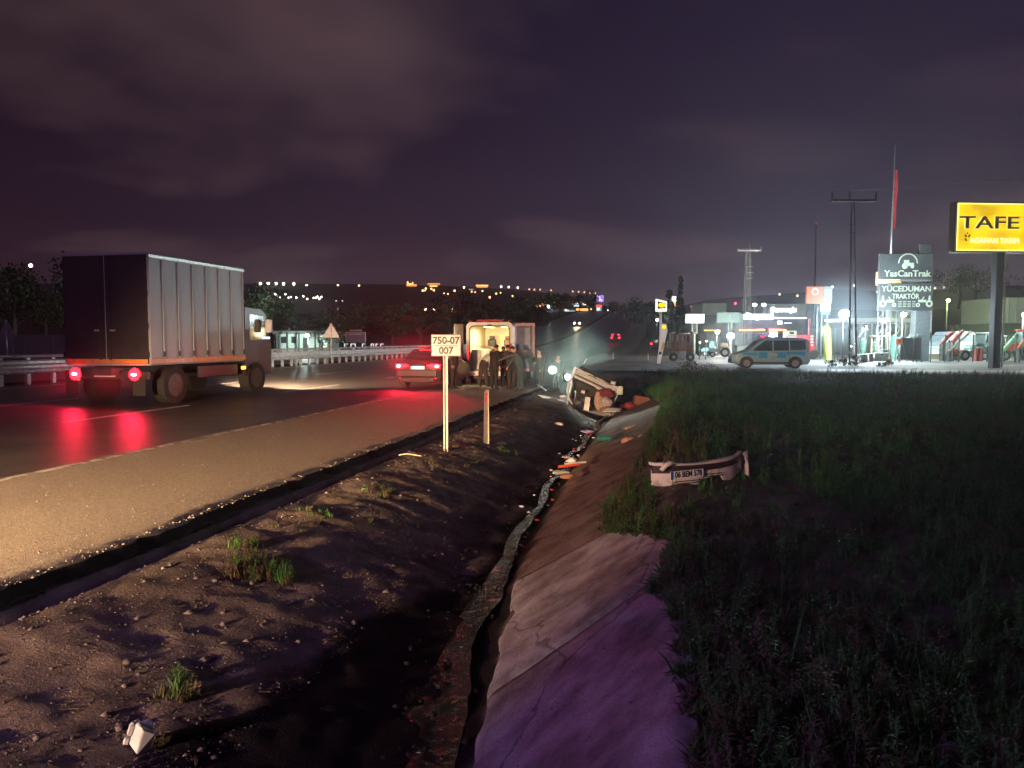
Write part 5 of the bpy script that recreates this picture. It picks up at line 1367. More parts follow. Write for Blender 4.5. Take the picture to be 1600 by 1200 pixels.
rr2 = N(t, 'ShaderNodeValToRGB'); rr2.color_ramp.elements[0].position = .40; rr2.color_ramp.elements[1].position = .56
rr2.color_ramp.elements[0].color = (.60, .38, .0, 1); rr2.color_ramp.elements[1].color = (1.0, .70, .0, 1)
t.links.new(nz.outputs[0], rr2.inputs[0]); t.links.new(rr2.outputs[0], b.inputs['Emission Color'])
f_.box('face', 1487, 1639, 319.5, 390, .04, m_tafe, y=-.28, b=.005)
yl_ = lit('yellow_tube', (1, .90, .25), 1.5)
f_.box('edge_light', 1487, 1639, 318.6, 320.2, .05, yl_, y=-.30, b=.005); f_.box('edge_light', 1487, 1639, 389.3, 390.6, .05, yl_, y=-.30, b=.005); f_.box('edge_light', 1486.6, 1488, 319, 390, .05, yl_, y=-.30, b=.005)
f_.box('seam_light', 1484, 1485, 316, 393, .05, mat('seam_pink', (.5, .42, .38), .4), y=-.28, b=.005)
halo = lit('letter_halo', (1, .86, .30), 1.3)
m_olive = mat('letter_olive', (.30, .30, .14), .5, var=.1)
f_.txt('TAFE', 1537, 349, 18.5, halo, y=-.315, name='letter_edge', wpx=98, off=.022, ext=.01)
f_.txt('TAFE', 1537, 349, 18.5, m_olive, y=-.36, wpx=96, off=.012, ext=.03)
f_.txt('AGAHAN TARIM', 1547, 375.5, 7.5, lit('small_letter', (1, .93, .55), 1.3), y=-.33, wpx=79, ext=.01)
mb = MB()
for (a, bb, rot) in ((-.11, .10, .6), (.11, .10, -.6), (-.10, -.12, .6), (.0, .26, 0)):
    mb.ball((0, 0, 0), .10, 8, 6, sq=(.55, .2, 1.1) if rot else (.5, .2, .5), M=Matrix.Translation((f_.X(1503) + a, -.34, f_.Z(371) + bb)) @ Matrix.Rotation(-rot, 4, 'Y'))
mb.build('emblem', m_ink, f_.t)
lamp('box_glow', 'AREA', (f_.X(1561), -.5, f_.Z(355)), (1, .68, .05), 60, f_.t, 3.0, aim=(0, -1, -.1))

f_.t.location += Vector((math.cos(R(YAW)) * -.26, math.sin(R(YAW)) * -.26, -.15))
# tractor dealer sign
f_ = Fr('billboard', 'dark grey billboard reading YasCanTrak and YUCEDUMAN TRAKTOR on a broad column', 'billboard', 1411, 60, .15)
f_.box('column', 1424, 1448, 486, 566, .7, mat('column_grey', (.16, .19, .20), .5), b=.05)
f_.box('column_edge', 1447.6, 1450, 486, 520, .75, m_galv, b=.01)
f_.box('upper_panel', 1369, 1452, 398, 437.5, .35, m_greyd)
f_.box('top_box', 1430, 1449, 384, 397.5, .3, m_greyd)
f_.box('lower_panel', 1369, 1452, 443.5, 486, .35, m_greyd)
f_.box('lattice_bar', 1369, 1452, 438, 440, .10, m_steel, y=.1)
for px in (1371, 1379, 1391, 1400): f_.pole('lattice_post', px, 486, 566, .06, m_steel, y=.15)
for k in range(6): f_.pole('brace', 1371, 490 + 12 * k, 500 + 12 * k, .03, m_steel, px1=1379, y=.15)
for k in range(6): f_.pole('brace', 1400, 490 + 12 * k, 500 + 12 * k, .03, m_steel, px1=1407, y=.15)
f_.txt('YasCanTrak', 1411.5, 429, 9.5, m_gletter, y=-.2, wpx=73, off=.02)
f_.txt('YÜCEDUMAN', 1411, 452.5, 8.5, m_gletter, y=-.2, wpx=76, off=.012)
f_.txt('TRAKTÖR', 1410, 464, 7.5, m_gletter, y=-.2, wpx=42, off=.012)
for row in (472.0, 475.5, 479.0):
    for k in range(4): f_.box('small_print', 1399 + k * 7.2, 1404 + k * 7.2, row - .9, row + .9, .02, lit('dim_letter', (.5, .58, .5), .16), y=-.19, b=.002)  # print given the same stand-in glow, dimmer
def ring(cx, cy, r0, r1, a0=0, a1=360, n=24, y=-.2):
    mb = MB()
    for k in range(n):
        A0, A1 = R(a0 + (a1 - a0) * k / n), R(a0 + (a1 - a0) * (k + 1) / n)
        mb.plate([(cx + r0 * math.cos(A0), y, cy + r0 * math.sin(A0)), (cx + r1 * math.cos(A0), y, cy + r1 * math.sin(A0)), (cx + r1 * math.cos(A1), y, cy + r1 * math.sin(A1)), (cx + r0 * math.cos(A1), y, cy + r0 * math.sin(A1))], .03)
    return mb
def tractor_icon(cx, cz, s, flip, name):
    q = -1 if flip else 1
    mb = ring(cx - q * .45 * s, cz, .13 * s, .27 * s, n=16)
    mb2 = ring(cx + q * .42 * s, cz - .10 * s, .07 * s, .16 * s, n=14)
    o = len(mb.v); mb.v += mb2.v; mb.f += [tuple(i + o for i in f0) for f0 in mb2.f]; mb.m += mb2.m
    mb.plate([(cx - q * .2 * s, -.2, cz + .10 * s), (cx + q * .42 * s, -.2, cz + .10 * s), (cx + q * .42 * s, -.2, cz + .30 * s), (cx - q * .2 * s, -.2, cz + .30 * s)], .03)
    mb.plate([(cx - q * .52 * s, -.2, cz + .28 * s), (cx - q * .34 * s, -.2, cz + .28 * s), (cx - q * .40 * s, -.2, cz + .62 * s), (cx - q * .50 * s, -.2, cz + .60 * s)], .03)
    mb.plate([(cx + q * .10 * s, -.2, cz + .3 * s), (cx + q * .18 * s, -.2, cz + .3 * s), (cx + q * .0 * s, -.2, cz + .55 * s), (cx - q * .04 * s, -.2, cz + .5 * s)], .03)
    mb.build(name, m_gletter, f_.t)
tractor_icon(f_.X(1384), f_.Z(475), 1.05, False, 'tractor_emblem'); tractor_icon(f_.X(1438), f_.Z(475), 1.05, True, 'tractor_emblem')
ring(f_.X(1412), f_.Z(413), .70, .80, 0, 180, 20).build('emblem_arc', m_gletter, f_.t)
cx, cz = f_.X(1412), f_.Z(417)
mb = MB().box((cx - .12, -.2, cz + .30), (.42, .03, .34)).box((cx + .22, -.2, cz + .12), (.50, .03, .26)).ball((cx - .25, -.2, cz), .24, 12, 8, sq=(1, .15, 1)).ball((cx + .36, -.2, cz - .05), .15, 12, 8, sq=(1, .15, 1))
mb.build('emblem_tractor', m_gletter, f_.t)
lamp('unseen_flood', 'SPOT', (-3.2, -4.5, 4.2), (.85, 1, .9), 900, f_.t, .2, spot=R(100), aim=(.5, .85, .35))
# orange letters behind
f_ = Fr('neon_sign', 'small orange glowing letter sign peeking out left of the grey billboard', 'sign', 1386, 66, .2, turn=18)
f_.box('end_letter', 1362, 1364.5, 427, 447, .2, lit('warm_neon', (1, .55, .2), 3.0), b=.02); f_.box('end_letter', 1368, 1370.5, 427, 447, .2, MATS['warm_neon'], b=.02)
f_.box('end_letter', 1362, 1370.5, 427, 429, .2, MATS['warm_neon'], b=.02); f_.box('end_letter', 1362, 1370.5, 444.5, 447, .2, MATS['warm_neon'], b=.02)
for k in range(8): f_.box('letter', 1373 + k * 4.2, 1376 + k * 4.2, 434 + k * .4, 444 - k * .6, .15, lit('pale_neon', (1, .72, .38), 2.6), b=.02)
f_.box('backing', 1371, 1410, 432, 445, .08, mat('orange_back', (.45, .20, .06), .6), y=.12)
f_.pole('post', 1386, 446, 566, .07, m_steel, y=.2)

# street poles
f_ = Fr('power_pole', 'twin-legged dark power pole with a crossarm and three insulators', 'power pole', 1330, 50, .1)
f_.pole('pole', 1327.5, 316, 577, .07, m_wood, px1=1323.5, r1=.045); f_.pole('pole', 1338.5, 316, 577, .07, m_wood, px1=1327.5, r1=.045)
f_.box('crossarm', 1292, 1362, 315, 318.5, .14, m_wood)
for px in (1293.5, 1320.5, 1361): 
    o = f_.pole('insulator', px, 303, 316, .05, mat('insulator', (.04, .03, .03), .4)); 
for yy_ in (352, 365): f_.pole('step_bolt', 1322, yy_, yy_ + 1, .02, m_wood, px1=1333)
for k, px in enumerate((1293.5, 1320.5, 1361)):
    a = Vector((f_.X(px), 0, f_.Z(303)))
    wv = [(a.x + 60 * s_, -14 * s_, a.z + 3.0 * (s_ ** 2) * 1 - 2.5 * s_ * (1 - s_) + 3 * s_) for s_ in np.linspace(0, 1, 12)]
    MB().tube(wv, .012, 4).build('wire', m_dark, f_.t)
f_ = Fr('lattice_tower', 'pale steel lattice power tower with a short crossarm behind the police van', 'power tower', 1166, 72, .2)
m_lat = mat('lattice_steel', (.42, .42, .38), .5, metal=.2)
w0, w1, zb, zt = .36, .17, 0, f_.Z(390)
for sx in (-1, 1):
    for sy in (-1, 1): MB().cyl((sx * w0, sy * w0, 0), (sx * w1, sy * w1, zt), .022, n=5).build('leg', m_lat, f_.t)
nb_ = 15
for k in range(nb_):
    a, b_ = k / nb_, (k + 1) / nb_; wa, wb_ = w0 + (w1 - w0) * a, w0 + (w1 - w0) * b_
    s_ = 1 if k % 2 else -1
    for sy in (-1, 1): MB().cyl((s_ * wa, sy * wa, zt * a), (-s_ * wb_, sy * wb_, zt * b_), .013, n=4).build('brace', m_lat, f_.t)
f_.box('crossarm', 1149, 1186, 391.5, 394, .16, m_lat)
f_.pole('insulator', 1185.5, 386, 392, .04, m_lat); f_.pole('insulator', 1168, 380, 391, .03, m_lat); f_.pole('insulator', 1150.5, 389, 392, .04, m_lat)
for py in (417, 426, 435): f_.box('bracket', 1164, 1175, py, py + 1.2, .08, m_lat)
f_ = Fr('flagpole', 'tall pale flagpole with a limp red flag', 'flagpole', 1388, 85, .2)
f_.pole('pole', 1385.5, 232, 560, .16, mat('flagpole_white', (.62, .68, .70), .4), px1=1388.5, r1=.05); lamp('unseen_flood', 'SPOT', (-1.5, -2.5, .4), (.85, .95, 1), 60000, f_.t, .2, spot=R(30), blend=.8, aim=(.12, .22, 1))  # unseen spot added at the foot to brighten the pale pole
mb = MB(); Vv = []; 
for j in range(13):
    for k in range(7):
        z = f_.Z(270) - (f_.Z(270) - f_.Z(360)) * j / 12; wd = .42 * (1 - abs(j / 12 - .35)) + .05
        Vv.append((f_.X(1388.8) + wd * k / 6, .12 * math.sin(k * 2.0 + j * .4), z))
mb.add(Vv, [(j * 7 + k, j * 7 + k + 1, (j + 1) * 7 + k + 1, (j + 1) * 7 + k) for j in range(12) for k in range(6)])
mb.build('flag', mat('flag_red', (.42, .03, .04), .7), f_.t)
f_ = Fr('mast', 'very thin dark mast with a faint red tip light behind the orange sign', 'mast', 1270, 150, .2)
f_.pole('pole', 1270, 353, 520, .25, m_greyd, n=6, r1=.12); f_.pole('tip_light', 1270, 350.5, 353, .18, m_red_dim)

# orange and grey sign
f_ = Fr('sign_board', 'orange and grey sign board on twin posts above the lime banner', 'sign', 1277, 68, .2)
f_.box('orange_panel', 1257, 1283.5, 448.5, 475, .25, lit('orange_panel', (.50, .14, .07), .42)); f_.box('grey_panel', 1283.8, 1297, 448.5, 475, .25, lit('grey_panel', (.16, .22, .24), .42))
e_ = ring(f_.X(1270), f_.Z(456.5), .20, .34, n=18, y=-.15).build('emblem', lit('emblem_pale', (.4, .45, .5), .4), f_.t)
for r_ in (455, 460.5): f_.box('small_print', 1286, 1295, r_ - 1.4, r_ + 1.4, .02, lit('grey_print', (.4, .5, .52), .45), y=-.14, b=.004)
for px in (1275, 1282, 1291): f_.pole('post', px, 475, 562, .09, m_steel)
f_.box('lower_lit_panel', 1280, 1287, 475.5, 487, .2, lit('blue_white', (.6, .85, 1.0), 1.0)); f_.box('lower_lit_panel', 1288.5, 1295, 475.5, 487, .2, MATS['blue_white'])
f_.box('blue_panel', 1280, 1295, 487.3, 492, .2, mat('blue_dull', (.08, .16, .30), .5))
f_ = Fr('banner_board', 'lime green tall leaning banner board', 'banner', 1292, 62, .2)
mb = MB().prism([(f_.X(1289.5), 0), (f_.X(1298.5), 0), (f_.X(1295), f_.Z(514)), (f_.X(1291), f_.Z(507)), (f_.X(1284), f_.Z(510))], -.25, .15)
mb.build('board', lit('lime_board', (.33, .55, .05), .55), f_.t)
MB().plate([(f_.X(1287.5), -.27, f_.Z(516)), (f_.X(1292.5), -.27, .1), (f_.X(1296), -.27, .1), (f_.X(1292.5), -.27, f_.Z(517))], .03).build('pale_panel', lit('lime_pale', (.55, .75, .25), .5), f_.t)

# showroom with bright letters
f_ = Fr('showroom', 'grey showroom with white glowing letter signs above red fascias', 'building', 1210, 100, .2)
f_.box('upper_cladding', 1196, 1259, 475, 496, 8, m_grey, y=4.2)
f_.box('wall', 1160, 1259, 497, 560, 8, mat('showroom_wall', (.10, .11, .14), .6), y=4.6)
f_.box('side_wing', 1150, 1162, 490, 560, 7, m_tealw, y=4)
g1 = f_.txt('Gumruoglu', 1223, 484.2, 6.5, m_wls, y=.1, wpx=40, off=.05)
f_.box('letter_sign', 1162, 1208, 491, 499, .3, m_wls, y=.3, b=.1)
f_.txt('Baysal', 1185, 494, 7.5, m_wls, y=.0, wpx=42, off=.05)
f_.box('light_strip', 1208, 1260, 496, 498, .2, m_wl, y=.3)
for (a, bb) in ((1152, 1192), (1199, 1225)):
    f_.box('fascia', a, bb, 513, 519.8, .6, mat('red_fascia', (.28, .03, .03), .5), y=-.2); f_.box('fascia_light', a, bb, 515, 517.2, .2, m_or, y=-.6)
for k in range(9): f_.box('window', 1163 + k * 10.5, 1171.5 + k * 10.5, 521, 548, .1, mat('shop_window', (.04, .05, .07), .1), y=.55)
f_.box('letter_m', 1200, 1202, 518, 527, .1, m_wls, y=-.6); f_.box('letter_m', 1205, 1207, 518, 527, .1, m_wls, y=-.6); f_.box('letter_m', 1209, 1211, 519, 526, .1, m_wls, y=-.6); f_.box('letter_m', 1200, 1211, 521, 523, .1, m_wls, y=-.6)
for px, py in ((1178, 476.5), (1192, 476.5)):
    f_.pole('floodlight_arm', px, py, 492, .05, m_steel, y=.2); MB().bbox((f_.X(px), .1, f_.Z(py)), (.5, .25, .35), .06).build('floodlight', lit('flood_glass', (.9, 1, .9), 14), f_.t)
MB().bbox((f_.X(1215), -.5, f_.Z(504.5)), (.5, .3, .35), .05).build('floodlight', MATS['flood_glass'], f_.t)
MB().bbox((f_.X(1228), -.5, f_.Z(505)), (1.0, .1, .12), .03).build('small_lit_sign', lit('blue_white2', (.5, .6, 1), 2.5), f_.t)
lamp('sign_glow', 'AREA', (f_.X(1200), -1.0, f_.Z(496)), (.7, .82, 1), 2500, f_.t, 3, aim=(0, -1, -.9))

# teal-lit blocks left of it
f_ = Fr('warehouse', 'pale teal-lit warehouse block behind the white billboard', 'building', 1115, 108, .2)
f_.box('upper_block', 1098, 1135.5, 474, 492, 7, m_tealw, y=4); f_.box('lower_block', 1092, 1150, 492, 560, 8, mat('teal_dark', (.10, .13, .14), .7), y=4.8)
f_.box('fascia_light', 1101, 1130, 515.4, 517, .2, m_or, y=.6)
for k in range(5): f_.box('shutter', 1095 + k * 10, 1103 + k * 10, 522, 552, .1, mat('shutter', (.16, .22, .20), .6), y=.75)
f_ = Fr('sign_board', 'blank pale green sign board with a faint arrow emblem on twin posts', 'sign', 1139, 84, .2)
f_.box('panel', 1119, 1155, 488.5, 504.5, .25, lit('pale_green_board', (.16, .27, .24), .55)); f_.box('post', 1136, 1138.5, 504.5, 560, .2, m_tealw); f_.box('post', 1140.5, 1143, 504.5, 560, .2, m_tealw)
MB().plate([(f_.X(1136), -.15, f_.Z(499)), (f_.X(1137.2), -.15, f_.Z(499)), (f_.X(1138.6), -.15, f_.Z(494)), (f_.X(1140), -.15, f_.Z(499)), (f_.X(1141.2), -.15, f_.Z(499)), (f_.X(1138.8), -.15, f_.Z(490.5))], .02).build('emblem', lit('faint_emblem', (.25, .36, .32), .6), f_.t)
f_.box('small_print', 1132, 1145, 500.5, 501.5, .02, MATS['faint_emblem'], y=-.14, b=.004)
f_ = Fr('billboard', 'bright white blank billboard on a lattice stand', 'billboard', 1084.5, 82, .2)
f_.box('panel', 1070.5, 1099, 491, 505, .3, lit('white_billboard', (.85, .98, .92), 1.25))
for r_ in (496, 499.5): f_.box('faint_print', 1075, 1095, r_, r_ + .8, .02, lit('faint_grey', (.5, .6, .6), .9), y=-.17, b=.004)
for px in (1080.5, 1088): f_.pole('post', px, 505, 522, .07, m_steel)
for k in range(5): f_.pole('brace', 1080.5, 505 + 3.4 * k, 508.4 + 3.4 * k, .03, m_steel, px1=1088)
f_.pole('post', 1084.5, 521, 562, .12, mat('post_green', (.25, .32, .28), .5))
# yellow and white sign on the pale pole + leaning striped board
f_ = Fr('sign_board', 'white framed lit sign with a yellow picture on a tall pale pole', 'sign', 1031, 57, .15)
f_.pole('pole', 1031, 487, 560, .085, mat('pale_pole', (.48, .46, .55), .5))
mb = MB().plate([(f_.X(1023.5), -.1, f_.Z(487)), (f_.X(1040.5), -.1, f_.Z(487)), (f_.X(1040.5), -.1, f_.Z(471.5)), (f_.X(1023.5), -.1, f_.Z(467.5))], .2); mb.build('frame', lit('sign_white', (.95, 1, .9), 1.2), f_.t)
MB().plate([(f_.X(1026), -.115, f_.Z(483)), (f_.X(1038.5), -.115, f_.Z(482)), (f_.X(1038.5), -.115, f_.Z(474)), (f_.X(1026), -.115, f_.Z(471))], .02).build('picture', mat('pic_dark', (.05, .04, .02), .5), f_.t)
MB().ball((f_.X(1032.6), -.13, f_.Z(477.2)), .26, 12, 8, sq=(1.1, .1, .7)).build('yellow_shape', lit('sign_yellow', (1, .72, .0), 1.1), f_.t)
f_.box('small_print', 1026, 1037, 484.3, 485.3, .02, mat('print_dark', (.1, .1, .1), .5), y=-.12, b=.004)
f_ = Fr('banner_board', 'leaning white board with yellow and black patches at the foot of the pale pole', 'banner', 1031, 55, .1)
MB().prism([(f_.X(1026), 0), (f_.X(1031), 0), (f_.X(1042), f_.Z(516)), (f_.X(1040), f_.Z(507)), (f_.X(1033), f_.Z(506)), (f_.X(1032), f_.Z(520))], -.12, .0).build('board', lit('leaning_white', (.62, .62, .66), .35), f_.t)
MB().ball((f_.X(1036.5), -.13, f_.Z(511)), .16, 10, 6, sq=(1, .2, 1)).build('yellow_patch', lit('sign_yellow', (1, .72, .0), 1.1), f_.t)
MB().plate([(f_.X(1031), -.135, f_.Z(547)), (f_.X(1033.5), -.135, f_.Z(548)), (f_.X(1038), -.135, f_.Z(537)), (f_.X(1035), -.135, f_.Z(534))], .02).build('yellow_patch', mat('yell', (.5, .42, .05), .5), f_.t)
MB().plate([(f_.X(1028.5), -.135, f_.Z(554)), (f_.X(1032.5), -.135, f_.Z(554)), (f_.X(1033.5), -.135, f_.Z(550)), (f_.X(1029.5), -.135, f_.Z(549))], .02).build('black_patch', m_ink, f_.t)
f_.pole('cable', 1042, 530, 552, .012, m_steel, px1=1043)
f_ = Fr('trailer', 'rusty trailer loaded with scrap machinery right of the leaning board', 'trailer', 1066, 60, .12)
m_rust = mat('rust', (.15, .085, .065), .9, scale=2.5, bump=.5, col2=(.07, .05, .05))
f_.box('load_bed', 1048, 1084, 534, 549, 1.8, m_rust, y=.9)
for k in range(7): f_.box('side_post', 1048 + 5.6 * k, 1049.4 + 5.6 * k, 521 + (k % 3) * 1.5, 549, .08, m_rust, y=-.06)
q = np.random.default_rng(5)
for k in range(9):
    px = 1050 + 3.7 * k; f_.box('scrap_piece', px, px + 4 + 3 * q.random(), 518 + 5 * q.random(), 533, .5 + .6 * q.random(), m_rust if k % 2 else m_steel, y=.6 + .5 * q.random())
f_.pole('arm', 1046, 519, 522, .05, m_galv, px1=1054); f_.pole('arm', 1047, 520, 545, .06, m_steel, px1=1046); f_.pole('arm', 1066, 521, 521.5, .05, m_galv, px1=1077)
f_.box('crate_underneath', 1060, 1069, 549, 562, .6, mat('grey_crate', (.16, .17, .20), .7), y=-.2)
for px in (1052, 1078):
    c = (f_.X(px), -.05, .42); w_ = MB().cyl((c[0], c[1] - .1, c[2]), (c[0], c[1] + .12, c[2]), .34, n=16).build('wheel', m_black, f_.t); MB().cyl((c[0], c[1] - .12, c[2]), (c[0], c[1] - .1, c[2]), .12, n=12).build('rim', m_steel, w_)
far_sign = Fr('sign_board', 'small white sign over an orange one high behind the yellow sign', 'sign', 1053, 200, .2)
far_sign.box('panel', 1049, 1057.5, 464, 471.5, .4, m_wl); far_sign.box('orange_panel', 1052, 1054.2, 472, 479, .3, m_or); far_sign.pole('post', 1053, 479, 500, .15, m_steel)
fs_ = Fr('sign_board', 'orange and yellow glowing letters above the white billboard', 'sign', 1087, 130, .2)
for (px, py, mm) in ((1080, 479.5, m_or), (1086, 479.5, m_or), (1091, 479.5, m_or), (1083, 484, lit('yellowish', (1, .85, .5), 2)), (1090.5, 484, MATS['yellowish'])):
    MB().bbox((fs_.X(px), 0, fs_.Z(py)), (.45, .2, .42), .1).build('letter', mm, fs_.t)
fs_.pole('post', 1080, 484, 540, .08, m_steel)

# lamps on posts
def street_lamp(px, py, D, label, col, pw, r=.12, es=60, ybase=562, cat='street lamp', grp=None, arm=.0, post=True):
    f = Fr('street_lamp', label, cat, px, D, .2, grp=grp)
    if post: f.pole('post', px + arm, py, ybase, .04, m_greyd, y=.12)
    MB().ball((0, -.05, f.Z(py)), r, 12, 8, sq=(1, .7, .8)).build('lamp_head', lit('lampglass_%.2f_%.2f_%g' % (col[0], col[2], es), col, es), f.t, True)
    if pw: lamp('lamp_light', 'POINT', (0, -.6, f.Z(py) - .05), col, pw, f.t, r)
    return f
street_lamp(1317, 491, 58, 'dazzling white yard lamp between the lime banner and the twin poles', (.72, .90, 1.0), 11000, .42, 90)
street_lamp(1141, 525, 76, 'dazzling white yard lamp above the front of the police van', (.80, .93, 1.0), 6000, .38, 70)
street_lamp(1120, 519, 80, 'warm white lamp cluster left of the dazzling lamp by the van', (1, .88, .70), 1400, .22, 30)
street_lamp(1409, 492, 62, 'white lamp glowing beneath the grey billboard', (.86, 1, .93), 8000, .24, 60)
street_lamp(1478, 470, 88, 'yellow-green street lamp on a thin post', (.85, 1.0, .40), 2600, .22, 26)
street_lamp(1597, 492, 64, 'bright lamp at the right edge on the pale wall', (.95, 1, .92), 5000, .2, 60)
street_lamp(1297, 449, 72, 'small lamp at the top right corner of the orange and grey sign', (1, .95, .9), 0, .10, 12, 475)
street_lamp(1331, 447, 90, 'tiny lamp just right of the twin poles above the yard', (1, .9, .85), 0, .09, 10)
street_lamp(1026, 500, 120, 'pale green-white lamp behind the pale pole', (.85, 1, .92), 200, .24, 14)
street_lamp(1553, 452, 110, 'small white lamp left of the tall yellow sign post', (1, .97, .95), 0, .14, 14)
street_lamp(1305, 501, 70, 'small yellow lamp left of the dazzling yard lamp', (1, .95, .6), 0, .10, 6)
street_lamp(1288.5, 501, 66, 'small round white lamp at the top of the lime banner', (.95, 1, 1), 0, .10, 9, 515)
street_lamp(1386, 522, 60, 'white lamp by the scaffold under the canopy', (.95, 1, .95), 150, .12, 14)
street_lamp(1352, 510, 60, 'small warm lamp at the end of the slanting arm', (1, .85, .7), 60, .07, 10)
for px, py, lb in ((1329, 541, 'low white lamp at the foot of the left pole'), (1336, 537, 'low warm lamp between the twin poles'), (1103, 533, 'low warm lamp among the parked machines'), (1093, 535, 'low white lamp under the white billboard')):
    street_lamp(px, py, 62, lb, (1, .92, .78), 40, .07, 10)

pp = A(1317, 491, 58); glow_haze(tuple(pp), (4.2, 3.8, 3.4), .024, (.75, .9, 1.0))  # haze balls added for the glare of the yard lamps
pp = A(1141, 525, 76); glow_haze(tuple(pp), (3.6, 3.6, 3.2), .022, (.8, .95, 1.0))
pp = A(1409, 492, 62); glow_haze(tuple(pp), (2.4, 2.4, 2.2), .018, (.8, 1, .9))
# yard canopy, building at right, concrete, fence
f_ = Fr('canopy', 'beige flat canopy on thin posts behind the grey billboard', 'canopy', 1375, 84, .2)
f_.box('roof_slab', 1318, 1432, 497, 503, 5, mat('canopy_beige', (.50, .48, .36), .6), y=2.5); f_.box('under_slab', 1352, 1425, 503, 505, 4, m_steel, y=2.5)
for px in (1340, 1368, 1384, 1420): f_.pole('post', px, 503, 560, .10, mat('post_pale', (.40, .44, .38), .5), y=1)
f_.box('back_wall', 1290, 1440, 512, 560, .3, mat('yard_wall', (.10, .12, .13), .7), y=7)
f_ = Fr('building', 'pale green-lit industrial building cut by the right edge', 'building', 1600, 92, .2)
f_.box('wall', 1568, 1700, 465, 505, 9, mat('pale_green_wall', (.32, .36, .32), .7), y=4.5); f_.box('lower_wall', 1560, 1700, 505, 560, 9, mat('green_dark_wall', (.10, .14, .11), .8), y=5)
for k in range(8): f_.box('cladding_rib', 1572 + 12 * k, 1573 + 12 * k, 466, 504, .1, m_tealw, y=-.03)
f_ = Fr('mesh_fence', 'green wire mesh fence in front of the tractor yard', 'fence', 1500, 57, .15)
m_fg = mat('fence_green', (.08, .20, .16), .5)
for k, px in enumerate(range(1432, 1662, 22)): f_.pole('post', px, 522, 566, .045, m_fg, n=6)
for py in (524, 545, 564): f_.pole('rail', 1432, py, py, .016, m_fg, px1=1652, n=4) if False else MB().cyl((f_.X(1432), 0, f_.Z(py)), (f_.X(1652), 0, f_.Z(py)), .016, n=4).build('rail', m_fg, f_.t)
mb = MB()
for k in range(150):
    x = f_.X(1432) + (f_.X(1652) - f_.X(1432)) * k / 150; mb.box((x, 0, (f_.Z(524) + f_.Z(564)) / 2), (.008, .008, f_.Z(524) - f_.Z(564)))
for k in range(12): z = f_.Z(564) + (f_.Z(524) - f_.Z(564)) * k / 12; mb.box(((f_.X(1432) + f_.X(1652)) / 2, 0, z), (f_.X(1652) - f_.X(1432), .006, .008))
kind(mb.build('wire_mesh', m_fg, f_.t), 'stuff')
f_ = Fr('gate', 'dark mesh gate panel left of the grey billboard column', 'gate', 1427, 56, .15)
for px in (1406, 1427, 1440): f_.pole('post', px, 524, 566, .05, m_steel)
for py in (526, 563): MB().cyl((f_.X(1406), 0, f_.Z(py)), (f_.X(1440), 0, f_.Z(py)), .03, n=5).build('rail', m_steel, f_.t)
MB().cyl((f_.X(1408), 0, f_.Z(532)), (f_.X(1418), 0, .1), .03, n=5).build('brace', m_steel, f_.t)
f_.box('infill', 1407, 1439, 528, 562, .02, mat('gate_fill', (.05, .075, .08), .6), y=.05)
f_ = Fr('warning_sign', 'small orange notice on a post beside the gate', 'sign', 1403.5, 53, .15)
f_.pole('post', 1403.5, 538, 566, .04, m_steel); f_.box('plate', 1399, 1408.5, 529, 538.5, .03, lit('orange_notice', (.60, .15, .05), .5), y=-.05, b=.01); ring(f_.X(1404), f_.Z(533.5), .05, .09, n=10, y=-.08).build('symbol', m_ink, f_.t)
for k, (a, bb, t_, lb) in enumerate(((1342, 1353, 553, 'leftmost pale concrete block at the yard entrance'), (1354, 1362, 552, 'second concrete block from the left at the yard entrance'), (1363, 1386, 551, 'long low concrete trough at the yard entrance'), (1376, 1386, 546, 'dark crate standing on the long concrete trough'))):
    f_ = Fr('concrete_block', lb, 'concrete block', (a + bb) / 2, 57 + .3 * k, .2); f_.box('block', a, bb, t_, 566 - k, .6, mat('conc_block', (.30, .31, .27), .8) if k < 3 else m_greyd, b=.03)
    f_.box('lifting_slot', (a + bb) / 2 - 1, (a + bb) / 2 + 1, t_ + 2, t_ + 4, .02, m_dark, y=-.31, b=.002)
f_ = Fr('traffic_cone', 'orange and white traffic cone beside the concrete trough', 'cone', 1391, 54, .2)
MB().cyl((0, 0, .03), (0, 0, .75), .16, .03, 12).build('cone', mat('cone_orange', (.60, .14, .05), .5), f_.t); MB().cyl((0, 0, .35), (0, 0, .50), .110, .085, 12).build('white_band', m_white_p, f_.t); MB().bbox((0, 0, .02), (.38, .38, .04), .01).build('base', m_dark, f_.t)
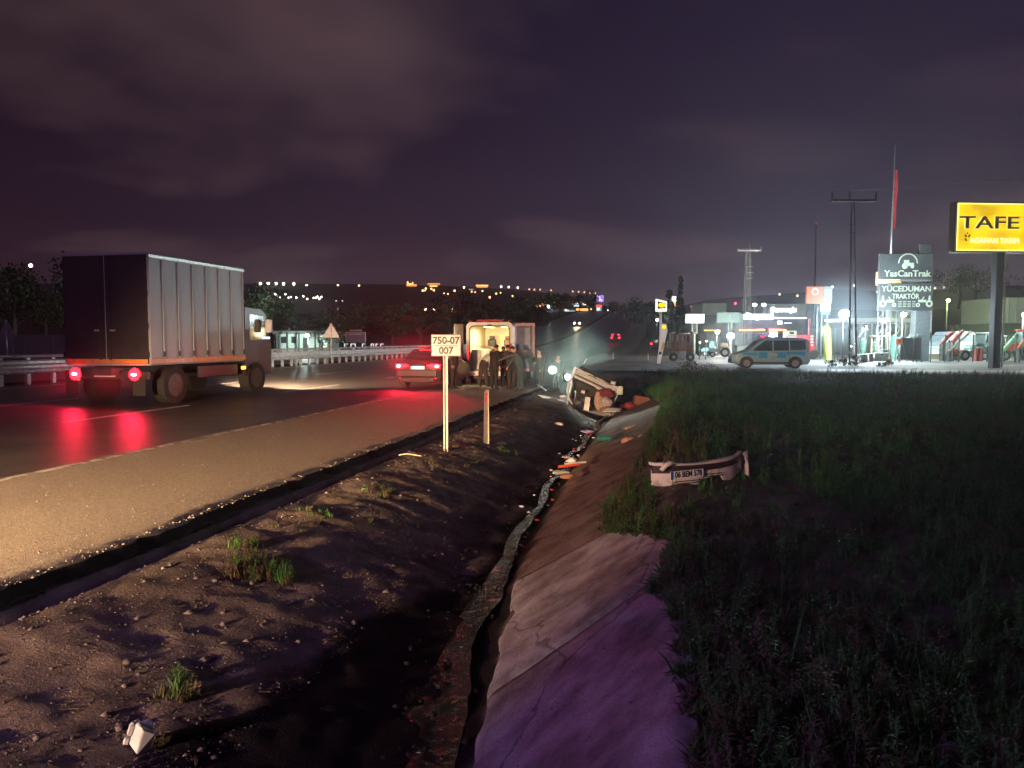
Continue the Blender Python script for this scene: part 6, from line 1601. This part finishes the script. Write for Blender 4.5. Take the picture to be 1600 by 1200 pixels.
# scaffold and tanks
f_ = Fr('scaffold', 'orange-post metal stand with a ladder under the canopy', 'scaffold', 1374, 64, .2)
for px in (1361, 1372, 1377, 1386): f_.pole('post', px, 525, 562, .06, mat('orange_post', (.55, .34, .20), .5))
for px in (1361, 1377): f_.box('shelf', px - 1, px + 10, 524, 526, .8, m_galv)
for k in range(6): f_.pole('rung', 1366, 530 + 5 * k, 530.5 + 5 * k, .025, m_steel, px1=1371)
for k, (px, w_, y0, lb) in enumerate(((1348, 10, 532, 'leftmost green tank in the yard'), (1368, 9, 534, 'green tank behind the ladder'), (1396, 13, 527, 'largest green tank beneath the billboard'), (1417, 12, 530, 'dark green tank behind the gate'))):
    f_ = Fr('tank', lb, 'tank', px, 66, .2, grp='green tanks in the yard')
    r_ = w_ / 2 / f_.k; MB().cyl((0, 0, 0), (0, 0, f_.Z(y0)), r_, n=18).cyl((0, 0, f_.Z(y0)), (0, 0, f_.Z(y0) + .12), r_, r_ * .5, n=18).build('shell', mat('tank_green', (.05, .22, .15), .45), f_.t, True).data.set_sharp_from_angle(angle=R(30))
    MB().cyl((0, 0, f_.Z(y0) + .1), (0, 0, f_.Z(y0) + .22), .12, n=10).build('lid', m_galv, f_.t)
    for z in (.3, .9): MB().cyl((0, 0, z), (0, 0, z + .05), r_ + .015, n=18).build('band', m_steel, f_.t)
f_ = Fr('loader_arm', 'white loader boom rising to the right beneath the billboard', 'loader', 1416, 63, .2)
MB().tube([(f_.X(1406), 0, f_.Z(535)), (f_.X(1417), 0, f_.Z(530)), (f_.X(1426), 0, f_.Z(519))], [.10, .14, .12], 6).build('boom', m_white_p, f_.t); f_.box('base', 1403, 1409, 534, 562, .5, m_greyd); MB().ball((f_.X(1426), 0, f_.Z(518)), .16, 8, 6).build('joint', m_white_p, f_.t)
for k, (px, lb) in enumerate(((1525, 'left red gas cylinder behind the fence'), (1532.5, 'right red gas cylinder behind the fence'))):
    f_ = Fr('gas_cylinder', lb, 'gas cylinder', px, 60, .15, grp='gas cylinders in the yard')
    MB().cyl((0, 0, 0), (0, 0, 1.05), .17, n=14).cyl((0, 0, 1.05), (0, 0, 1.18), .17, .06, n=14).build('body', mat('cyl_red', (.42, .07, .06), .5), f_.t, True).data.set_sharp_from_angle(angle=R(30)); MB().cyl((0, 0, 1.18), (0, 0, 1.28), .05, n=8).build('valve', m_galv, f_.t)
# minibus
f_ = Fr('minibus', 'white minibus with a large pale windscreen behind the fence', 'minibus', 1478, 68, .2, turn=22)
t0 = f_.t
mb = MB().prism([(-2.1, .45), (2.4, .45), (2.4, 2.35), (2.0, 2.5), (-.2, 2.45), (-1.2, 1.45), (-2.05, 1.15)], -.95, .95); mb.build('body', mat('minibus_white', (.52, .58, .60), .35), t0)
MB().plate([(-1.22, -.8, 1.50), (-.32, -.8, 2.38), (-.32, .8, 2.38), (-1.22, .8, 1.50)][::-1], .03).build('windscreen', lit('pane_pale', (.30, .40, .48), .35), t0).location = (-.03, 0, .03)
for k in range(3): MB().bbox((-.1 + .85 * k + .35, -.965, 1.85), (.74, .02, .62), .02).build('window', lit('pane_pale', (.30, .40, .48), .35), t0)
for x in (-1.4, 1.6): 
    w_ = MB().cyl((x, -.98, .36), (x, -.74, .36), .36, n=16).build('wheel', m_black, t0); MB().cyl((x, -.99, .36), (x, -.975, .36), .2, n=12).build('rim', m_rim, w_)
MB().bbox((-2.1, -.6, .85), (.08, .35, .18), .02).build('headlight', m_platew, t0); MB().bbox((-1.0, -1.05, 1.6), (.1, .12, .25), .02).build('mirror', m_dark, t0)
# tractors
def tractor(px, D, turn, col, label, cabc=(.05, .05, .05), s=1.0, cab=True):
    f = Fr('tractor', label, 'tractor', px, D, .2, turn=turn, grp='tractors and farm machines in the yard'); t = f.t; t.scale = (s, s, s)
    mp = mat('paint_%.2f_%.2f_%.2f' % col, col, .4)
    MB().prism([(-1.75, .85), (-.1, .85), (-.1, 1.45), (-1.6, 1.38), (-1.78, 1.2)], -.36, .36).build('bonnet', mp, t)
    MB().bbox((.45, 0, .9), (1.3, .6, .5), .05).build('chassis', m_dark, t)
    for q_ in (-1, 1):
        w_ = MB().cyl((.75, q_ * .55, .78), (.75, q_ * .95, .78), .78, n=22).build('rear_wheel', m_black, t); MB().cyl((.75, q_ * .955, .78), (.75, q_ * .97, .78), .42, n=16).build('rim', mat('rim_pale', (.5, .5, .46), .5), w_)
        w_ = MB().cyl((-1.25, q_ * .5, .45), (-1.25, q_ * .78, .45), .45, n=18).build('front_wheel', m_black, t); MB().cyl((-1.25, q_ * .785, .45), (-1.25, q_ * .795, .45), .24, n=14).build('rim', MATS['rim_pale'], w_)
        MB().prism([(.0, 1.45), (.2, 1.68), (1.2, 1.68), (1.55, 1.3), (1.5, 1.2), (1.15, 1.55), (.3, 1.58)], q_ * .55 - .2, q_ * .55 + .2).build('mudguard', mp, t)
    if cab:
        for x in (.05, 1.2):
            for q_ in (-1, 1): MB().cyl((x, q_ * .5, 1.4), (x + .04, q_ * .5, 2.5), .04, n=5).build('cab_pillar', mat('cabp', cabc, .5), t)
        MB().bbox((.64, 0, 2.54), (1.45, 1.2, .12), .05).build('cab_roof', mp if cabc[0] < .2 else mat('cabroof', (.3, .34, .33), .5), t)
        MB().bbox((.62, 0, 1.95), (1.05, .92, .9), .03).build('cab_glass', mat('cabglass', (.08, .13, .13), .15), t)
    MB().tube([(-.6, .2, 1.4), (-.6, .2, 2.2)], .035, 6).build('exhaust', m_dark, t)
    MB().bbox((.8, 0, 1.45), (.5, .45, .2), .05).build('seat', m_dark, t)
    MB().bbox((-1.79, .0, 1.15), (.04, .5, .16), .02).build('headlight', m_platew, t)
    return t
tractor(1494, 62, 10, (.80, .13, .03), 'small orange tractor low behind the fence', s=.55, cab=False)
tractor(1530, 65, 25, (.20, .34, .32), 'pale green cab tractor right of the minibus', (.3, .34, .33), s=.92)
tractor(1590, 61, -12, (.60, .05, .02), 'red tractor at the right edge of the yard', s=1.0)
tractor(1548, 64, 5, (.06, .18, .14), 'dark green tractor beside the yellow sign post', s=.8)
tractor(1105, 78, 30, (.10, .25, .20), 'green tractor behind the front of the police van', s=.6)
tractor(1126, 74, -20, (.16, .26, .26), 'pale tractor under the blank green sign board', s=.6)
def implement(px, D, pts, rad, col, label, extra=None):
    f = Fr('farm_implement', label, 'farm implement', px, D, .2, grp='tractors and farm machines in the yard')
    MB().tube([(f.X(a), 0, f.Z(b_)) for a, b_ in pts], rad, 6).build('beam', mat('impl_%.2f_%.2f' % col[:2], col, .5), f.t)
    a, b_ = pts[0]; MB().box((f.X(a), 0, max(f.Z(b_) / 2, .05)), (.12, .5, max(.1, f.Z(b_)))).build('stand', m_dark, f.t)
    for k in range(4): MB().cyl((f.X(pts[-1][0]) - .15 * k, -.1, f.Z(pts[-1][1]) - .3), (f.X(pts[-1][0]) - .15 * k, -.1, f.Z(pts[-1][1])), .03, n=5).build('tine', m_steel, f.t)
implement(1478, 60.5, [(1471, 537), (1480, 525), (1490, 518)], [.14, .18, .10], (.20, .04, .035), 'dark red folded implement arm in front of the minibus')
implement(1492, 60, [(1487, 535), (1496, 524), (1504, 516)], [.16, .2, .1], (.24, .05, .04), 'second dark red implement arm right of the first')
implement(1500, 59, [(1482, 549), (1502, 530), (1516, 518)], [.08, .09, .08], (.42, .36, .24), 'long tan beam slanting over the orange tractor')
implement(1582, 58.5, [(1566, 549), (1578, 535), (1588, 523)], [.16, .16, .14], (.22, .50, .25), 'bright green slanting front loader near the right edge')
implement(1345, 60, [(1341, 527), (1347, 518), (1353, 511)], [.05, .05, .04], (.40, .40, .38), 'thin pale slanting arm left of the scaffold')
implement(1598, 57.5, [(1590, 545), (1597, 535), (1606, 527)], [.1, .12, .1], (.5, .16, .05), 'orange machine arm cut by the right edge')
# red lorry with white marks and white cab
f_ = Fr('lorry', 'red lorry body with white slanting marks behind the police van', 'lorry', 1256, 66, .2)
m_lr = mat('lorry_red', (.40, .03, .05), .5)
MB().prism([(f_.X(1240), .8), (f_.X(1270), .8), (f_.X(1270), f_.Z(545)), (f_.X(1265), f_.Z(523)), (f_.X(1240), f_.Z(523))], -.6, 1.6).build('body', m_lr, f_.t)
f_.box('chassis', 1240, 1270, 549, 555, 1.6, m_dark, y=.5)
for k in range(4): MB().plate([(f_.X(1261.5 - k * .0) , -.62, f_.Z(541 - 4.5 * k)), (f_.X(1266), -.62, f_.Z(540 - 4.5 * k)), (f_.X(1265.5), -.62, f_.Z(537.5 - 4.5 * k)), (f_.X(1261), -.62, f_.Z(538.5 - 4.5 * k))], .02).build('white_mark', m_white_p, f_.t)
f_.box('rear_mast', 1262, 1264, 498, 523, .2, m_lr)
for x in (-.5, .6): MB().cyl((x, -.6, .45), (x, -.3, .45), .45, n=14).build('wheel', m_black, f_.t)
f_ = Fr('kiosk', 'small cream kiosk cab with red and white stripes above the police van roof', 'kiosk', 1232, 70, .2)
f_.box('body', 1226, 1240, 517, 560, 1.2, mat('kiosk_cream', (.55, .55, .40), .5)); f_.box('window', 1229.5, 1236, 518.5, 522.5, .05, m_glass, y=-.62); f_.box('stripe', 1224, 1240, 525.5, 531.5, .1, mat('kiosk_red', (.40, .07, .05), .5), y=-.66)
for k in range(3): f_.box('white_stripe', 1225 + 5 * k, 1228.5 + 5 * k, 527.5, 529, .03, m_white_p, y=-.73, b=.004)
f_ = Fr('pedestal', 'grey concrete pedestal under the lattice tower', 'pedestal', 1160, 68, .2)
f_.box('block', 1149, 1171, 541, 562, 1.0, mat('pedestal_grey', (.33, .34, .30), .8))
f_.box('cap', 1148, 1172, 539.5, 541, 1.1, m_steel)

# ================================================================ beyond the guard rail
f_ = Fr('boundary_wall', 'pale bluish boundary wall at the far left behind the guard rail', 'wall', 60, 58, .5)
f_.box('wall', -160, 205, 524, 556, .25, mat('bluish_wall', (.30, .29, .38), .8, scale=.6, col2=(.2, .19, .26)))
f_.box('coping', -160, 205, 522.8, 524.2, .35, m_steel)
for k, px in enumerate((-90, -50, -10, 22, 41, 85, 125, 165)): f_.box('pier', px, px + 3, 524, 556, .4, m_steel, y=-.02)
f_ = Fr('house', 'small pale house lit by a white lamp behind the guard rail', 'house', 470, 74, .5)
f_.box('wall', 432, 512, 521, 552, 5, mat('house_wall', (.34, .40, .35), .8), y=2.5)
f_.box('roof', 428, 516, 517, 522, 5.6, m_greyd, y=2.5)
for px in (440, 456, 497): f_.box('window', px, px + 8, 526, 536, .06, m_glass, y=-.03); 
f_.box('door', 474, 481, 528, 552, .06, m_dark, y=-.03)
for px in (455, 473, 498, 508): f_.pole('porch_post', px, 520, 552, .09, m_dark, y=-1.2)
f_ = street_lamp(481, 524, 71, 'white lamp in front of the small pale house', (.80, 1, .93), 2200, .20, 60, 548)
tree('tree', 'small green tree lit by the house lamp', 514, 550, 70, 2.6, 2.6, 171, m_leaf, leaf=.09, n=900, z=.5)
f_ = Fr('billboard', 'small dark roadside billboard with pale lettering bars behind the guard rail', 'billboard', 556, 64, .5)
f_.box('frame', 540.5, 572, 518.5, 535, .12, m_steel); f_.box('face', 541.8, 570.8, 520, 534.3, .04, mat('violet_face', (.16, .12, .24), .6), y=-.07)
f_.box('lettering_bar', 547, 566, 515.5, 517.5, .05, mat('pinkish', (.45, .34, .42), .6), y=-.08); f_.box('lettering_bar', 546, 566, 521.5, 523, .02, MATS['pinkish'], y=-.1)
for px in (541, 571.5): f_.pole('post', px, 535, 552, .05, m_steel)
f_ = Fr('letter_sign', 'row of white glowing letters low behind the guard rail', 'sign', 570, 66, .5)
for k, (px, w_) in enumerate(((541, 6), (552, 8), (568, 4), (582, 5), (589, 4), (597, 5))):
    L0 = bpy.data.objects.new('letter', None); 
    mb = MB(); X0, X1, Z0, Z1 = f_.X(px - w_ / 2), f_.X(px + w_ / 2), f_.Z(544), f_.Z(537)
    mb.box((X0 + .04, 0, (Z0 + Z1) / 2), (.07, .08, Z1 - Z0)); mb.box(((X0 + X1) / 2, 0, Z1 - .03), (X1 - X0, .08, .07)); 
    if k in (1, 3): mb.box((X1 - .04, 0, (Z0 + Z1) / 2), (.07, .08, Z1 - Z0))
    mb.build('letter', lit('dim_white_letter', (.85, .92, .9), .9 if k < 2 else .45), f_.t)
f_.box('base_rail', 536, 602, 545, 546.5, .1, m_steel); f_.pole('stake', 545, 546, 556, .04, m_steel); f_.pole('stake', 595, 546, 556, .04, m_steel)
m_back = mat('sign_back', (.30, .25, .27), .5, metal=.2)
for px, D, y0, y1, hw_, lb in ((518, 40, 504, 527.5, 13, 'triangular road sign seen from behind right of the lit house'), (12, 31, 499, 527, 14, 'triangular road sign seen from behind at the far left')):
    f_ = Fr('road_sign', lb, 'road sign', px, D, .55, grp='triangular signs across the median')
    MB().plate([(f_.X(px - hw_), 0, f_.Z(y1)), (f_.X(px + hw_), 0, f_.Z(y1)), (0, 0, f_.Z(y0))], .015).build('plate', m_back, f_.t); f_.pole('post', px, y0 + 1, 560, .03, m_galv, y=-.03)
lp = Fr('power_pole', 'tall brownish pole standing behind the truck', 'power pole', 158, 55, .5)
lp.pole('pole', 158, 442, 556, .13, mat('brown_pole', (.16, .07, .05), .8)); lp.box('bracket', 152, 164, 446, 448, .1, m_dark)

# ================================================================ distant lamps and lit places
def dot(px, py, D, r, col, es, label, grp):
    es = round(es * (1.2 if D < 200 else math.exp(.0005 * D) * 1.3), 2)
    p = A(px, py, D)
    m = lit('dot_%.2f_%.2f_%g' % (col[1], col[2], es), col, es)
    k = (m.name, round(r, 2))
    if k not in DOTS: DOTS[k] = MB().ball((0, 0, 0), r, 8, 6).build('street_lamp', m, None, True); o = DOTS[k]
    else: o = DOTS[k].copy(); C.objects.link(o)
    o.location = p
    return tag(o, label, 'street lamp', grp)
DOTS = {}
WH, WM, OR = (1, .95, .78), (1, .78, .50), (1, .50, .20)
G1, G2, G3, G4 = 'lamps along the hill crest', 'lamps of the settlement on the hillside', 'orange lamps of the distant road', 'lamps on the far ridge to the right'
for px, py in ((407, 443), (419, 443), (431, 443), (443, 443.5), (459, 443.5)): dot(px, py, 940, 1.75, WH, 5, 'one of the five evenly spaced bright lamps on the crest right of the truck', 'five bright crest lamps')
for px, py in ((479, 446), (528, 446), (561, 446.5), (534, 458.5), (783, 448), (795, 448.5), (809, 449.5), (725, 449)): dot(px, py, 950, 1.25, WM, 4, 'single small lamp on the skyline of the hill', G1)
for px, py in ((429, 459), (431, 460.5), (434, 462), (438, 465), (446, 460), (451, 465), (454.5, 464), (463, 465), (474, 463), (480, 467), (490, 465.5), (494, 465), (496, 463.5), (502, 464), (499, 467), (519, 472), (525, 471), (535, 471), (535.5, 475), (544, 473), (549, 475), (555, 475.5), (562, 475)): dot(px, py, 800, .95, WH, 3.6, 'small lamp in the scattered settlement on the hillside', G2)
for px, py in ((665, 483), (679, 483), (693, 483), (708, 483), (722, 484)): dot(px, py, 640, 1.1, WM, 5, 'one of the row of warm lamps above the route plate', 'row of warm lamps above the route plate')
for px, py in ((827, 452), (835, 452.5), (844, 452.5), (861, 453.5), (895, 455.5), (904, 456), (913, 456.5), (922, 457.5), (930, 458)): dot(px, py, 900, .95, OR, 1.6, 'faint orange lamp on the far ridge line right of centre', G3)
for px, py in ((830, 480), (834, 479), (838, 478.5), (843, 478), (848, 476), (853, 474.5), (858, 473.5), (867, 471.5), (873, 470.5), (879, 470.5), (824, 487)): dot(px, py, 560, .8, OR, 3.2, 'orange lamp of the road climbing behind the ambulance', 'orange lamps of the climbing road')
for px, py in ((827, 497), (831, 499), (836, 499), (788, 500), (809, 500)): dot(px, py, 330, .55, WH, 3.0, 'small white lamp near the ambulance roof line', 'small white lamps beyond the ambulance')
for px, py in ((846, 529), (925, 533)): dot(px, py, 160, .25, WH, 3.5, 'small low white lamp %s' % ('right of the ambulance door' if px < 900 else 'right of the oncoming headlights'), 'low lamps by the far road')
for px, py, lb in ((48, 415, 'lone white lamp above the dark trees at far left'), (129, 440, 'left warm lamp of the pair behind the truck rear'), (143, 442.5, 'right warm lamp of the pair behind the truck rear')): dot(px, py, 54, .13, WM if px > 60 else (1, 1, 1), 6, lb, 'lamps above the left trees')
for px, py in ((1218, 460), (1246, 462), (1461, 450), (1475, 449), (1370, 456), (1149, 474)): dot(px, py, 420, .55, WM if px != 1149 else (1, .03, .1), 2.0 if px != 1149 else 7, 'faint warm lamp on the ridge behind the yards' if px != 1149 else 'red warning lamp left of the lattice tower', G4)
def lit_site(name, label, cat, D, parts_, grp=None):
    f = Fr(name, label, cat, sum(p[0] + p[1] for p in parts_) / 2 / len(parts_), D, .2, grp=grp)
    for (a, bb, c_, d_, nm, m) in parts_: f.box(nm, a, bb, c_, d_, 1.2 if D > 200 else .5, m, b=.05)
    return f
m_gold = lit('gold_flood', (1, .50, .14), 4); m_gold2 = lit('gold_flood_dim', (1, .36, .08), 2)
q = np.random.default_rng(77)
for k in range(30):
    px = 640 + 290 * q.random(); dot(px, float(sky_line(px)) + 3 + 10 * q.random() ** 1.5, 700, .6 + .5 * q.random(), OR, 2.6, 'faint orange lamp of the town strung along the hill foot', 'orange town lamps along the hill')
h1_ = lit_site('castle', 'floodlit golden building with towers on the hill crest', 'building', 930, [(636, 652, 445, 448, 'wall', m_gold2), (637, 639, 440.5, 445, 'tower', m_gold), (645, 646.5, 441.5, 445, 'tower', m_gold), (639, 644, 443.5, 446, 'hall', m_gold)])
h2_ = lit_site('lit_building', 'long floodlit orange building right of the golden towers', 'building', 930, [(669, 688, 443.5, 445.5, 'facade', m_gold2), (672, 684, 447, 448.5, 'terrace', m_gold)])
h3_ = lit_site('lit_building', 'floodlit orange building farther right on the crest', 'building', 930, [(744, 763, 446, 447.6, 'facade', m_gold), (745, 762, 448.2, 450, 'terrace', m_gold2), (733, 740, 452, 453.5, 'annexe', lit('pale_roof', (.9, .85, .75), .7))])
lit_site('filling_station', 'small orange canopy lights beside the row of warm lamps', 'building', 420, [(705, 715, 486, 488.5, 'canopy_light', m_or), (712.5, 715, 488.5, 494, 'pillar_light', m_or), (713.4, 715.6, 503, 507, 'lamp', m_or)])
m_c = lit('cool_shop', (.75, 1, .92), 1.4)
s_ = lit_site('roadside_shops', 'cluster of far lit shops with white and green signs left of the hill road', 'building', 300, [(893, 905.5, 472.5, 479, 'white_sign', lit('cool_shop_b', (.7, .95, 1), 1.8)), (906.5, 919, 471.5, 477, 'white_sign', lit('warm_shop', (1, .95, .75), 1.8)), (900, 918, 482.5, 485.5, 'orange_sign', m_or), (862, 885, 489.5, 493, 'light_strip', m_c), (882, 888, 480, 492, 'lit_pole', m_c), (888, 898, 486, 491, 'lit_front', m_c), (878, 890, 494, 501, 'lit_front', mat('shopfront', (.2, .3, .28), .6)), (848, 858, 504.5, 506.5, 'lit_kiosk', m_c)])
lit_site('sign_board', 'purple framed lit pylon sign above a red one', 'sign', 310, [(932, 942, 462, 472, 'purple_panel', lit('purple_sign', (.45, .25, 1), 1.6)), (934.5, 940, 464, 470, 'inner_panel', lit('pinkish_white', (1, .8, .9), 1.6)), (930, 940, 476.5, 480.5, 'red_panel', lit('red_panel', (1, .12, .08), 1.8)), (932, 939, 481, 486, 'white_panel', m_c), (935, 937, 486, 494, 'post', m_steel)])
street_lamp(858, 479, 300, 'cool white lamp at the left of the distant shops', (.85, 1, .95), 1500, .9, 9, 492)
street_lamp(874, 501, 238, 'warm orange lamp lighting the orange-leaved tree', (1, .60, .20), 4000, .6, 9, 512)

# ================================================================ haze
hz = MB().box((0, 0, 0), (5200, 5200, 122), M=Matrix.Translation((0, 400, 56)))
m_hz = bpy.data.materials.new('haze'); m_hz.use_nodes = True
t = m_hz.node_tree; t.nodes.clear()
pv_ = N(t, 'ShaderNodeVolumePrincipled'); pv_.inputs['Color'].default_value = (.85, .87, .92, 1); pv_.inputs['Density'].default_value = HAZE_D; pv_.inputs['Anisotropy'].default_value = HAZE_G
mo = N(t, 'ShaderNodeOutputMaterial'); t.links.new(pv_.outputs[0], mo.inputs['Volume'])
if HAZE_D > 0: kind(hz.build('haze', m_hz), 'stuff')

# ================================================================ lettering to meshes, fitted to the measured widths
bpy.context.view_layer.update()
for o, w_ in WTXT:
    if o.dimensions.x > 0: o.scale = (w_ / o.dimensions.x * o.scale[0], o.scale[1], 1)
dg = bpy.context.evaluated_depsgraph_get()
for o in [o for o in C.objects if o.type == 'FONT']:
    me = bpy.data.meshes.new_from_object(o.evaluated_get(dg)); nm, par, mw = o.name, o.parent, (o.location.copy(), o.rotation_euler.copy(), o.scale.copy())
    bpy.data.objects.remove(o); n_ = link(nm, me, par); n_.location, n_.rotation_euler, n_.scale = mw
